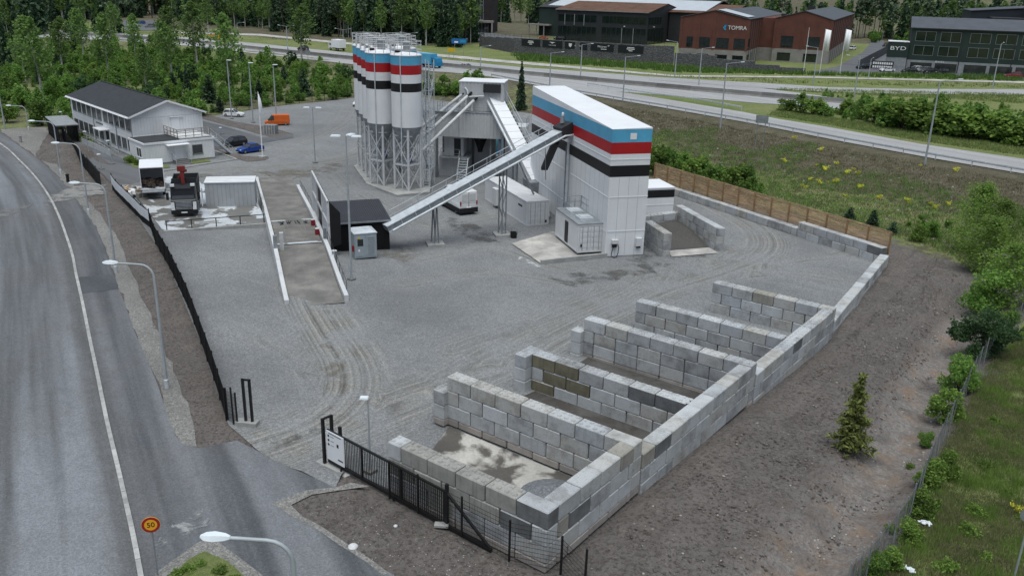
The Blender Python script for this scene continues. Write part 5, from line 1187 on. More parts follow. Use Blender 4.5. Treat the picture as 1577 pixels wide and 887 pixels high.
p = atz(237, 304, WZ); lorry('white box truck with its rear doors open and scrap inside, by the fence banner', (p.x-2.9, p.y+1.8), R(149), MT['offwhite'], MT['clean'], 6.8, z=WZ, H=3.25, open_rear=True, name='box_truck')
def crane_truck():
    p = atz(285, 334, WZ); rz = R(-36); t = thing('crane_truck', 'dark tipper truck with a folded red crane, facing the camera on the wet slab', 'truck', (p.x, p.y, WZ), rz); W_ = 2.5; m = MT['carblack']
    shell(MB(), [(-2.1, 1.2, 1.16, .75, 2.95), (-.9, 1.22, 1.18, .65, 3.0), (-.35, 1.22, 1.1, .6, 2.75), (-.12, 1.2, 1.16, .55, 1.75), (0, 1.15, 1.1, .5, 1.6)]).build('cab', m, t)
    shell(MB(), [(-.40, 1.04, .98, 1.78, 2.66), (-.09, 1.06, 1.04, 1.74, 1.8)]).build('windscreen', MT['glass'], t)
    MB().b2(-.55, -.28, -1.05, 1.05, 2.68, 2.78).build('sun_visor', MT['rubber'], t)
    g = MB()
    for i in range(6): g.b2(-.02, .05, -.75, .75, .78+i*.14, .86+i*.14)
    g.build('grille', MT['galvd'], t); MB().b2(-.1, .12, -1.22, 1.22, .32, .72).build('bumper', MT['rubber'], t); MB().b2(.121, .135, -.28, .28, .42, .54).build('number_plate', MT['clean'], t)
    for s in (-1, 1):
        MB().b2(.0, .13, s*1.0-.17, s*1.0+.17, .74, .98).build('headlight', MT['headlamp'], t); MB().b2(-.02, .06, s*1.02-.16, s*1.02+.16, 1.0, 1.5).build('corner_panel', MT['carwhite'], t)
        MB().b2(-.5, -.25, s*1.46-.12, s*1.46+.12, 1.7, 2.4).build('mirror', MT['rubber'], t); MB().b2(-.7, -.4, s*.95-.2, s*.95+.2, 2.98, 3.2).build('roof_spotlight', MT['headlamp'], t)
    MB().b2(-1.4, -.35, 1.7, 1.76, .9, 2.7).build('open_door', MT['carwhite'], t); MB().b2(-1.3, -.55, 1.765, 1.775, 1.75, 2.5).build('door_window', MT['glass'], t)
    MB().b2(-7.2, -2.2, -.45, .45, .7, 1.0).build('chassis', MT['rubber'], t)
    b = MB(); b.b2(-7.2, -2.7, -1.25, 1.25, 1.0, 1.12).b2(-7.2, -2.7, -1.25, -1.18, 1.122, 2.9).b2(-7.2, -2.7, 1.18, 1.25, 1.122, 2.9).b2(-2.78, -2.7, -1.178, 1.178, 1.122, 3.3).b2(-7.2, -7.12, -1.178, 1.178, 1.122, 2.9); b.build('tipper_body', MT['dgrey'], t)
    c = MB(); c.box((-2.4, 0, 1.9), (.5, .6, 1.8)).bar((-2.4, 0, 2.7), (-2.5, -.1, 4.3), .32).bar((-2.5, -.1, 4.3), (-3.0, .3, 4.0), .26).bar((-2.9, .2, 4.1), (-3.4, -.5, 3.2), .2).box((-2.5, -.1, 4.35), (.45, .75, .5)); c.build('crane_arm', MT['craner'], t)
    for s in (-1, 1): MB().b2(-2.55, -2.35, s*1.2-.1, s*1.2+.1, .0, 1.0).build('outrigger', MT['galvd'], t)
    wheels(t, (-1.3, -5.0, -6.2), 1.05, .5)
crane_truck()
t = thing('debris_heap', 'heap of pallets, pipes and scrap beside the open box truck', 'scrap heap', atz(212, 297, WZ)); rr = random.Random(9)
for nm, m, n in (('plank', 'timber', 6), ('pipe', 'galvd', 5), ('crate', 'conc_d', 5), ('sack', 'clean', 3)):
    for i in range(n):
        x, y = rr.uniform(-1.5, 2.4), rr.uniform(-1.7, 1.0); b = MB()
        if nm in ('plank', 'pipe'): a = rr.uniform(0, 3.1); b.bar((x-math.cos(a), y-math.sin(a), .1+rr.uniform(0, .5)), (x+math.cos(a), y+math.sin(a), .1+rr.uniform(0, .6)), .14, .06)
        else: b.box((x, y, .25), (rr.uniform(.5, .9), rr.uniform(.4, .8), rr.uniform(.4, .7)), rr.uniform(0, 3), .85)
        b.build(nm, MT[m], t)
# ------------------------------------------------------------------ lamps, poles, signs
def height_at(base, ty):
    lo, hi = 0, 40; b = Vector(base)
    for _ in range(50):
        m = (lo+hi)/2; q = b+Vector((0, 0, m))-CAM; y = IH/2-FPX*q.dot(UP)/q.dot(fw)
        if y > ty: lo = m
        else: hi = m
    return lo
LEFT = Vector((-.82, -.57, 0))
def curved_lamp(label, base, H, arm=1.7, d=LEFT, group='curved street lamps along the road', r=.075):
    t = thing('street_lamp', label, 'street lamp', base, 0, group); pts = [(0, 0, 0), (0, 0, H*.5), (0, 0, H-.7)]; c = Vector((0, 0, H-.7))
    for k in range(1, 6): a = k*math.pi/10; pts.append(tuple(c+d*(.7*(1-math.cos(a)))+Vector((0, 0, .7*math.sin(a)))))
    e = d*arm+Vector((0, 0, H+.02)); pts.append(tuple(e)); MB().tube(pts, [r*1.25, r, r*.85]+[r*.7]*6, 10).build('pole', MT['pole'], t, True)
    MB().lathe((0, 0, 0), [(0, 0), (r*1.8, 0), (r*1.8, .55), (r*1.2, .6)], 12).build('base', MT['galv'], t, True)
    sd_ = Vector((-d.y, d.x, 0)); b = MB(); vs = []; secs = [(0, .06, .05), (.15, .13, .09), (.45, .19, .11), (.7, .17, .08), (.85, .06, .03)]
    for l, w, th in secs:
        for sx, sz in ((-1, -.35), (1, -.35), (.6, 1), (-.6, 1)): vs.append(e+d*l+sd_*(w*sx)+Vector((0, 0, th*sz+.02)))
    b.add(vs, [(3, 2, 1, 0), tuple(range(len(vs)-4, len(vs)))]+[(i*4+k, i*4+(k+1) % 4, i*4+4+(k+1) % 4, i*4+4+k) for i in range(len(secs)-1) for k in range(4)]); b.build('lamp_head', MT['lampw'], t, True)
    return t
for lab, b, ty in (('curved street lamp on the gravel shoulder below the wet slab, second nearest along the road', (257.6, 598), 408), ('curved street lamp by the road crossing, third nearest along the road', (179, 420), 284), ('curved street lamp beside the black slatted service gate', (137, 330), 222), ('curved street lamp at the dirt mound beside the lattice shed', (94, 268), 188), ('curved street lamp farthest along the road, before the woods', (44.5, 201), 164)):
    g_ = G(*b); curved_lamp(lab, g_, height_at(g_, ty), 1.9 if ty > 200 else 2.2)
p = atz(449, 836, 7.25); curved_lamp('foreground street lamp with its pale head low in the frame', (p.x, p.y, h(p.x, p.y)), 7.3, 1.75, r=.09)
g_ = G(8, 200); H = height_at(g_, 152); t = thing('street_lamp', 'plain grey lamp pole at the left edge of the frame', 'street lamp', g_); MB().tube([(0, 0, 0), (-.1, 0, H+3)], .1, 8).build('pole', MT['pole'], t, True)
def mast(label, b, ty, heads, name='mast_lamp', group='tall mast lamps in the yard', r=.08, hs_=.8, cat='lamp mast'):
    g_ = G(*b); H = height_at(g_, ty); t = thing(name, label, cat, g_, 0, group)
    MB().tube([(0, 0, 0), (0, 0, H*.6), (0, 0, H)], [r*1.2, r, r*.7], 8).build('pole', MT['pole'], t, True); MB().box((0, 0, .1), (.5, .5, .2)).build('footing', MT['conc_d'], t)
    for d in heads:
        d = Vector(d); o = d*hs_; q = MB().bar((0, 0, H), (o.x*.5, o.y*.5, H), .06); q.build('bracket', MT['pole'], t); MB().box((o.x, o.y, H+.02), (.75, .45, .1) if r > .06 else (.42, .3, .08), math.atan2(d.y, d.x), .85).build('lamp_head', MT['lampw'], t)
    return t
mast('three headed lamp mast standing on gravel in front of the black shed', (541.5, 432), 210, ((.8, .6), (-.8, -.6), (-.3, .9)))
mast('two headed lamp mast standing left of the silos', (485.5, 252), 166, ((.8, .6), (-.8, -.6)))
mast('slim parking lamp pole beside the white hatchback', (357, 184), 93, ((.9, .3),), group='slim parking lamp poles', hs_=.4, r=.1); mast('slim parking lamp pole between the white hatchback and the orange van', (390, 190), 97, ((.9, .3),), group='slim parking lamp poles', hs_=.4, r=.1); mast('slim parking lamp pole behind the orange van', (426.5, 192), 100, ((.9, .3),), group='slim parking lamp poles', hs_=.4, r=.1)
for lab, b, ty in (('short post lamp behind the lattice shed', (99, 203), 173), ('short post lamp in front of the office windows, left of the entry ramp', (137, 238), 203), ('short post lamp on the path nearest the service gate', (157, 262), 238), ('short post lamp at the foot of the entry ramp', (173, 254), 217), ('small post lamp standing by the gate end of the front block wall', (570.5, 728), 613), ('low post lamp head by the dirt strip behind the office', (305, 196), 187), ('low post lamp head on the lane above the dark estate car', (342, 208), 197)):
    mast(lab, b, ty, ((-.7, -.5),), 'post_lamp', 'short post lamps', .05, .2, 'post lamp')
def road_lamp(label, b, ty, arms, group='lamp posts along the highway', L=2.2):
    g_ = G(*b); H = height_at(g_, ty); t = thing('highway_lamp', label, 'lamp post', g_, 0, group); MB().tube([(0, 0, 0), (0, 0, H)], [.14, .08], 8).build('pole', MT['pole'], t, True)
    for s in arms:
        d = Vector((.86*s, .5*s, .12)); e = Vector((0, 0, H))+d*L; MB().bar((0, 0, H-.05), tuple(e), .07).build('arm', MT['pole'], t); f = e+Vector((d.x, d.y, .1))*.45; MB().bar(tuple(e-d*.1), tuple(f), .3, .12).build('lamp_head', MT['lampw'], t)
for lab, b, ty, ar in (('lamp post on the bank behind the striped tower, nearest to its left corner', (846, 145), 82, (1,)), ('lamp post beyond the highway below the black banners', (894, 118), 69, (1,)), ('lamp post beside the ramp road above the striped tower', (959, 157), 88, (1,)), ('lamp post in front of the corner of the red brick hall', (1039, 120), 65, (-1,)), ('lamp post on the highway median facing the red brick hall', (1076, 132), 75, (1,)), ('tall lamp post on the bank between striped tower and road sign backs', (1109, 198), 98, (1,)), ('lamp post in front of the leftmost flagpole', (1252, 131), 74, (-1,)), ('lamp post beside the green bushes below the flags', (1315, 152), 88, (-1,)), ('lamp post in front of the dark green dealership', (1528, 137), 68, (0.2,)), ('lamp post left of the dealership billboard', (1337, 122), 91, (.2,)), ('tall lamp post in front of the grassy strip at right, nearest to the camera', (1424, 254), 125, (1,)), ('twin armed lamp post beside the highway at left', (443, 76), 41, (1, -1)), ('twin armed lamp post at the wood edge left of the silos', (529, 73), 46, (1, -1)), ('twin armed lamp post showing above the silo railings', (630, 84), 52, (1, -1)), ('lamp post by the yellow lorry at far left', (367, 64), 36, (1,)), ('lamp post left of the blue direction sign', (740, 104), 72, (1,))):
    road_lamp(lab, b, ty, ar)
def flagpole(label, b, ty, flag=None, group=None):
    g_ = G(*b); H = height_at(g_, ty); t = thing('flagpole', label, 'flagpole', g_, 0, group); MB().tube([(0, 0, 0), (0, 0, H)], [.09, .05], 8).build('pole', MT['clean'], t, True); MB().box((0, 0, .12), (1.0, 1.0, .24)).build('base', MT['concrete'], t)
    if flag:
        w, hh, txt_ = flag; f = thing('flag', label.replace('white flagpole with a tall banner', 'tall white banner flag'), 'flag', (g_.x, g_.y, g_.z+H-hh-.1), R(15), group and 'banner flags by the brick hall'); b = MB(); n = 7; vs = []
        for i in range(n+1):
            for z in (0, hh): vs.append((.1+w*i/n, .22*math.sin(i*1.1+z*.3)*i/n, z-.25*i/n))
        b.add(vs, [(2*i, 2*i+2, 2*i+3, 2*i+1) for i in range(n)]); o = b.build('cloth', MT['clean'], f, True); s_ = o.modifiers.new('thick', 'SOLIDIFY'); s_.thickness = .02
        if txt_: flat_text(txt_, .95, MT['cargrey'], f, (.12+w*.5, -.28, hh*.5), (R(90), R(90), 0), 'lettering')
    return t
flagpole('white flagpole without a flag, leftmost of three by the brick hall', (1237, 114), 43, None, 'flagpoles by the brick hall')
flagpole('white flagpole with a tall banner, middle of three by the brick hall', (1262, 115.5), 45, (1.35, 5.2, None), 'flagpoles by the brick hall')
flagpole('white flagpole with a tall banner, rightmost of three by the brick hall', (1293, 115), 45, (1.35, 5.2, None), 'flagpoles by the brick hall')
fp = flagpole('single white flagpole standing by the blue car', (404.5, 243), 142)
f = thing('flag', 'limp white flag hanging from the single flagpole', 'flag', fp.location); b = MB(); b.tube([(0.12, -.05, 8.6), (.3, -.1, 7.9), (.42, -.1, 7.0), (.3, -.05, 6.1)], [.06, .2, .26, .16], 7); b.build('cloth', MT['clean'], f, True)
def speed_sign():
    g_ = G(243, 888); H = 2.4; t = thing('speed_limit_sign', 'round red and yellow 50 speed limit sign beside the road', 'road sign', g_, R(52)); MB().tube([(0, .03, 0), (0, .03, H+.3)], .035, 8).build('pole', MT['galvd'], t, True)
    def disc(nm, r0, r1, y, m):
        b = MB(); n = 40; vs = [(r0*math.cos(2*math.pi*k/n), y, H+r0*math.sin(2*math.pi*k/n)) for k in range(n)]+[(r1*math.cos(2*math.pi*k/n), y, H+r1*math.sin(2*math.pi*k/n)) for k in range(n)]
        vs += [(v[0], y+.012, v[2]) for v in vs]; fs = []
        for k in range(n):
            k2 = (k+1) % n; fs += [(k, k2, n+k2, n+k), (2*n+k, 2*n+k2, 3*n+k2, 3*n+k)[::-1], (n+k, n+k2, 3*n+k2, 3*n+k)]
        b.add(vs, fs); return b.build(nm, m, t)
    disc('rim', 0.0001, .345, .0, MT['signy']); disc('red_ring', .235, .33, -.014, MT['signred']); disc('yellow_face', .0001, .234, -.016, MT['signy'])
    flat_text('50', .30, MT['black'], t, (0, -.02, H), (R(90), 0, 0), 'number', .004)
    return t
speed_sign()
def sign_back(label, b, ty, w, hh, m, name='road_sign', rz=0, two=True, n=1):
    g_ = G(*b); H = height_at(g_, ty); t = thing(name, label, 'road sign', g_, rz)
    for x in ((-w*.3, w*.3) if two else (0,)): MB().tube([(x, .08, 0), (x, .08, H)], .06, 6).build('post', MT['galvd'], t, True)
    MB().b2(-w/2, w/2, -.02, .03, H-hh, H).build('panel', m, t); return t, H
t_, H = sign_back('blue direction sign beyond the highway, left of the dark tower parking', (707, 86), 60, 4.4, 1.4, MT['signblue'], rz=R(45)); MB().b2(-1.4, -.3, -.04, -.021, H-1.2, H-.75).build('white_panel', MT['clean'], t_); MB().b2(.3, 1.9, -.04, -.021, H-1.1, H-.3).build('symbol', MT['cyan'], t_)
sign_back('yellow sign panel below the blue direction sign', (695, 92), 74, 2.0, 1.1, MT['yellow'], rz=R(45))
sign_back('dark backs of road signs on the slope beside the guard rail', (1168, 232), 178, 1.7, 1.1, MT['galvd'], rz=R(20))
sign_back('grey back of a small sign on a post by the highway at left', (475, 104), 78, 1.3, .9, MT['galvd'], rz=R(45), two=False)
g_ = G(1562, 888); t = thing('road_sign', 'grey back of a round road sign at the lower right corner', 'road sign', g_, R(8)); H = height_at(g_, 784); MB().tube([(0, 0, 0), (0, 0, H)], .04, 8).build('post', MT['pole'], t, True); q = MB().lathe((0, 0, 0), [(0, -.015), (.32, -.015), (.32, .015), (0, .015)], 28).build('disc', MT['galvd'], t); q.location = (-.02, .06, H-.35); q.rotation_euler = (R(90), 0, 0)
# small things
for lab, b, sz, m in (('pale boulder on the dirt strip before the sliding gate', (543.5, 843), .2, 'offwhite'), ('small pale stone on the dirt strip by the gate', (609, 810), .085, 'offwhite')):
    t = thing('rock', lab, 'stone', G(*b)); bm = bmesh.new(); bmesh.ops.create_icosphere(bm, subdivisions=2, radius=sz)
    for v in bm.verts: v.co *= 1+.35*noise.noise(v.co*3.1/sz*.3); v.co.z *= .62
    me = bpy.data.meshes.new('stone'); bm.to_mesh(me); bm.free(); me.materials.append(MT[m]); o = link('stone', me, t, (0, 0, sz*.25))
t = thing('concrete_plate', 'pale flat concrete plate lying on the soil beside the gate', 'concrete plate', G(680, 809), R(35)); MB().box((0, 0, .04), (.6, .32, .1)).build('plate', MT['concrete'], t)
for lab, b in (('low round ventilation post by the road near the dirt mound', (32.5, 220)), ('small dark bollard on the gravel by the road crossing', (105, 281))):
    t = thing('bollard', lab, 'bollard', G(*b)); MB().lathe((0, 0, 0), [(0, 0), (.18, 0), (.16, .8), (.2, .82), (.2, .95), (0, 1.0)], 12).build('post', MT['pavers'] if b[0] < 50 else MT['rubber'], t, True)
# kerb stones between road and path
kt = thing('kerb', 'pale granite kerb line running along the road', 'kerb', (KERB[-1][0], KERB[-1][1], 0)); del kt['category']; del kt['label']; kt['kind'] = 'structure'
kr = densify(KERB, 1.25, closed=False); ks = {}
for i in range(len(kr)-1):
    a, b = Vector(kr[i]), Vector(kr[i+1]); L = round((b-a).length, 1); m_ = (a+b)/2
    if L not in ks: ks[L] = MB().box((0, 0, 0), (L-.02, .20, .16)).mesh('kerb_stone', mat('kerb_granite', (.46, .46, .45), .85, .15, 2, rnd=.2))
    link('kerb_stone', ks[L], kt, (m_.x-KERB[-1][0], m_.y-KERB[-1][1], h(m_.x, m_.y)+.05), math.atan2((b-a).y, (b-a).x))
# ------------------------------------------------------------------ white office building
def win(parent, x0, x1, z0, z1, y=-.0, axis='x', n=2, frame='clean', glass='glass', d=.05, sill=True):
    """window on a wall lying in local y = y (axis x) or x = y (axis y); outside is -y / +x"""
    f = MB(); g = MB(); w = .07
    def bx(b, a0, a1, c0, c1, o0, o1):
        if axis == 'x': b.b2(a0, a1, y-o1, y-o0, c0, c1)
        else: b.b2(y+o0, y+o1, a0, a1, c0, c1)
    bx(f, x0, x1, z0, z0+w, .002, d); bx(f, x0, x1, z1-w, z1, .002, d)
    for i in range(n+1): xx = x0+(x1-x0-w)*i/n; bx(f, xx, xx+w, z0+w+.001, z1-w-.001, .002, d)
    o = f.build('window', MT[frame], parent)
    for i in range(n): a0 = x0+w+(x1-x0-w)*i/n; a1 = x0+(x1-x0-w)*(i+1)/n; q = MB(); bx(q, a0+.002, a1-.002, z0+w, z1-w, .004, .02); q.build('pane', MT[glass], o)
    if sill: q = MB(); bx(q, x0-.05, x1+.05, z0-.07, z0-.003, .002, d+.05); q.build('sill', MT[frame], o)
    return o
def gable(b, x0, x1, y0, y1, z, hr, over=.4, along='x', th=.18):
    """pitched roof solid; ridge along the given axis"""
    x0 -= over; x1 += over; y0 -= over; y1 += over
    if along == 'x':
        ym = (y0+y1)/2; pr = [(y0, z), (ym, z+hr), (y1, z), (y1, z+th), (ym, z+hr+th), (y0, z+th)]; vs = [(x, a, c) for x in (x0, x1) for a, c in pr]
    else:
        xm = (x0+x1)/2; pr = [(x0, z), (xm, z+hr), (x1, z), (x1, z+th), (xm, z+hr+th), (x0, z+th)]; vs = [(a, y, c) for y in (y0, y1) for a, c in pr]
    b.add(vs, [(0, 1, 4, 5), (1, 2, 3, 4), (6, 7, 10, 11), (7, 8, 9, 10), (5, 4, 10, 11), (4, 3, 9, 10), (0, 1, 7, 6), (1, 2, 8, 7), (0, 5, 11, 6), (2, 3, 9, 8)]); return b
def tri(b, x0, x1, y, z, hr, th=.25, along='x'):
    """gable wall triangle"""
    xm = (x0+x1)/2; v = [(x0, z), (x1, z), (xm, z+hr)]
    vs = [(a, y, c) for a, c in v]+[(a, y+th, c) for a, c in v] if along == 'y' else [(y, a, c) for a, c in v]+[(y+th, a, c) for a, c in v]
    return b.add(vs, [(0, 1, 2), (5, 4, 3), (0, 3, 4, 1), (1, 4, 5, 2), (2, 5, 3, 0)])
def office():
    t = thing('office_building', 'white two storey office building with a dark pitched roof and low annex', 'office building', (-93.0, 36.8, -1.15), math.atan2(-.186, .983)); wm = mat('office_white', (.80, .81, .82), .6, .05, .5, streak=.25, dirt=(.45, .45, .44)); L, D, H = 25.8, 9.6, 5.5
    MB().b2(-L, 0, 0, D, .35, H).build('wall', wm, t); MB().b2(-L+.05, -.05, .05, D-.05, 0, .35).build('plinth', MT['concrete'], t)
    b = MB(); tri(b, 0, D, -.25, H, 1.9, .25); b.build('gable_wall', wm, t)
    rf = gable(MB(), -L, 0, 0, D, H+.0, 1.9, .45).build('roof', MT['roofg'], t); q = MB()
    for y0, z0, y1, z1 in ((-.46, H-.02, D/2, H+2.05-.1), (D+.46, H-.02, D/2, H+2.05-.1)): q.bar((.47, y0, z0+.08), (.47, y1, z1+.0), .05, .24)
    q.b2(-L-.4, .45, -.52, -.46, H-.02, H+.2); q.build('fascia', MT['clean'], rf)
    MB().tube([(-L-.4, -.58, H+.02), (.4, -.58, H+.02)], .08, 6).build('gutter', MT['clean'], rf); MB().b2(-L, .4, D/2-.12, D/2+.12, H+2.02, H+2.14).build('ridge_cap', MT['dgrey'], rf)
    for x in (-.12, -6.2, -15.6): MB().tube([(x, -.08, H), (x, -.08, .1)], .05, 6).build('downpipe', MT['pavers'], t, True)
    for z in (2.95, 3.25): MB().b2(-L, .012, -.012, D, z, z+.04).build('ledge', MT['offwhite'], t)
    for i in range(11):
        x0 = -L+.9+i*2.23+(.35 if i > 5 else 0)
        win(t, x0, x0+1.75, 3.65, 5.2, 0.0, n=3, frame='pavers')
        if i != 6: win(t, x0, x0+1.75, .9, 2.45, 0.0, n=3, frame='pavers')
        else: win(t, x0+.3, x0+1.5, .36, 2.4, 0.0, n=2, frame='cargrey', sill=False)
    x = -L+.9+6*2.23+.35; MB().b2(x-1.2, x+1.9, -1.3, 0-.002, 2.65, 2.78).build('canopy', MT['clean'], t)
    MB().b2(x-3.6, x-.6, -.025, -.002, 3.02, 3.2).build('lettering_strip', MT['cargrey'], t)
    # entry ramp
    r = MB().b2(x-1, x+1.8, -2.0, -.05, 0, .4); r.prof([(x+1.81, 0), (x+1.81, .4), (x+7.5, .0)], -2.0, -.9); r.prof([(x-1.01, 0), (x-4.5, 0), (x-1.01, .4)], -2.0, -.9); r.build('entry_ramp', MT['conc_d'], t)
    rail(MB(), [(x-4.5, -2.0, 0), (x-1, -2.0, .4), (x+1.8, -2.0, .4), (x+7.5, -2.0, .02)], 1.0, .03).build('ramp_railing', MT['galv'], t); rail(MB(), [(x+1.8, -.9, .4), (x+7.5, -.9, .02)], 1.0, .03).build('ramp_railing', MT['galv'], t)
    MB().b2(x-4.5, x+7.5, -2.04, -2.0, .1, .9).build('ramp_panel', MT['galv'], t)
    # gable side: door, trims
    MB().b2(.002, .06, 5.2, 6.3, 3.2, 5.1).build('door', MT['clean'], t); MB().b2(.002, .25, 5.0, 6.9, 5.2, 5.26).build('canopy', MT['clean'], t)
    MB().b2(.002, .02, 0, D, 5.35, 5.4).build('ledge', MT['offwhite'], t)
    j = MB()
    for i in range(1, 24): j.b2(.001, .018, i*.4-.012, i*.4+.012, 3.0, 5.4)
    j.build('boarding', MT['offwhite'], t)['kind'] = 'stuff'
    # annex
    A = 5.4; a = MB().b2(.02, A, -.6, 8.6, .3, 2.75).build('annex_wall', wm, t); MB().b2(-.0, A+.1, -.7, 8.7, 2.75, 3.0).build('annex_fascia', MT['clean'], t); MB().b2(.15, A-.05, -.55, 8.55, 3.0, 3.03).build('annex_roof', MT['roofg'], t); MB().b2(.1, A-.06, -.5, 8.5, 0, .3).build('plinth', MT['concrete'], t)
    win(t, 2.6, 4.3, .95, 2.2, -.6, n=2); win(t, 5.6, 7.0, 1.0, 2.2, A, 'y', n=1, frame='cargrey')
    MB().b2(A+.002, A+.06, 3.2, 4.3, .55, 2.45).build('door', MT['clean'], t); MB().b2(A+.002, A+1.0, 2.1, 5.0, 2.5, 2.58).build('canopy', MT['clean'], t)
    j = MB()
    for i in range(0, 46): j.b2(A+.001, A+.016, -.5+i*.2-.01, -.5+i*.2+.01, .32, 2.7)
    j.build('boarding', MT['offwhite'], t)['kind'] = 'stuff'
    s = MB()
    for i in range(3): s.b2(A+.002, A+1.5-i*.3, 2.9, 4.7, .0+i*.17, .17+i*.17)
    s.build('door_steps', MT['conc_d'], t); rail(MB(), [(A+.1, 2.8, .4), (A+1.4, 2.8, .1)], 1.0, .025).build('step_railing', MT['galv'], t); rail(MB(), [(A+.1, 4.8, .4), (A+1.4, 4.8, .1)], 1.0, .025).build('step_railing', MT['galv'], t)
    # roof deck with timber railing and stair
    MB().b2(.3, A-.3, 4.2, 8.4, 3.05, 3.15).build('roof_deck', MT['offwhite'], t); dk = MB(); rail(dk, [(4.9, 4.0, 3.1), (4.9, 8.4, 3.1)], 1.15, .05, rails=(1., .6, .25), step=1.); rail(dk, [(4.9, 4.0, 3.1), (.4, 4.0, 3.1)], 1.15, .05, rails=(1., .6, .25), step=1.); dk.build('deck_railing', mat('weathered_timber', (.36, .31, .25), .8, .2, 2), t)
    b = MB()
    for i in range(11): b.box((3.2-.0*i, 8.9+.26*i+.2, 3.0-.27*i), (1.1, .3, .05))
    for x in (2.6, 3.8): b.bar((x, 8.7, 3.1), (x, 11.9, 0), .07, .22)
    b.build('stair', MT['galv'], t); rail(MB(), [(2.6, 8.7, 3.1), (2.6, 11.9, .1)], 1.0, .03).build('stair_railing', mat('weathered_rail', (.42, .37, .3), .8, .2, 2), t); rail(MB(), [(3.8, 8.7, 3.1), (3.8, 11.9, .1)], 1.0, .03).build('stair_railing', MT['galv'], t)
    return t
office()
kb = thing('kerb', '', '', (0, 0, 0)); [kb.__delitem__(k) for k in ('label', 'category') if k in kb]; kb['kind'] = 'structure'; kl = densify(px((240, 267), (300, 257), (365, 247), (330, 234), (318, 226)), 2.0, closed=False)
for a, c in zip(kl[:-1], kl[1:]): MB().bar((*a, h(*a)+.1), (*c, h(*c)+.1), .22, .2).build('kerb_stone', MT['concrete'], kb)
sheet('asphalt_path', px((105, 222), (125, 238), (150, 262), (172, 283), (205, 285), (240, 267), (232, 258), (205, 252), (150, 228), (125, 212)), GM['newasph'], .085, 1.2, .1, lambda x, y: (x, y))
sheet('asphalt_lane', lane, GM['newasph'], .085, 1.5, 0, lambda x, y: (x, y))
sheet('grass_verge', px((107, 207), (128, 210), (143, 221), (138, 226), (120, 217)), GM['terrain'], .11, .8, .2); sheet('grass_verge', px((193, 251), (208, 249), (231, 257), (262, 255), (262, 259), (232, 263), (205, 258)), GM['terrain'], .11, .8, .2); sheet('grass_verge', px((290, 250), (322, 245), (324, 250), (292, 254)), GM['terrain'], .11, .8, .1)
# lattice shed and dirt mound
def lattice_shed():
    a, b = G(76, 207), G(92, 222); v = b-a; L = math.hypot(v.x, v.y); t = thing('lattice_shed', 'dark slatted bicycle shed with a pale sheet roof beside the dirt mound', 'shed', a, math.atan2(v.y, v.x)); D = 2.6
    MB().b2(-.2, L+.2, -.2, D+.2, 2.55, 2.68).build('roof', MT['pavers'], t)
    for x in (0, L):
        for y in (0, D): MB().box((x, y, 1.28), (.12, .12, 2.55)).build('post', MT['wire'], t)
    s = MB().box((0, 0, 1.28), (.05, .09, 2.5)).mesh('slat', MT['wire'])
    for i in range(int(L/.22)): link('slat', s, t, (.1+i*.22, 0, 0))
    for i in range(int(D/.22)): link('slat', s, t, (L, .1+i*.22, 0), R(90)); link('slat', s, t, (0, .1+i*.22, 0), R(90))
    MB().b2(.05, L-.05, D-.05, D, .1, 2.5).build('back_wall', MT['dgrey'], t)
lattice_shed()
mb_ = MB(); c = G(82, 240); mb_.lathe((0, 0, 0), [(0, 1.5), (1., 1.35), (2., .8), (3.2, .2), (4, -.2)], 28)
me = mb_.mesh('dirt_mound', GM['terrain'], True)
for v in me.vertices: v.co.z *= 1+.25*noise.noise(v.co*.5); v.co.x *= 2.4
a_ = me.color_attributes.new('zone', 'FLOAT_COLOR', 'POINT'); a_.data.foreach_set('color', [0., 0., 0., 1.]*len(me.vertices)); o = link('dirt_mound', me, None, (c.x, c.y+1.5, c.z), R(155)); tag(o, 'dirt mound piled between the road and the lattice shed', 'dirt mound', kind='stuff')
# utility cage by the orange van
t = thing('fenced_box', 'small grey fenced enclosure on the dirt strip before the orange van', 'enclosure', G(407, 207), R(25)); MB().b2(0, 1.8, 0, 1.3, 0, 1.45).build('panels', mat('cage_grey', (.25, .27, .28), .6, .15), t); MB().b2(.8, 1.1, -.03, -.003, .8, 1.05).build('warning_label', MT['yellow'], t)
for i in range(5): MB().box((i*.45, -.05, .75), (.06, .06, 1.5)).build('post', MT['galv'], t)
# ------------------------------------------------------------------ highway
def hw(name, near_, far_, dz, m=None, step=5):
    sheet(name, px(*near_)+px(*far_)[::-1], m or GM['highway'], dz, step, 0, lambda x, y: (lambda r: (r[1], abs(r[0])))(near(x, y, HN)))
hw('ramp_road', ((755, 119), (800, 127), (870, 141), (1000, 163), (1150, 189.5), (1300, 219.5), (1440, 245.5), (1620, 276)), ((770, 114), (800, 119), (901, 134), (1003, 150), (1142, 173), (1200, 184.5), (1278, 197), (1413, 222), (1577, 246), (1640, 256)), .08)
hw('highway', ((60, 58), (165, 63), (300, 72), (400, 84), (545, 100), (690, 112), (800, 124), (906, 138), (1054, 150), (1173, 160), (1263, 165), (1320, 172)), ((60, 46), (165, 50.5), (300, 59), (400, 68), (545, 83), (690, 93), (800, 104), (962, 115.5), (1155, 133), (1177, 137), (1278, 150), (1330, 160)), .06)
hw('slip_road', ((1000, 124), (1100, 131), (1200, 138.5), (1278, 143), (1400, 146), (1577, 147), (1700, 148)), ((1000, 119), (1100, 125), (1177, 129), (1278, 135.5), (1400, 138), (1577, 138.5), (1700, 139)), .10)
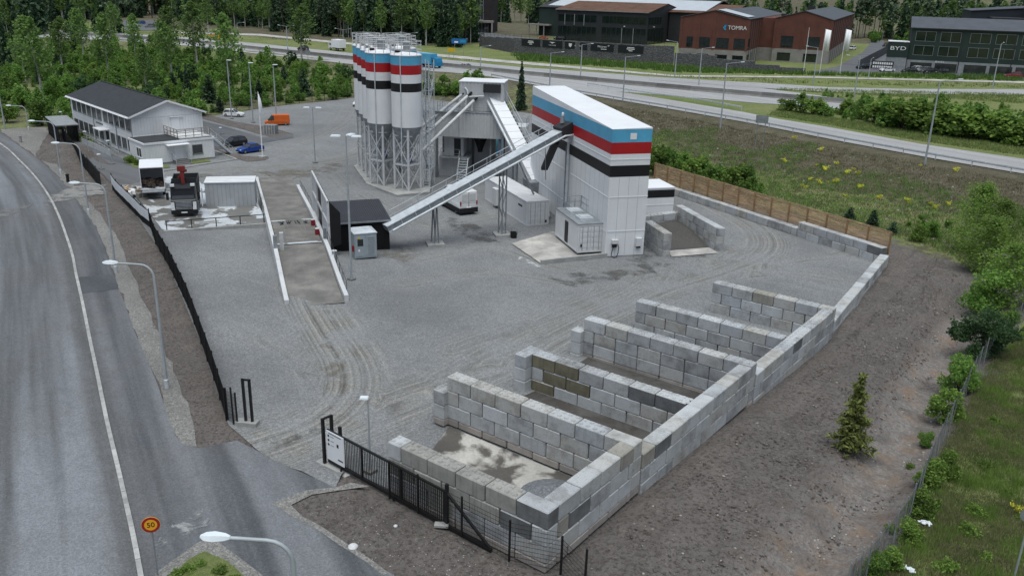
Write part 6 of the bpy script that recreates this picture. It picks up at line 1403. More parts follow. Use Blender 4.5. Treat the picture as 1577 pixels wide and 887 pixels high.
hw('footpath', ((250, 51), (400, 56), (542, 70), (674, 88), (800, 99.5), (1038, 119), (1177, 120), (1261, 121), (1577, 129), (1680, 131)), ((250, 49), (400, 53), (542, 67), (674, 84), (800, 95.5), (1038, 116.5), (1177, 118), (1261, 119), (1577, 126.5), (1680, 128.5)), .09, GM['slab'])
# concrete median barrier
bl = densify(px((60, 52), (165, 57.5), (300, 67), (400, 78), (545, 93), (690, 104), (800, 115.5), (962, 131), (1173, 150), (1300, 160)), 7.0, closed=False)
t = thing('median_barrier', 'long grey concrete barrier between the two highway carriageways', 'median barrier', (bl[0][0], bl[0][1], h(*bl[0])+.06)); bmesh_ = {}
bcm = mat('barrier_concrete', (.24, .235, .225), .85, .12, .5, rnd=.3)
for a, c in zip(bl[:-1], bl[1:]):
    v = Vector(c)-Vector(a); L = round(v.length, 1)
    if L not in bmesh_: b = MB(); b.prof([(-.32, 0), (.32, 0), (.26, .12), (.14, .3), (.09, .95), (-.09, .95), (-.14, .3), (-.26, .12)], .03, L-.03); bmesh_[L] = b.mesh('barrier_segment', bcm)
    link('barrier_segment', bmesh_[L], t, (a[0]-bl[0][0], a[1]-bl[0][1], h(*a)-h(*bl[0])), math.atan2(v.y, v.x)-math.pi/2)
def guard_rail(label, pts, span=4.0, zz=.08):
    ln = densify(px(*pts), span, closed=False); t = thing('guard_rail', label, 'guard rail', (*ln[0], h(*ln[0])+zz)); pm = MB().box((0, 0, .38), (.1, .1, .8)).mesh('post', MT['galv']); rm = {}
    for i, a in enumerate(ln):
        link('post', pm, t, (a[0]-ln[0][0], a[1]-ln[0][1], h(*a)-h(*ln[0])))
        if i+1 < len(ln):
            v = Vector(ln[i+1])-Vector(a); L = round(v.length, 1)
            if L not in rm: rm[L] = MB().box((L/2, -.09, .66), (L+.04, .06, .26)).box((L/2, -.13, .66), (L+.04, .03, .08)).mesh('rail', MT['galv'])
            link('rail', rm[L], t, (a[0]-ln[0][0], a[1]-ln[0][1], h(*a)-h(*ln[0])), math.atan2(v.y, v.x))
guard_rail('steel guard rail along the top of the bank beside the ramp road', ((757, 120), (800, 128.5), (870, 142.5), (1000, 164.5), (1150, 191), (1300, 221), (1440, 247), (1620, 278)))
guard_rail('second steel guard rail at the far side of the ramp road by the grass wedge', ((905, 134), (1003, 149.5), (1070, 158), (1142, 171.5)), 5.)
# ------------------------------------------------------------------ far buildings
def tomra():
    t = thing('brick_hall', 'large red brick hall with grey stone base, twin gables and company lettering', 'industrial hall', (-102.2, 211, 1.9), math.atan2(.23, .973)); Z = 3.9; H = 12.4
    br = NT('brickwork'); tc = br.n.new('ShaderNodeTexCoord').outputs['Object']; n1 = br.noise(.4, 5, tc); n2 = br.noise(6, 3, br.scaled(.6, .6, 6, tc)); col = br.mix(br.map(n1, .3, .7), (.165, .066, .050), (.11, .046, .037)); col = br.mix(1., col, br.mix(br.map(n2, .3, .7), (.75,)*3, (1.15,)*3), 'MULTIPLY'); BR = br.done(col, .9)
    for nm, x0, x1, y0, y1 in (('hall', 0, 19.1, 0, 70), ('link', 19.12, 23.38, 22, 70), ('hall', 23.4, 39.5, 20.5, 112)):
        MB().b2(x0, x1, y0, y1, Z, H).build('brick_wall', BR, t); MB().b2(x0-.04, x1+.04, y0-.04, y1, 0, Z).build('stone_base', MT['stonebase'], t)
    tri(MB(), 0, 19.1, 0, H, 2.1, .4, 'y').build('gable_wall', BR, t); tri(MB(), 23.4, 39.5, 20.5, H, 2.3, .4, 'y').build('gable_wall', BR, t)
    gable(MB(), 0, 19.1, 0, 70, H, 2.1, .25, 'y').build('roof', MT['slate'], t); gable(MB(), 23.4, 39.5, 20.5, 112, H, 2.3, .25, 'y').build('roof', MT['slate'], t)
    b = MB(); b.add([(10.2, .3, H+2.3), (18.6, .3, H+.5), (18.6, 12, H+.5), (10.2, 12, H+2.3)], [(0, 1, 2, 3)]); o = b.build('roof_light', MT['paleroof'], t); o.location.z = .06; s_ = o.modifiers.new('t', 'SOLIDIFY'); s_.thickness = .05
    for x in (.15, 5.3, 9.6, 18.95): MB().b2(x-.35, x+.35, -.12, -.002, Z, H).build('pilaster', BR, t)
    for x in (23.55, 31.4, 39.3): MB().b2(x-.35, x+.35, 20.38, 20.498, Z, H).build('pilaster', BR, t)
    for k in range(12): y = 26+k*7.5; MB().b2(39.502, 39.6, y-.18, y+.18, 0.1, H).build('downpipe', MT['dgrey'], t)
    for k in range(5): y = 4+k*3.5; MB().b2(19.102, 19.2, y-.15, y+.15, .1, H).build('downpipe', MT['dgrey'], t)
    for x0, x1 in ((2.0, 3.8), (5.3, 8.7), (10.5, 14.0), (15.4, 18.8-.3)): win(t, x0, x1, 4.3, 7.2, 0, n=3, frame='dgrey', glass='glassg', sill=False); win(t, x0, x1-.1, .5, 2.6, -.04, n=3, frame='dgrey', glass='glassg', sill=False)
    for y0, y1 in ((1.5, 5.0),): win(t, y0, y1, 4.3, 7.2, 19.1, 'y', n=2, frame='dgrey', glass='glassg', sill=False); win(t, y0, y1, .5, 2.8, 19.14, 'y', n=2, frame='dgrey', glass='glassg', sill=False)
    MB().b2(19.142, 19.2, 8, 12.5, .1, 3.2).build('roller_door', MT['cargrey'], t)
    for x0 in (25.5, 33.0): win(t, x0, x0+3.6, 4.3, 7.6, 20.5, n=2, frame='dgrey', glass='glassg', sill=False); win(t, x0-.6, x0+3.2, .5, 2.8, 20.46, n=3, frame='dgrey', glass='glassg', sill=False)
    for k in range(3): win(t, 78+k*8, 80+k*8, 5, 9.5, 39.5, 'y', n=1, frame='dgrey', glass='glass', sill=False)
    MB().b2(28, 30, 60, 63, H+1.2, H+3.2).build('roof_vent', MT['dgrey'], t); MB().b2(24.3, 25.6, 24, 26, H+.6, H+1.3).build('roof_vent', MT['dgrey'], t)
    flat_text('TOMRA', 1.5, MT['txt'], t, (16.0, -.06, 10.0), (R(90), 0, 0), 'lettering', .03)
    b = MB(); b.prof([(12.0, 10.0), (12.5, 10.75), (13.0, 10.75), (12.75, 10.0), (13.0, 9.3), (12.5, 9.3)], -.08, -.02); b.build('logo', MT['cyan'], t); MB().prof([(12.8, 10.75), (13.3, 10.75), (13.05, 10.1)], -.08, -.02).build('logo', MT['signblue'], t)
tomra()
def glazing(t, x0, x1, y, z0, z1, n, axis='x', rows=1):
    for k in range(n):
        a0, a1 = x0+(x1-x0)*k/n, x0+(x1-x0)*(k+1)/n; win(t, a0+.03, a1-.03, z0, z1, y, axis, n=1, frame='dgrey', glass='glassg', sill=False)
def showroom():
    t = thing('glass_showroom', 'anthracite car showroom with tall glass front and rust brown roof', 'showroom', (-180.3, 261.7, 2), math.atan2(.149, .989)); L, D, H = 36.8, 40, 11.2
    MB().b2(0, L, 0, D, 0, H).build('wall', MT['dgrey'], t); tri(MB(), 0, D, L-.3, H, 2.9, .3).build('gable_wall', MT['dgrey'], t); gable(MB(), 0, L, 0, D, H, 2.9, .5).build('roof', MT['rust'], t)
    gable(MB(), L+.6, L+24, 22, 60, H, 2.9, .4).build('rear_roof', MT['rust'], t); MB().b2(L+.5, L+24, 22.3, 60, 0, H).build('rear_wall', MT['dgrey'], t)
    MB().b2(-.4, L+.45, -.56, -.5, H-.05, H+.25).build('eave_trim', MT['stonebase'], t)
    glazing(t, .6, 16.6, 0, 7.0, 9.6, 6); glazing(t, .6, 16.6, 0, .4, 5.4, 8); glazing(t, 18.8, 36.4, 0, 7.0, 9.6, 6); glazing(t, 18.8, 36.4, 0, .2, 5.6, 9); glazing(t, .6, 15, L, 7.0, 9.6, 5, 'y'); glazing(t, .6, 18, L, .2, 5.6, 6, 'y')
    for x in (3.5, 7.5, 11.5): MB().b2(x-.12, x+.12, -.16, -.062, 5.8, 9.8).build('fin', MT['pavers'], t)
    for x in (27, 31.5): MB().b2(x-.1, x+.1, -.16, -.062, .2, 5.6).build('fin', MT['pavers'], t)
    for x, y in ((28, -.3), (37.2, 6)): MB().box((x, y, 6.2), (.5, .3, .3)).build('flood_light', MT['clean'], t)
showroom()
def green_hall():
    t = thing('green_hall', 'long dark green metal hall with pale solar roof and loading docks', 'industrial hall', (-200, 262, 2), math.atan2(.149, .989)); L, D, H = 70, 48, 11.2
    rb = MB(); rb.b2(0, L, 20, 20+D, 0, H); rb.build('wall', MT['dgreen'], t); tri(MB(), 20, 20+D, 0, H, 4.2, .3).build('gable_wall', MT['dgreen'], t); gable(MB(), 0, L, 20, 20+D, H, 4.2, .4).build('roof', MT['roofg'], t)
    b = MB(); b.add([(3, 22, H+.75), (L, 22, H+.75), (L, 42, H+4.1), (3, 42, H+4.1)], [(0, 1, 2, 3)]); o = b.build('solar_roof', MT['paleroof'], t); s_ = o.modifiers.new('t', 'SOLIDIFY'); s_.thickness = .1
    MB().b2(9, 26, 19.5, 19.99, 0, 4.5).build('dock_wall', MT['dgrey'], t)
    for k in range(5): MB().b2(9.5+k*3.2, 12+k*3.2, 19.3, 19.49, .8, 3.8).build('dock_door', MT['rubber'], t); MB().b2(9.1+k*3.2, 9.4+k*3.2, 19.2, 19.49, .6, 1.6).build('dock_bumper', MT['offwhite'], t)
    MB().b2(-.3, -.01, 20, 60, 4.3, 5.2).build('canopy_band', MT['stonebase'], t); MB().b2(-4, 6, 17.5, 19.98, 4.0, 4.6).build('canopy', MT['stonebase'], t)
    for x in (-3.5, 0, 3.5): MB().box((x, 17.8, 2), (.4, .4, 4)).build('column', MT['stonebase'], t)
green_hall()
def dark_tower():
    t = thing('dark_office_tower', 'dark brown office block with two lit window strips and a pale entrance canopy', 'office block', (-238, 268, 2), math.atan2(.5, .86)); MB().b2(0, 17, 0, 14, 0, 17).build('wall', mat('dark_brown_brick', (.032, .026, .027), .85, .15, .4), t)
    for x in (4.2, 10.6): 
        for k in range(3): win(t, x, x+2.2, 5.2+k*3.0, 7.9+k*3.0, 0, n=2, frame='offwhite', glass='glass', sill=False)
    MB().b2(1, 17.5, -3, -.002, 4.2, 5.0).build('canopy', MT['stonebase'], t)
    for x in (1.3, 8.6, 17.0): MB().box((x, -2.7, 2.1), (.6, .5, 4.2)).build('column', MT['stonebase'], t)
    win(t, 3, 8, .1, 3.6, 0, n=4, frame='offwhite', sill=False); win(t, 9.5, 15, .1, 3.6, 0, n=4, frame='offwhite', sill=False)
    MB().b2(1.9, 3.0, -.06, -.003, 14.6, 15.5).build('logo', MT['cyan'], t); MB().b2(3.3, 6.6, -.06, -.003, 14.7, 15.3).build('lettering', MT['signblue'], t)
    q = thing('utility_pole', 'tall thin pole standing before the dark office block', 'pole', G(700, 60)); MB().tube([(0, 0, 0), (0, 0, 17)], .12, 6).build('pole', MT['offwhite'], q)
dark_tower()
def byd():
    t = thing('green_dealership', 'dark green clad car dealership with large windows and a lettered sign block', 'dealership', (-46.2, 238.0, 2), math.atan2(.265, .964)); L, D, H = 62, 18, 11.3
    MB().b2(0, L, 0, D, 3.0, H).build('wall', MT['dgreen'], t); MB().b2(-.03, L+.03, -.03, D, 0, 3.0).build('stone_base', MT['pavers'], t); gable(MB(), 0, L, 0, D, H, 2.7, .35).build('roof', MT['slate'], t); tri(MB(), 0, D, 0, H, 2.7, .25).build('gable_wall', MT['dgreen'], t)
    MB().b2(-.4, L, -.42, -.36, H-.05, H+.2).build('eave_trim', MT['dgrey'], t)
    for k in range(7):
        x0 = 1.2+k*6.2+(1.0 if k > 1 else 0)
        for z in (4.3, 8.0): win(t, x0, x0+5.0, z, z+2.6, 0, n=2, frame='pavers', glass='glassg', sill=False)
        win(t, x0-.2, x0+5.2, .1, 2.4, -.03, n=4, frame='dgrey', glass='glass', sill=False)
    for x in (12.9, 25.5, 38): MB().b2(x-.12, x+.12, -.1, -.002, 0.05, H).build('downpipe', MT['dgrey'], t)
    b = MB().b2(-5.4, -.1, -1.2, 5, 3.6, 7.6); b.build('sign_block', MT['dgreen'], t); MB().b2(-5.3, -.2, -1.1, 5, 0, 3.6).build('sign_base', MT['pavers'], t); MB().b2(-5.5, -.05, -1.3, 5.1, 7.6, 7.75).build('sign_cap', MT['clean'], t)
    flat_text('BYD', 1.75, MT['txt'], t, (-2.75, -1.24, 5.9), (R(90), 0, 0), 'lettering', .03).scale = (1.25, .8, 1)
    flat_text('BYD', .95, MT['txt'], t, (8.2, -.09, 2.75), (R(90), 0, 0), 'lettering', .03).scale = (1.3, .7, 1)
byd()
t = thing('barn', 'dark blue gabled hall rising behind the green dealership', 'industrial hall', (-42, 290, 2), math.atan2(.265, .964)); MB().b2(0, 60, 0, 30, 0, 15.5).build('wall', mat('night_blue', (.022, .030, .042), .7, .1, .3), t); gable(MB(), 0, 60, 0, 30, 15.5, 2.5, .3, 'y').build('roof', MT['slate'], t); tri(MB(), 0, 60, 0, 15.5, 2.5, .3, 'y').build('gable_wall', MT['dgrey'], t); MB().b2(14, 19, -6, -2, 14, 17.5).build('roof_vent', MT['dgrey'], t)
MB().b2(5, 60, -14, -.1, 0, 14).build('link_wall', MT['dgrey'], t)
# retaining wall with banners
def stone_wall(label, pts, H, nm='stone_wall'):
    P_ = px(*pts); t = thing(nm, label, 'stone wall', (*P_[0], 1.9)); m = NT('gabion'); v = m.vor(2.4); c = m.mix(m.map(v.outputs['Distance'], .1, .6), (.185, .185, .19), (.105, .104, .108)); c = m.mix(m.map(m.noise(.2, 3), .3, .7), c, m.mix(1., c, (.75, .75, .78), 'MULTIPLY')); mm = m.done(c, .9, v.outputs['Distance'], .6, .2)
    for i, (a, c_) in enumerate(zip(P_[:-1], P_[1:])):
        v = Vector(c_)-Vector(a); n = max(1, int(v.length/6)); rz = math.atan2(v.y, v.x)
        for k in range(n):
            q = Vector(a)+v*(k/n); hh = H[i]+(H[i+1]-H[i])*(k/n)
            MB().b2(.02, v.length/n-.02, 0, 1.2, 0, hh).build('wall_section', mm, t, loc=(q.x-P_[0][0], q.y-P_[0][1], 0), rz=rz)
    return t, P_
t, WP = stone_wall('dark stone retaining wall carrying the row of black banners', ((738, 72), (790, 82), (889, 90), (1004, 98), (1037, 99)), (3.5, 4.6, 4.8, 4.9, 4.9))
stone_wall('low dark stone wall along the lane below the red brick hall', ((1038, 101), (1100, 106), (1160, 110), (1240, 113)), (3.4, 2.6, 1.8, .8))
hb = thing('terrace_railing', 'thin railing on top of the stone wall before the showroom', 'railing', (0, 0, 0)); rb = MB(); W3 = [Vector((p[0], p[1]+.3, 1.9+z)) for p, z in zip(WP, (3.5, 4.6, 4.8, 4.9, 4.9))]; rail(rb, W3, 1.1, .03, step=3.); rb.build('rails', MT['dgrey'], hb)
bnd = ((803, 831, 'NEWLAN', 0), (835, 866, 'ASTON MARTIN', 1), (870, 904, 'KOENIGSEGG', 2), (909, 945, 'McLaren', 3), (951, 990, 'NEWLAN', 0))
bl_ = ['black banner with small white lettering, leftmost on the stone wall', 'black banner with a white winged emblem on the stone wall', 'black banner with a white shield emblem on the stone wall', 'black banner with slanted white lettering and a swoosh on the stone wall', 'black banner with small white lettering, rightmost on the stone wall']
BM = mat('banner_black', (.010, .014, .018), .6, .1)
for (x0, x1, tx, kind), lab in zip(bnd, bl_):
    def onwall(xp):
        for a, b in zip(WP[:-1], WP[1:]):
            for k in range(101):
                q = Vector(a).lerp(Vector(b), k/100); v = Vector((q.x, q.y, 5))-CAM; xx = IW/2+FPX*v.dot(RT)/v.dot(fw)
                if xx >= xp: return q
        return Vector(WP[-1])
    a, b = onwall(x0), onwall(x1); v = b-a; L = v.length; t = thing('banner', lab, 'banner', (a.x, a.y, 1.9), math.atan2(v.y, v.x), 'black banners on the stone wall')
    zt = 4.55; MB().b2(0, L, -.15, -.05, zt-2.0, zt).build('cloth', BM, t)
    if kind == 0:
        for z, w in ((3.95, .28), (3.55, .32), (3.1, .16)): MB().b2(L*(.5-w/2), L*(.5+w/2), -.17, -.152, z-.1, z+.1).build('text_line', MT['txt'], t)
    elif kind == 1:
        MB().prof([(L*.34, 4.1), (L*.66, 4.1), (L*.58, 3.95), (L*.52, 3.75), (L*.48, 3.75), (L*.42, 3.95)], -.17, -.152).build('emblem', MT['txt'], t); flat_text(tx, .36, MT['txt'], t, (L/2, -.16, 3.2), (R(90), 0, 0))
    elif kind == 2:
        MB().prof([(L*.18, 4.1), (L*.32, 4.1), (L*.31, 3.4), (L*.25, 3.0), (L*.19, 3.4)], -.17, -.152).build('emblem', MT['txt'], t); flat_text(tx, .42, MT['txt'], t, (L*.62, -.16, 3.55), (R(90), 0, 0))
    else:
        flat_text(tx, .8, MT['txt'], t, (L/2, -.16, 3.75), (R(90), 0, 0)); MB().prof([(L*.72, 4.0), (L*.82, 4.25), (L*.8, 3.95)], -.17, -.152).build('emblem', MT['txt'], t); MB().b2(L*.45, L*.7, -.17, -.152, 3.0, 3.15).build('text_line', MT['txt'], t)
# lane up beside the dealership and other paved areas
sheet('lane', px((1240, 113), (1330, 112), (1400, 113.5), (1577, 124), (1700, 130), (1700, 118), (1577, 116), (1400, 108), (1372, 108), (1368, 95), (1360, 60), (1345, 60), (1330, 80), (1290, 103)), GM['newasph'], .05, 6, 0, lambda x, y: (x, y))
sheet('parking', px((700, 60), (735, 66), (760, 74), (1037, 96), (1045, 96), (1030, 70), (990, 74), (860, 66), (760, 52), (705, 50)), GM['newasph'], .05, 8, 0, lambda x, y: (x, y))
sheet('parking', px((190, 48), (250, 48), (260, 40), (240, 32), (190, 32)), GM['newasph'], .1, 6, 0, lambda x, y: (x, y))
t = thing('billboard', 'white lettered dark billboard beside the lane to the dealership', 'billboard', G(1341, 108), R(12)); MB().b2(0, 5.6, 0, .12, .4, 2.5).build('panel', MT['dgrey'], t)
for z in (1.9, .95):
    for k in range(9): MB().b2(.3+k*.57, .3+k*.57+.42, -.03, -.002, z-.3, z+.3).build('letter', MT['txt'], t)
t = thing('slatted_screen', 'grey slatted screen fence climbing beside the lane', 'screen fence', G(1322, 107), 0); a, b = G(1322, 106), G(1372, 78); v = b-a; t.rotation_euler.z = math.atan2(v.y, v.x); L = v.length; sm_ = MB().box((0, 0, 1.2), (.9, .12, 2.4)).mesh('screen_panel', MT['slate'])
for k in range(int(L/2)): link('screen_panel', sm_, t, (k*2., 0, 0), R(35))
t = thing('far_office', 'distant dark office building with a brown entrance column behind the birches', 'office block', (-330, 244, 2), R(35)); MB().b2(0, 40, 0, 14, 3.4, 12).build('wall', MT['dgrey'], t); MB().b2(-.5, 40.5, -.5, 14.5, 12, 12.4).build('roof', MT['slate'], t)
for x in (2, 10, 18, 26, 34): MB().box((x, .5, 1.7), (1.4, 1.2, 3.4)).build('column', MT['rust'], t)
for k in range(8): win(t, 1+k*4.8, 4.6+k*4.8, 5.5, 9.5, 0, n=2, frame='dgrey', sill=False)
# ------------------------------------------------------------------ vegetation
def leafmat(name, c1, c2, c3, tr=.5, rnd=.35):
    if tr > .1: c1, c2, c3 = [(min(.6, c[0]*1.3), min(.6, c[1]*1.3), min(.6, c[2]*(1.4 if name != 'yellow_flowers' else 1))) for c in (c1, c2, c3)]
    t = NT(name); oi = t.n.new('ShaderNodeObjectInfo'); tc = t.n.new('ShaderNodeTexCoord').outputs['Object']; a = t.attr('leaf').outputs['Fac']
    n1 = t.noise(.55, 3, tc); col = t.mix(t.map(n1, .35, .65), c1, c2); col = t.mix(t.map(a, .55, 1., 0, .8), col, c3); col = t.mix(t.map(a, .35, .0, 0, .55), col, tuple(c*.6 for c in c2))
    r = t.map(oi.outputs['Random'], 0, 1, 1-rnd, 1+rnd*.6); g = t.n.new('ShaderNodeCombineColor')
    for i in range(3): t.l.new(r, g.inputs[i])
    col = t.mix(1., col, g.outputs[0], 'MULTIPLY'); t.l.new(col, t.b.inputs['Base Color']); t.b.inputs['Roughness'].default_value = .65; t.b.inputs['Specular IOR Level'].default_value = .25
    tl = t.n.new('ShaderNodeBsdfTranslucent'); t.l.new(col, tl.inputs[0]); ms = t.n.new('ShaderNodeMixShader'); ms.inputs[0].default_value = tr
    o = t.n['Material Output']; t.l.new(t.b.outputs[0], ms.inputs[1]); t.l.new(tl.outputs[0], ms.inputs[2]); t.l.new(ms.outputs[0], o.inputs[0]); return t.m
LM = dict(birch=leafmat('birch_leaves', (0.15, 0.25, 0.064), (0.1, 0.18, 0.048), (0.24, 0.34, 0.1)), bush=leafmat('bush_leaves', (0.144, 0.25, 0.052), (0.08, 0.17, 0.032), (0.23, 0.35, 0.08)), bright=leafmat('bright_leaves', (.165, .26, .05), (.11, .19, .036), (.25, .34, .085)),
          spruce=leafmat('spruce_needles', (0.044, 0.084, 0.04), (0.028, 0.056, 0.03), (0.08, 0.13, 0.056), .15), pine=leafmat('pine_needles', (0.068, 0.104, 0.052), (0.044, 0.072, 0.04), (0.11, 0.14, 0.07), .15), young=leafmat('young_spruce', (.17, .20, .05), (.11, .14, .035), (.28, .30, .09), .2),
          dark=leafmat('dark_leaves', (0.06, 0.12, 0.044), (0.04, 0.084, 0.032), (0.1, 0.17, 0.06)), yellow=leafmat('yellow_flowers', (.85, .80, .07), (.40, .46, .06), (.9, .85, .12), .05), heath=leafmat('dry_heath', (0.2, 0.17, 0.1), (0.13, 0.12, 0.06), (0.32, 0.28, 0.18), .2), grass=leafmat('grass_blades', (.15, .19, .055), (.10, .14, .04), (.27, .28, .12), .3))
RG = np.random.default_rng(11)
def rand_unit(n):
    v = RG.normal(size=(n, 3)); return v/np.linalg.norm(v, axis=1)[:, None]
def cards(P, size, nrm=None, flat=.35, aspect=1.5, droop=0):
    """n leaf sized diamonds (two triangles each) at points P"""
    n = len(P); a = rand_unit(n); 
    if nrm is not None: a = a*flat+nrm*(1-flat); a /= np.linalg.norm(a, axis=1)[:, None]
    t = np.cross(a, rand_unit(n)); t /= np.linalg.norm(t, axis=1)[:, None]+1e-9; t[:, 2] -= droop; b = np.cross(a, t); s = (size*(.6+.8*RG.random(n)))[:, None]
    V = np.stack([P-t*s*aspect*.5, P+b*s*.5, P+t*s*aspect*.5, P-b*s*.5], 1).reshape(-1, 3); F = np.arange(4*n).reshape(n, 4); L = np.repeat(RG.random(n), 4); return V, F, L
def cmesh(name, V, F, L, m):
    me = bpy.data.meshes.new(name); n = len(F); me.vertices.add(len(V)); me.vertices.foreach_set('co', V.astype(np.float32).ravel()); k = F.shape[1]; me.loops.add(n*k); me.loops.foreach_set('vertex_index', F.astype(np.int32).ravel()); me.polygons.add(n); me.polygons.foreach_set('loop_start', np.arange(0, n*k, k, dtype=np.int32)); me.update(calc_edges=True)
    at = me.attributes.new('leaf', 'FLOAT', 'POINT'); at.data.foreach_set('value', L.astype(np.float32)); me.materials.append(m); return me
def blob(n, c, r, hollow=.5):
    u = rand_unit(n); rad = (hollow+(1-hollow)*RG.random(n))**.6; return np.array(c)+u*rad[:, None]*np.array(r), u
def birch(Ht, n, size, seed, w=1.9, low=.36):
    rr = random.Random(seed); tr = MB(); pts = []; lean = Vector((rr.uniform(-.05, .05), rr.uniform(-.05, .05), 0))
    for i in range(7): f = i/6; pts.append((lean.x*Ht*f*f+.12*math.sin(f*5+seed), lean.y*Ht*f*f+.12*math.cos(f*4+seed), Ht*f*.97))
    tr.tube(pts, [.19*Ht/13*(1-.85*i/6)+.01 for i in range(7)], 6); Ps = []; Ns = []; tips = []
    nb = 24
    for k in range(nb):
        f = low+(.97-low)*(k+rr.random())/nb; z = Ht*f; a = k*2.4+rr.uniform(-.5, .5); env = w*(math.sin(min(1, (f-low*.7)/(1-low*.7))**.75*math.pi)**.7+.12); L = env*rr.uniform(.6, 1.1)
        b0 = Vector((lean.x*Ht*f*f, lean.y*Ht*f*f, z)); e = b0+Vector((math.cos(a)*L, math.sin(a)*L, L*rr.uniform(.25, .6))); tr.bar(b0, e, .04); m = int(n/nb)
        for q, sc in ((.55, .75), (1., 1.)): 
            p, u = blob(m//2, b0.lerp(e, q), (L*.42+.25, L*.42+.25, L*.38+.35)); p[:, 2] -= RG.random(len(p))*.5; Ps.append(p); Ns.append(u)
    p, u = blob(n//10, (pts[-1][0], pts[-1][1], Ht*.95), (w*.3, w*.3, Ht*.07)); Ps.append(p); Ns.append(u); P = np.concatenate(Ps); N = np.concatenate(Ns)
    return tr, cards(P, np.full(len(P), size), N, .75, 1.3)
def spruce(Ht, n, size, seed, w=2.3, bare=.05, irregular=.3, asp=1.9):
    rr = random.Random(seed); tr = MB().tube([(0, 0, 0), (0, 0, Ht*.5), (0, 0, Ht*.98)], [.016*Ht, .01*Ht, .01], 6); Ps = []; Ns = []; nt_ = int(10+Ht*1.1)
    for k in range(nt_):
        f = bare+(1-bare)*(k/nt_)**.9; z = Ht*f; env = w*(1-f)**.85+.08; nbr = max(4, int(9*(1-f)+4))
        for j in range(nbr):
            a = 2*math.pi*j/nbr+k*.7+rr.uniform(-.3, .3); L = env*rr.uniform(1-irregular, 1.1); m = max(3, int(n/(nt_*9)*(.4+1.4*(1-f)))); t = RG.random(m)**.7
            P = np.stack([np.cos(a)*L*t, np.sin(a)*L*t, z-L*.34*t+.12*L*t*t], 1)+RG.normal(size=(m, 3))*np.array([.10, .10, .07])*(L*.8+.2); Ps.append(P); Ns.append(np.tile([0, 0, 1.], (m, 1)))
            if L > .5: tr.bar((0, 0, z), (math.cos(a)*L*.9, math.sin(a)*L*.9, z-L*.26), .03)
    P = np.concatenate(Ps); N = np.concatenate(Ns); return tr, cards(P, np.full(len(P), size), N, .55, asp, .25)
def pine(Ht, n, size, seed, w=2.2):
    rr = random.Random(seed); tr = MB().tube([(0, 0, 0), (.1, .05, Ht*.5), (.15, 0, Ht*.97)], [.015*Ht, .011*Ht, .03], 6); Ps = []; Ns = []
    for k in range(16):
        f = .5+.48*(k/15); a = k*2.4; L = w*(1.15-f)*1.5*rr.uniform(.6, 1.1)+.3; e = (math.cos(a)*L, math.sin(a)*L, Ht*f+L*.25); tr.bar((.12, 0, Ht*f), e, .06); p, u = blob(n//16, e, (L*.55+.3, L*.55+.3, .55)); Ps.append(p); Ns.append(u)
    P = np.concatenate(Ps); return tr, cards(P, np.full(len(P), size), np.concatenate(Ns), .7, 1.5)
def bush(Ht, n, size, seed, w=1.6, lobes=12, base=.15, up=.4):
    rr = random.Random(seed); tr = MB(); Ps = []; Ns = []
    for k in range(lobes):
        a = rr.uniform(0, 6.28); f = rr.uniform(base, .92); env = w*math.sqrt(max(.03, 1-((f-.38)/.62)**2)); L = env*rr.uniform(.15, .85); c = (math.cos(a)*L, math.sin(a)*L, Ht*f); s = rr.uniform(.3, .55)
        p, u = blob(n//lobes, c, (w*s, w*s, Ht*s*.42), .35); p[:, 2] = np.abs(p[:, 2]); Ps.append(p); Ns.append(u)
        q = RG.random(n//lobes//8+2)[:, None]; sp = np.array(c)+np.array([math.cos(a)*.25*w, math.sin(a)*.25*w, Ht*.28])*q+RG.normal(size=(len(q), 3))*.10*w*.6; Ps.append(sp); Ns.append(rand_unit(len(sp)))
        tr.tube([(rr.uniform(-.1, .1), rr.uniform(-.1, .1), 0), (c[0]*.5, c[1]*.5, c[2]*.6), c], [.03*Ht/3, .02*Ht/3, .008], 5)
    P = np.concatenate(Ps); return tr, cards(P, np.full(len(P), size), np.concatenate(Ns), .75, 1.4)
def proto(gen, leaf, bark, *a, **k):
    tr, (V, F, L) = gen(*a, **k); return tr.mesh('trunk', MT[bark]), cmesh('crown', V, F, L, LM[leaf]), (V, F, L, tr)
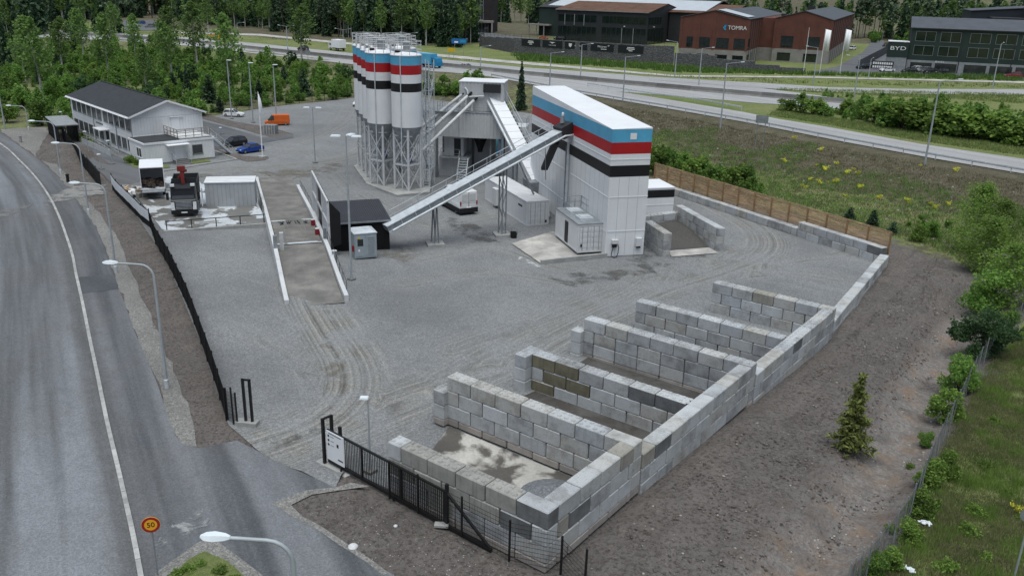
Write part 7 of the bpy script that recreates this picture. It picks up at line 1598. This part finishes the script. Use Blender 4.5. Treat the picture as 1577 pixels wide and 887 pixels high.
PR = dict(
 birch=[proto(birch, 'birch', 'birchbark', 14, 1500, .34, s) for s in (1, 2, 3)], spruce=[proto(spruce, 'spruce', 'bark', 15, 2000, .42, s, w=2.5) for s in (4, 5)], pine=[proto(pine, 'pine', 'bark', 16, 1100, .42, s) for s in (6, 7)],
 bush=[proto(bush, 'bush', 'bark', 4.2, 1300, .26, s, w=1.9) for s in (8, 9, 10)]+[proto(birch, 'bush', 'bark', 5, 900, .26, 12, w=1.25, low=.05)], bright=[proto(bush, 'bright', 'bark', 3.2, 1000, .24, s, w=1.6) for s in (13, 14)], dark=[proto(bush, 'dark', 'bark', 3.6, 1000, .25, 15, w=1.6), proto(spruce, 'spruce', 'bark', 5, 800, .28, 16, w=1.5)],
 near_birch=[proto(birch, 'bright', 'birchbark', 6.5, 6800, .12, s, w=1.75, low=.06) for s in (21, 22)], near_bush=[proto(bush, 'bush', 'bark', 2.8, 4200, .115, s, w=1.5, lobes=18) for s in (23, 24)], near_bright=[proto(bush, 'bright', 'bark', 2.2, 2600, .11, s, w=1.1, lobes=14) for s in (25, 26)], near_dark=[proto(bush, 'dark', 'bark', 2.9, 4600, .11, 27, w=1.7, lobes=20, base=.05)],
 near_spruce=[proto(spruce, 'young', 'bark', 4.6, 3000, .09, 28, w=1.12, bare=.10, irregular=.7, asp=3.2)], small_spruce=[proto(spruce, 'spruce', 'bark', 2.2, 1400, .13, 29, w=.95, bare=.02)], flower=[proto(bush, 'yellow', 'bark', .9, 150, .10, 30, w=.6, lobes=7)], weed=[proto(bush, 'bright', 'bark', .8, 420, .10, 31, w=.7, lobes=7, base=.1)])
def plant(kind, p, Ht, label, cat='tree', name=None, group=None, v=None, wide=1.0):
    pr = PR[kind]; v = v if v is not None else random.randrange(len(pr)); tm, cm, raw = pr[v % len(pr)]; h0 = raw[0][:, 2].max(); s = Ht/h0
    t = thing(name or kind.replace('near_', ''), label, cat, (p[0], p[1], p[2]-.05), random.uniform(0, 6.28), group); t.scale = (s*wide, s*wide, s)
    link('trunk', tm, t); link('crown', cm, t); return t
def tall(base, ty): g_ = G(*base); return g_, height_at(g_, ty)
# birches standing out of the scrub behind the office
bl = [((67, 163), 22, 'slender birch nearest to the left edge, its pale trunk bare at the foot'), ((98, 118), 24, 'birch with a pale leaning trunk, second from the left edge'), ((168, 131), 18, 'birch whose white trunk rises behind the office roof ridge, left half'), ((255, 108), 30, 'birch with a white lower trunk right above the office ridge'), ((266, 128), 32, 'thin birch close beside its twin above the office ridge'), ((304, 107), 0, 'tall birch forked near its foot, left of the yellow lorry'), ((355, 150), 18, 'birch standing behind the first parking lamp pole'), ((180, 62), 2, 'birch left of the far parked cars, by the highway'), ((322, 52), -8, 'tall bare birch rising past the top of the frame by the yellow lorry'), ((268, 104), 8, 'broad birch in front of the highway, above the office'), ((465, 100), 4, 'large light green birch standing alone beyond the highway at left centre'), ((40, 125), 45, 'birch low among bushes at the far left'), ((130, 95), 12, 'dense birch above the left end of the office roof'), ((210, 92), 20, 'birch in front of the highway between the parked cars and the office'), ((228, 150), 62, 'small birch right behind the office ridge')]
for i, (b, ty, lab) in enumerate(bl):
    g_, H = tall(b, ty); plant('birch', g_, max(8, min(19, H)), lab, 'birch tree', 'birch_tree', 'birches in the scrub behind the office', i, 1.15)
for i, (b, ty, lab) in enumerate((((12, 108), 15, 'dark tall spruce at the left edge of the frame'), ((32, 100), 10, 'dark spruce behind the leftmost birch'), ((118, 85), 22, 'dark spruce half hidden between birches at far left'), ((802, 170), 94, 'lone spruce standing between the mixing tower and the striped tower'), ((375, 140), 110, 'small spruce in the scrub behind the parking poles'), ((225, 118), 78, 'spruce in the scrub behind the office'), ((290, 150), 95, 'dark spruce behind the office gable'), ((60, 130), 90, 'short spruce in the scrub at the far left'))):
    g_, H = tall(b, ty); plant('spruce', g_, H, lab, 'spruce tree', 'spruce_tree', 'dark spruces among the scrub', i, .9 if i != 3 else .8)
# scrub of young trees between parking and highway
def pick(poly, n, mind, seed, tries=40):
    rr = random.Random(seed); a = np.array(poly); x0, y0 = a.min(0); x1, y1 = a.max(0); o = []
    for _ in range(n*tries):
        x, y = rr.uniform(x0, x1), rr.uniform(y0, y1)
        if inside(poly, np.array([x]), np.array([y]))[0] and all((x-q[0])**2+(y-q[1])**2 > mind*mind for q in o): o.append((x, y))
        if len(o) >= n: break
    return o
scrub = px((40, 198), (62, 200), (95, 203), (118, 186), (215, 208), (292, 186), (318, 178), (345, 175), (420, 163), (500, 155), (560, 148), (560, 118), (545, 108), (400, 92), (300, 80), (165, 72), (60, 68), (-40, 70), (-60, 185))
clear = [(-121.5, 38), (-82, 27), (-80, 52), (-98, 50), (-117, 53)]
spots = [p for p in pick(scrub, 270, 3.2, 5) if not inside(clear, np.array([p[0]]), np.array([p[1]]))[0]]
spots.sort(key=lambda p: (Vector((p[0], p[1], 0))-CAM).length)
glab = ['green bush in the scrub of young trees between the parking lot and the highway', 'bright green bush in the scrub of young trees between the parking lot and the highway', 'dark bush in the scrub of young trees between the parking lot and the highway']
for i, p in enumerate(spots):
    q = random.random(); k, lab = ('bush', glab[0]) if q < .62 else ('bright', glab[1]) if q < .85 else ('dark', glab[2])
    plant(k, (p[0], p[1], h(*p)), random.uniform(2.8, 5.8) if k != 'bright' else random.uniform(2.4, 4.), lab, 'bush', 'bush', lab.split(' in ')[0]+'es of the scrub' , wide=1.15)
def mass(name, label, cat, items, m_leaf, group=None, trunks=None, keep=.5, grow=1.4):
    """many plants too numerous to count, merged; items: (proto, x, y, z, scale, rot)"""
    Vs = []; Fs = []; Ls = []; o = 0; tb = MB()
    for raw, x, y, z, s, r in items:
        V, F, L, tr = raw; k = len(F); sel = RG.random(k) < keep; idx = np.where(sel)[0]; V4 = V.reshape(-1, 4, 3)[idx]; c = V4.mean(1, keepdims=True); V4 = c+(V4-c)*grow; W_ = V4.reshape(-1, 3); cs, sn = math.cos(r), math.sin(r)
        W_ = np.stack([W_[:, 0]*cs-W_[:, 1]*sn, W_[:, 0]*sn+W_[:, 1]*cs, W_[:, 2]], 1)*s+np.array([x, y, z]); Vs.append(W_); Fs.append(np.arange(len(W_)).reshape(-1, 4)+o); Ls.append(np.clip(L.reshape(-1, 4)[idx].ravel()*.75+random.uniform(-.2, .35), 0, 1)); o += len(W_)
        if trunks: hh = V[:, 2].max()*s; tb.tube([(x, y, z-.5), (x, y, z+hh*.9)], [hh*.011, hh*.004], 5)
    ob = link(name, cmesh(name, np.concatenate(Vs), np.concatenate(Fs), np.concatenate(Ls), m_leaf)); tag(ob, label, cat, group, 'stuff')
    if trunks: q = tb.build('trunks', MT[trunks], ob); q['kind'] = 'stuff'
    return ob
us = pick(scrub, 520, 2.0, 17)
mass('undergrowth', 'dense green undergrowth filling the scrub behind the parking lot', 'undergrowth', [(random.choice(PR['bush'])[2], x, y, h(x, y)-.2, random.uniform(.35, .6), random.uniform(0, 6)) for x, y in us if not inside(clear, np.array([x]), np.array([y]))[0]], LM['bush'])
# wood beyond the highway: front row one by one, the rest as a mass
def rows(pts_px, n, depth, seed, step):
    ln = densify(px(*pts_px), step, closed=False); rr = random.Random(seed); return [(x+rr.uniform(-2, 2)-rr.random()*depth*.3, y+rr.random()*depth) for x, y in ln]
fr = rows(((-30, 30), (80, 33), (180, 28), (260, 30), (330, 42), (400, 46), (480, 56), (540, 62), (600, 66), (650, 72), (690, 76), (700, 62)), 0, 9, 3, 5.2)
wl = {'birch': 'birch at the front of the wood beyond the highway', 'spruce': 'dark spruce at the front of the wood beyond the highway', 'pine': 'tall bare trunked pine at the front of the wood beyond the highway'}
def carpark(x, y): return -330 < x < -228 and 200 < y < 262 and False
ORD = ['first', 'second', 'third', 'fourth', 'fifth', 'sixth', 'seventh', 'eighth', 'ninth', 'tenth', 'eleventh', 'twelfth', 'thirteenth', 'fourteenth', 'fifteenth', 'sixteenth', 'seventeenth', 'eighteenth', 'nineteenth', 'twentieth']
TENS = {2: 'twenty', 3: 'thirty', 4: 'forty', 5: 'fifty', 6: 'sixty', 7: 'seventy'}
def nth(n): n += 1; return ORD[n-1] if n <= 20 else TENS[n//10][:-1]+'ieth' if n % 10 == 0 else TENS[n//10]+'-'+ORD[n % 10-1]
def scr(o): v = o.location-CAM; return IW/2+FPX*v.dot(RT)/v.dot(fw)
def order(objs, fmt):
    for i, o in enumerate(sorted(objs, key=scr)): o['label'] = fmt.format(nth(i))
for p in fr:
    q = random.random(); k = 'birch' if q < .42 else 'spruce' if q < .72 else 'pine'
    plant(k, (p[0], p[1], h(*p)), random.uniform(12, 17) if k == 'birch' else random.uniform(13, 20), wl[k], 'tree', k+'_tree', {'birch': 'birches', 'spruce': 'spruces', 'pine': 'pines'}[k]+' of the wood beyond the highway')
back = []; rr = random.Random(21)
def band(pts_px, depth, step, n):
    ln = densify(px(*pts_px), step, closed=False); o = []
    for x, y in ln:
        for _ in range(n): q = rr.random()*depth; o.append((x+rr.uniform(-3, 3)-q*.55, y+4+q*.85))
    return o
back += band(((-60, 28), (80, 33), (180, 26), (200, 26)), 50, 4.2, 7)+band(((250, 26), (330, 40), (400, 45), (480, 55), (540, 61), (600, 65), (650, 70), (692, 74)), 55, 4.2, 9)
back += band(((-60, 62), (0, 60), (60, 60), (110, 58), (150, 56)), 24, 5, 3)
hl = densify([(-100, 398), (-40, 380), (30, 372), (110, 350), (200, 322), (260, 310)], 4.2, closed=False)
back += [(x+rr.uniform(-4, 4), y+rr.random()*45) for x, y in hl for _ in range(6)]
hl = densify([(-330, 345), (-230, 370), (-150, 390), (-100, 398)], 5, closed=False)
back += [(x+rr.uniform(-4, 4), y+rr.random()*30) for x, y in hl for _ in range(3)]
print('wood trees', len(back))
it = {'birch': [], 'spruce': [], 'pine': []}
for x, y in back:
    q = random.random(); k = 'birch' if q < .35 else 'spruce' if q < .72 else 'pine'; raw = random.choice(PR[k])[2]; it[k].append((raw, x, y, h(x, y)-.2, random.uniform(.85, 1.3), random.uniform(0, 6.28)))
mass('birch_wood', 'pale green birches mixed through the wood filling the top of the view', 'wood', it['birch'], LM['birch'], 'wood beyond the highway', 'birchbark', .22, 1.9); mass('spruce_wood', 'dark spruces massed in the wood filling the top of the view', 'wood', it['spruce'], LM['spruce'], 'wood beyond the highway', 'bark', .22, 1.9); mass('pine_wood', 'pines massed in the wood filling the top of the view', 'wood', it['pine'], LM['pine'], 'wood beyond the highway', 'bark', .22, 1.9)
# young growth on the hillside behind the halls
hp = [(-95, 375), (-40, 330), (30, 330), (200, 300), (230, 360), (40, 420), (-110, 420)]
mass('hillside_scrub', 'light green scrub on the rough slope between the brick hall and the wood', 'scrub', [(random.choice(PR['bright'])[2], x, y, h(x, y)-.2, random.uniform(.7, 1.7), random.uniform(0, 6)) for x, y in pick(hp, 230, 4, 31, 20)], LM['bush'])
# bushes between ramp road and slip road at right
hb = [(1212, 172, 150), (1232, 175, 142), (1250, 177, 148), (1272, 181, 160), (1305, 178, 150), (1325, 184, 152), (1345, 190, 148), (1368, 196, 150), (1388, 200, 146), (1410, 200, 148), (1432, 206, 150), (1455, 208, 156), (1478, 212, 158), (1500, 214, 160), (1522, 217, 164), (1545, 220, 168), (1568, 224, 172), (1335, 172, 146), (1375, 180, 145), (1420, 186, 150), (1460, 192, 154), (1500, 196, 158), (1540, 200, 162), (1574, 206, 166), (1590, 226, 176), (1612, 226, 176)]
for i, (x, y, ty) in enumerate(hb):
    g_ = G(x, y); plant('bush' if i % 2 else 'bright', g_, max(2.2, min(5.5, height_at(g_, ty))), 'green bush in the belt between the ramp road and the highway at right', 'bush', 'bush', 'bushes between ramp road and highway', wide=1.6, v=(3 if i % 4 == 1 else i % 3))
mass('undergrowth', 'low green growth under the bush belt at right', 'undergrowth', [(random.choice(PR['bush'])[2], x, y, h(x, y)-.1, random.uniform(.2, .42), random.uniform(0, 6)) for x, y in pick(px((1200, 172), (1300, 186), (1450, 212), (1600, 232), (1640, 200), (1577, 175), (1450, 155), (1300, 148), (1215, 150)), 150, 1.6, 33)], LM['bush'])
for i, (x, y, ty) in enumerate(((648, 143, 112), (662, 145, 108), (678, 146, 112), (694, 147, 116), (712, 147, 105), (728, 146, 103), (745, 140, 112), (770, 152, 130))):
    g_ = G(x, y); plant('bush', g_, max(2.5, height_at(g_, ty)), 'green bush growing behind the mixing tower', 'bush', 'bush', 'bushes behind the mixing tower', wide=1.2)
# shrubs behind the timber fence
for i, (x, y, ty) in enumerate(((1008, 262, 220), (1022, 264, 222), (1038, 268, 226), (1052, 270, 232), (1066, 276, 234), (1080, 279, 242), (1096, 284, 250), (1112, 289, 252), (1128, 293, 246), (1142, 297, 250), (1156, 302, 268), (1015, 250, 226), (1045, 256, 230), (1090, 272, 246), (1170, 300, 280))):
    g_ = G(x, y+8); plant('bush' if i % 4 else 'bright', g_, max(1.6, height_at(g_, ty)), 'green shrub growing just behind the timber fence', 'shrub', 'shrub', 'shrubs behind the timber fence', wide=1.1)
for i, (x, y, ty, w_, lab) in enumerate(((1343, 348, 322, 1, 'dark little spruce behind the near end of the timber fence'), (1308, 338, 318, 1.2, 'dark low conifer in front of its twin behind the timber fence'), (1374, 360, 340, 1.2, 'small round dark shrub just past the end of the timber fence'))):
    g_ = G(x, y); plant('small_spruce', g_, max(1.3, height_at(g_, ty)), lab, 'conifer', 'small_spruce', None, wide=w_)
for i, (x, y, ty) in enumerate(((1418, 348, 328), (1412, 372, 340), (1436, 366, 335), (1400, 350, 338), (1460, 352, 335), (1560, 345, 330), (1575, 350, 328), (1545, 340, 328))):
    g_ = G(x, y); plant('near_bright' if i % 2 else 'near_bush', g_, max(.9, height_at(g_, ty)), 'small green sapling at the foot of the grassy bank', 'sapling', 'sapling', 'saplings at the foot of the bank')
# trees and bushes along the ditch at right
for k, b, ty, w_, lab, nm, v in (
    ('near_birch', (1497, 388), 278, 1.1, 'tall feathery young birch at the foot of the bank, left one of two', 'birch_tree', 0), ('near_birch', (1530, 400), 300, 1.1, 'feathery young birch right beside the tallest one at the foot of the bank', 'birch_tree', 1), ('near_birch', (1512, 420), 330, 1.5, 'bushy birch in front of the two tall young birches', 'birch_tree', 0), ('near_birch', (1552, 470), 372, 1.5, 'broad leafy birch at the right edge above the dark bush', 'birch_tree', 1), ('near_bush', (1518, 475), 405, 1.3, 'leafy green bush left of the broad birch at the right edge', 'bush', 0),
    ('near_dark', (1512, 545), 466, 1.15, 'round dark green bush beside the wire fence', 'bush', 0), ('near_bush', (1470, 606), 540, 1.0, 'green bush leaning over the stony ditch below the dark bush', 'bush', 1), ('near_bright', (1454, 648), 592, 1.1, 'bright yellow green bush at the ditch edge beside the wire fence', 'bush', 0), ('near_bush', (1545, 520), 470, 1.0, 'green bush behind the round dark bush at the right edge', 'bush', 0), ('near_bush', (1573, 430), 380, 1.2, 'green bush at the right edge of the frame below the bank', 'bush', 1),
    ('near_bright', (1432, 745), 700, 1.3, 'pale green bush on the grass side of the wire fence', 'bush', 1), ('near_bright', (1462, 735), 690, 1.0, 'bright bush on the grass right of the wire fence', 'bush', 0), ('near_bright', (1415, 795), 750, 1.2, 'bright green bush nearest the white litter on the grass', 'bush', 0), ('near_bright', (1395, 835), 795, 1.2, 'light green bush by the wire fence near the bottom edge', 'bush', 1), ('near_bush', (1345, 888), 848, 1.2, 'dark green bush by the wire fence at the bottom edge', 'bush', 0), ('near_bright', (1375, 880), 838, 1.1, 'light green bush right of the dark one at the bottom edge', 'bush', 1), ('near_bush', (1425, 688), 660, 1.0, 'small low shrub growing through the wire fence', 'bush', 1)):
    g_ = G(*b); plant(k, g_, max(.8, height_at(g_, ty)), lab, 'birch tree' if 'birch' in nm else 'bush', nm, None, v, w_)
g_ = G(1308, 694); plant('near_spruce', g_, height_at(g_, 570), 'lone young spruce with sparse yellow green branches standing on the bare brown soil', 'spruce tree', 'spruce_tree', None, 0, 1.05)
for i, (x, y) in enumerate(((185, 52), (345, 122), (280, 302), (330, 322), (366, 240), (232, 338), (248, 350), (384, 318), (430, 316), (575, 345), (585, 350), (492, 402), (870, 430), (880, 440), (1010, 450), (1035, 472), (1115, 452), (1165, 248), (945, 215), (320, 214), (540, 238), (570, 266), (505, 262), (700, 412), (120, 192), (440, 205))):
    g_ = G(1177+x/3.9425, 200+y/3.9425+2); plant('flower', g_, random.uniform(.35, .75), 'yellow flowering plant on the dry bank behind the timber fence', 'flowering plant', 'flowering_plant', 'yellow flowering plants on the bank')
g_ = G(1568, 790); plant('flower', g_, .55, 'clump of yellow flowers by the round sign at the lower right', 'flowering plant', 'flowering_plant')
for i, (x, y) in enumerate(((1352, 820), (1555, 800), (1480, 790), (1500, 860), (1440, 880), (1380, 720), (1540, 700), (1510, 650), (1560, 600), (1500, 720), (1470, 820), (1530, 760))):
    g_ = G(x+20, y); plant('weed', g_, random.uniform(.35, .7), 'leafy weed clump on the rough grass at the lower right', 'weed', 'weed', 'weed clumps on the rough grass')
for i, (x, y, s) in enumerate(((111, 212, .9), (122, 214, .8), (133, 219, 1.1), (140, 223, .8), (200, 252, 1.3), (212, 255, 1.0), (222, 258, .8), (205, 249, .9), (228, 261, .8), (128, 210, .8), (290, 880, .45), (310, 872, .4), (340, 884, .5), (275, 887, .45), (360, 895, .4))):
    g_ = G(x, y); plant('weed', g_, s, 'dark low shrub in the planted strip by the office' if y < 300 else 'green weed clump on the small traffic island', 'shrub' if y < 300 else 'weed', 'shrub' if y < 300 else 'weed', 'low shrubs by the office' if y < 300 else 'weeds on the traffic island')
# ------------------------------------------------------------------ ground cover
def tufts(name, label, cat, pts, m, hgt, blades, spread=.16, wdt=.03, lean=.5):
    n = len(pts); B = np.repeat(np.array(pts), blades, 0); k = len(B); B = B+np.concatenate([RG.normal(size=(k, 2))*spread, np.zeros((k, 1))], 1); hh = hgt*(.5+RG.random(k)); d = RG.normal(size=(k, 3)); d[:, 2] = 0; d /= np.linalg.norm(d, axis=1)[:, None]; s = np.stack([-d[:, 1], d[:, 0], np.zeros(k)], 1)*wdt
    T = B+d*(hh*lean*RG.random(k))[:, None]; T[:, 2] += hh; V = np.stack([B-s, B+s, T], 1).reshape(-1, 3); F = np.arange(3*k).reshape(k, 3); L = np.repeat(np.clip(np.repeat(RG.random(n), blades)*.6+RG.random(k)*.4, 0, 1), 3)
    return tag(link(name, cmesh(name, V, F, L, m)), label, cat, None, 'stuff')
def scatter(poly, n, seed, ok=None):
    g_ = np.random.default_rng(seed); a = np.array(poly); x0, y0 = a.min(0); x1, y1 = a.max(0); X = g_.uniform(x0, x1, n*3); Y = g_.uniform(y0, y1, n*3); k = inside(poly, X, Y); o = [(x, y) for x, y in zip(X[k], Y[k]) if not ok or ok(x, y)][:n]; return [(x, y, h(x, y)) for x, y in o]
nz = lambda x, y, s=.25: noise.noise((x*s, y*s, 9))
lawn = px((1345, 920), (1410, 790), (1442, 715), (1480, 640), (1515, 575), (1555, 525), (1620, 470), (1660, 640), (1640, 920))
tufts('rough_grass', 'rough green grass on the strip right of the wire fence', 'grass', scatter(lawn, 15000, 1), LM['grass'], .16, 7, .12, .012)
tufts('dead_grass', 'dry brownish grass mixed into the strip right of the wire fence', 'grass', scatter(lawn, 9000, 14, lambda x, y: nz(x, y, .22) > -.12), LM['heath'], .13, 7, .14, .012)
tufts('long_grass', 'taller grass patches on the strip right of the wire fence', 'grass', scatter(lawn, 2600, 2, lambda x, y: nz(x, y, .5) > .08), LM['bright'], .34, 9, .14, .014)
dl = px((1262, 930), (1370, 790), (1420, 690), (1470, 600), (1490, 520), (1480, 440), (1440, 390), (1400, 372))+[(-.8, 58), (1, 36), (1, 1), (3, -6)]
tufts('dry_grass', 'scattered dry stalks on the bare soil beside the block wall', 'dry grass', scatter(dl, 900, 3, lambda x, y: x > 1.2 and nz(x, y, .4) > -.05), LM['heath'], .10, 4, .12, .010, 1.2)
bank = px((1010, 255), (1150, 300), (1300, 345), (1400, 372), (1480, 400), (1577, 440), (1640, 420), (1640, 292), (1440, 256), (1300, 230), (1150, 200), (1000, 172), (870, 150), (830, 160))
tufts('heath', 'dry brown and olive heath covering the bank behind the timber fence', 'heath', scatter(bank, 11000, 4), LM['heath'], .22, 7, .25, .03, .9)
tufts('bank_grass', 'green grass growing in patches low on the bank', 'grass', scatter(bank, 9500, 5, lambda x, y: 11+8*nz(x, y, .1) < sd(x, y) < 46 and nz(x, y, .3) > -.3), LM['bush'], .28, 8, .28, .03, .8)
verge = px((800, 94), (1000, 108), (1038, 112), (1240, 116), (1577, 126), (1577, 118), (1240, 113.5), (1100, 107), (1004, 99.5), (889, 92), (790, 83))
tufts('verge_weeds', 'tall green weeds along the foot of the dark stone wall', 'weeds', scatter(verge, 2600, 6), LM['bush'], .8, 8, .5, .12, .8)
mid = px((1185, 178), (1278, 193), (1413, 217), (1577, 240), (1640, 248), (1640, 225), (1577, 218), (1440, 205), (1300, 185), (1200, 168))
tufts('meadow', 'rough meadow grass between the ramp road and the bush belt', 'grass', scatter(mid, 6000, 7), LM['grass'], .3, 7, .3, .04, .8)
far = px((1200, 137), (1577, 146), (1577, 160), (1440, 152), (1300, 146), (1200, 140)); tufts('meadow', 'rough meadow grass beyond the bush belt along the slip road', 'grass', scatter(far+px((1320, 120), (1577, 128))[:0], 1200, 8), LM['grass'], .4, 7, .4, .06, .8)
tufts('meadow', 'grass strip between the footpath and the highway', 'grass', scatter(px((400, 58), (545, 74), (690, 90), (800, 101), (962, 113), (1155, 128), (1577, 136), (1577, 131), (1155, 122), (962, 113.5), (800, 100.5), (674, 90), (540, 72), (400, 57)), 1500, 12), LM['grass'], .4, 7, .5, .07, .8)
isl_ = px((300, 862), (340, 856), (372, 884), (395, 920), (272, 920), (270, 885)); tufts('island_grass', 'green grass on the small traffic island', 'grass', scatter(isl_, 900, 9, lambda x, y: nz(x, y, .8) > -.15), LM['bright'], .12, 8, .08, .010)
# loose stones
def stones(name, label, pts, smin, smax, m, seed, cat='stones'):
    g_ = np.random.default_rng(seed); n = len(pts); Pp = np.array(pts); s = smin+(smax-smin)*g_.random(n)**3; ico = np.array([(1, 0, 0), (-1, 0, 0), (0, 1, 0), (0, -1, 0), (0, 0, 1), (0, 0, -.5), (.6, .6, .45), (-.6, .5, .5), (.5, -.6, .5), (-.55, -.6, .4)]); hull = [(0, 6, 4), (6, 2, 4), (2, 7, 4), (7, 1, 4), (1, 9, 4), (9, 3, 4), (3, 8, 4), (8, 0, 4), (0, 5, 2), (2, 5, 1), (1, 5, 3), (3, 5, 0), (0, 2, 6), (2, 1, 7), (1, 3, 9), (3, 0, 8)]
    V = ico[None]*(.7+.6*g_.random((n, 10, 1)))*(s[:, None, None])*np.array([1.1, .85, .65]); a = g_.random(n)*6.28; c, sn = np.cos(a)[:, None], np.sin(a)[:, None]; V = np.stack([V[..., 0]*c-V[..., 1]*sn, V[..., 0]*sn+V[..., 1]*c, V[..., 2]], -1)+Pp[:, None]; F = (np.array(hull)[None]+np.arange(n)[:, None, None]*10).reshape(-1, 3)
    return tag(link(name, cmesh(name, V.reshape(-1, 3), F, np.repeat(g_.random(n), 10), m)), label, cat, None, 'stuff')
SM = leafmat('loose_stone', (.30, .285, .26), (.17, .155, .14), (.48, .46, .43), 0., 0); SD = leafmat('soil_clod', (.135, .112, .102), (.10, .082, .075), (.19, .165, .15), 0., 0); SG = leafmat('shoulder_stone', (.34, .34, .335), (.2, .2, .195), (.5, .5, .49), 0, 0)
stones('loose_stones', 'pale stones scattered over the bare soil right of the block wall', scatter(dl, 1100, 21, lambda x, y: x > 1.0), .015, .09, SM, 1); stones('soil_clods', 'dark clods of soil on the slope right of the block wall', scatter(dl, 9000, 22, lambda x, y: x > .8), .015, .085, SD, 2, 'soil clods')
dit = [(x-1.3, y) for x, y in DITCH]+[(x+1.2, y) for x, y in DITCH[::-1]]; stones('ditch_stones', 'pale stones washed into the ditch along the wire fence', scatter(dit, 1300, 23, lambda x, y: nz(x, y, .35) > -.1), .02, .12, SM, 3)
stones('shoulder_stones', 'pale crushed stones on the gravel shoulder by the cycle path', scatter(px((255, 560), (268, 600), (285, 645), (300, 680), (284, 683), (262, 640), (246, 595), (225, 520), (212, 480), (238, 500)), 2200, 24), .02, .075, SG, 4)
lv = px((110, 292), (160, 300), (200, 350), (240, 425), (290, 540), (345, 655), (300, 685), (262, 560), (215, 450), (160, 340)); stones('soil_clods', 'dark clods of soil on the strip between the cycle path and the black fence', scatter(lv, 3500, 25), .02, .09, SD, 5, 'soil clods')
fl_ = px((440, 780), (505, 768), (560, 764), (780, 862), (880, 920), (640, 920), (560, 860), (480, 806)); stones('soil_clods', 'dark clods of soil on the strip before the sliding gate', scatter(fl_, 2600, 26), .012, .05, SD, 6, 'soil clods'); stones('loose_stones', 'small pale stones on the soil strip before the sliding gate', scatter(fl_, 650, 27), .01, .05, SM, 7)
stones('bank_stones', 'pale stones showing through the heath on the bank', scatter(bank, 1500, 28), .04, .22, SM, 8)
for lab, b in (('white plastic litter lying on the grass by the bright bush', (1425, 808)), ('small white litter scrap on the grass at the bottom right', (1396, 879))):
    t = thing('litter', lab, 'litter', G(*b)); q = MB(); rr = random.Random(b[0])
    for i in range(7): q.box((rr.uniform(-.25, .25), rr.uniform(-.12, .12), .06+rr.uniform(0, .08)), (rr.uniform(.1, .3), rr.uniform(.06, .2), .03), rr.uniform(0, 3))
    q.build('sheet', MT['lampw'], t)

# every repeat gets a label that says which one it is
def grp(g): return [o for o in bpy.data.objects if o.get('group') == g]
for k in ('birch', 'spruce', 'pine'): order(grp({'birch': 'birches', 'spruce': 'spruces', 'pine': 'pines'}[k]+' of the wood beyond the highway'), '{} '+k+' from the left along the front of the wood beyond the highway')
order(grp('bushes between ramp road and highway'), '{} green bush from the left in the belt between ramp road and highway'); order(grp('bushes behind the mixing tower'), '{} green bush from the left behind the mixing tower')
order(grp('shrubs behind the timber fence'), '{} green shrub from the left just behind the timber fence'); order(grp('saplings at the foot of the bank'), '{} small sapling from the left at the foot of the bank')
order(grp('yellow flowering plants on the bank'), '{} yellow flowering plant from the left on the dry bank'); order(grp('weed clumps on the rough grass'), '{} leafy weed clump from the left on the rough grass at lower right')
order(grp('low shrubs by the office'), '{} dark low shrub from the left in the strips by the office'); order(grp('weeds on the traffic island'), '{} green weed clump from the left on the small traffic island')
for kind in ('green bush', 'bright green bush', 'dark bush'):
    cells = {}
    for o in grp(kind+'es of the scrub'):
        x = scr(o); d = (o.location-CAM).length; c = 'behind the lattice shed' if x < 110 else 'behind the office roof' if x < 215 else 'behind the office gable' if x < 310 else 'behind the white hatchback' if x < 400 else 'behind the orange van' if x < 480 else 'left of the silos'
        cells.setdefault((c, 'nearest rows' if d < 160 else 'middle rows' if d < 185 else 'far rows'), []).append(o)
    for (c, r), l in cells.items(): order(l, '{} '+kind+' from left, '+r+' '+c)
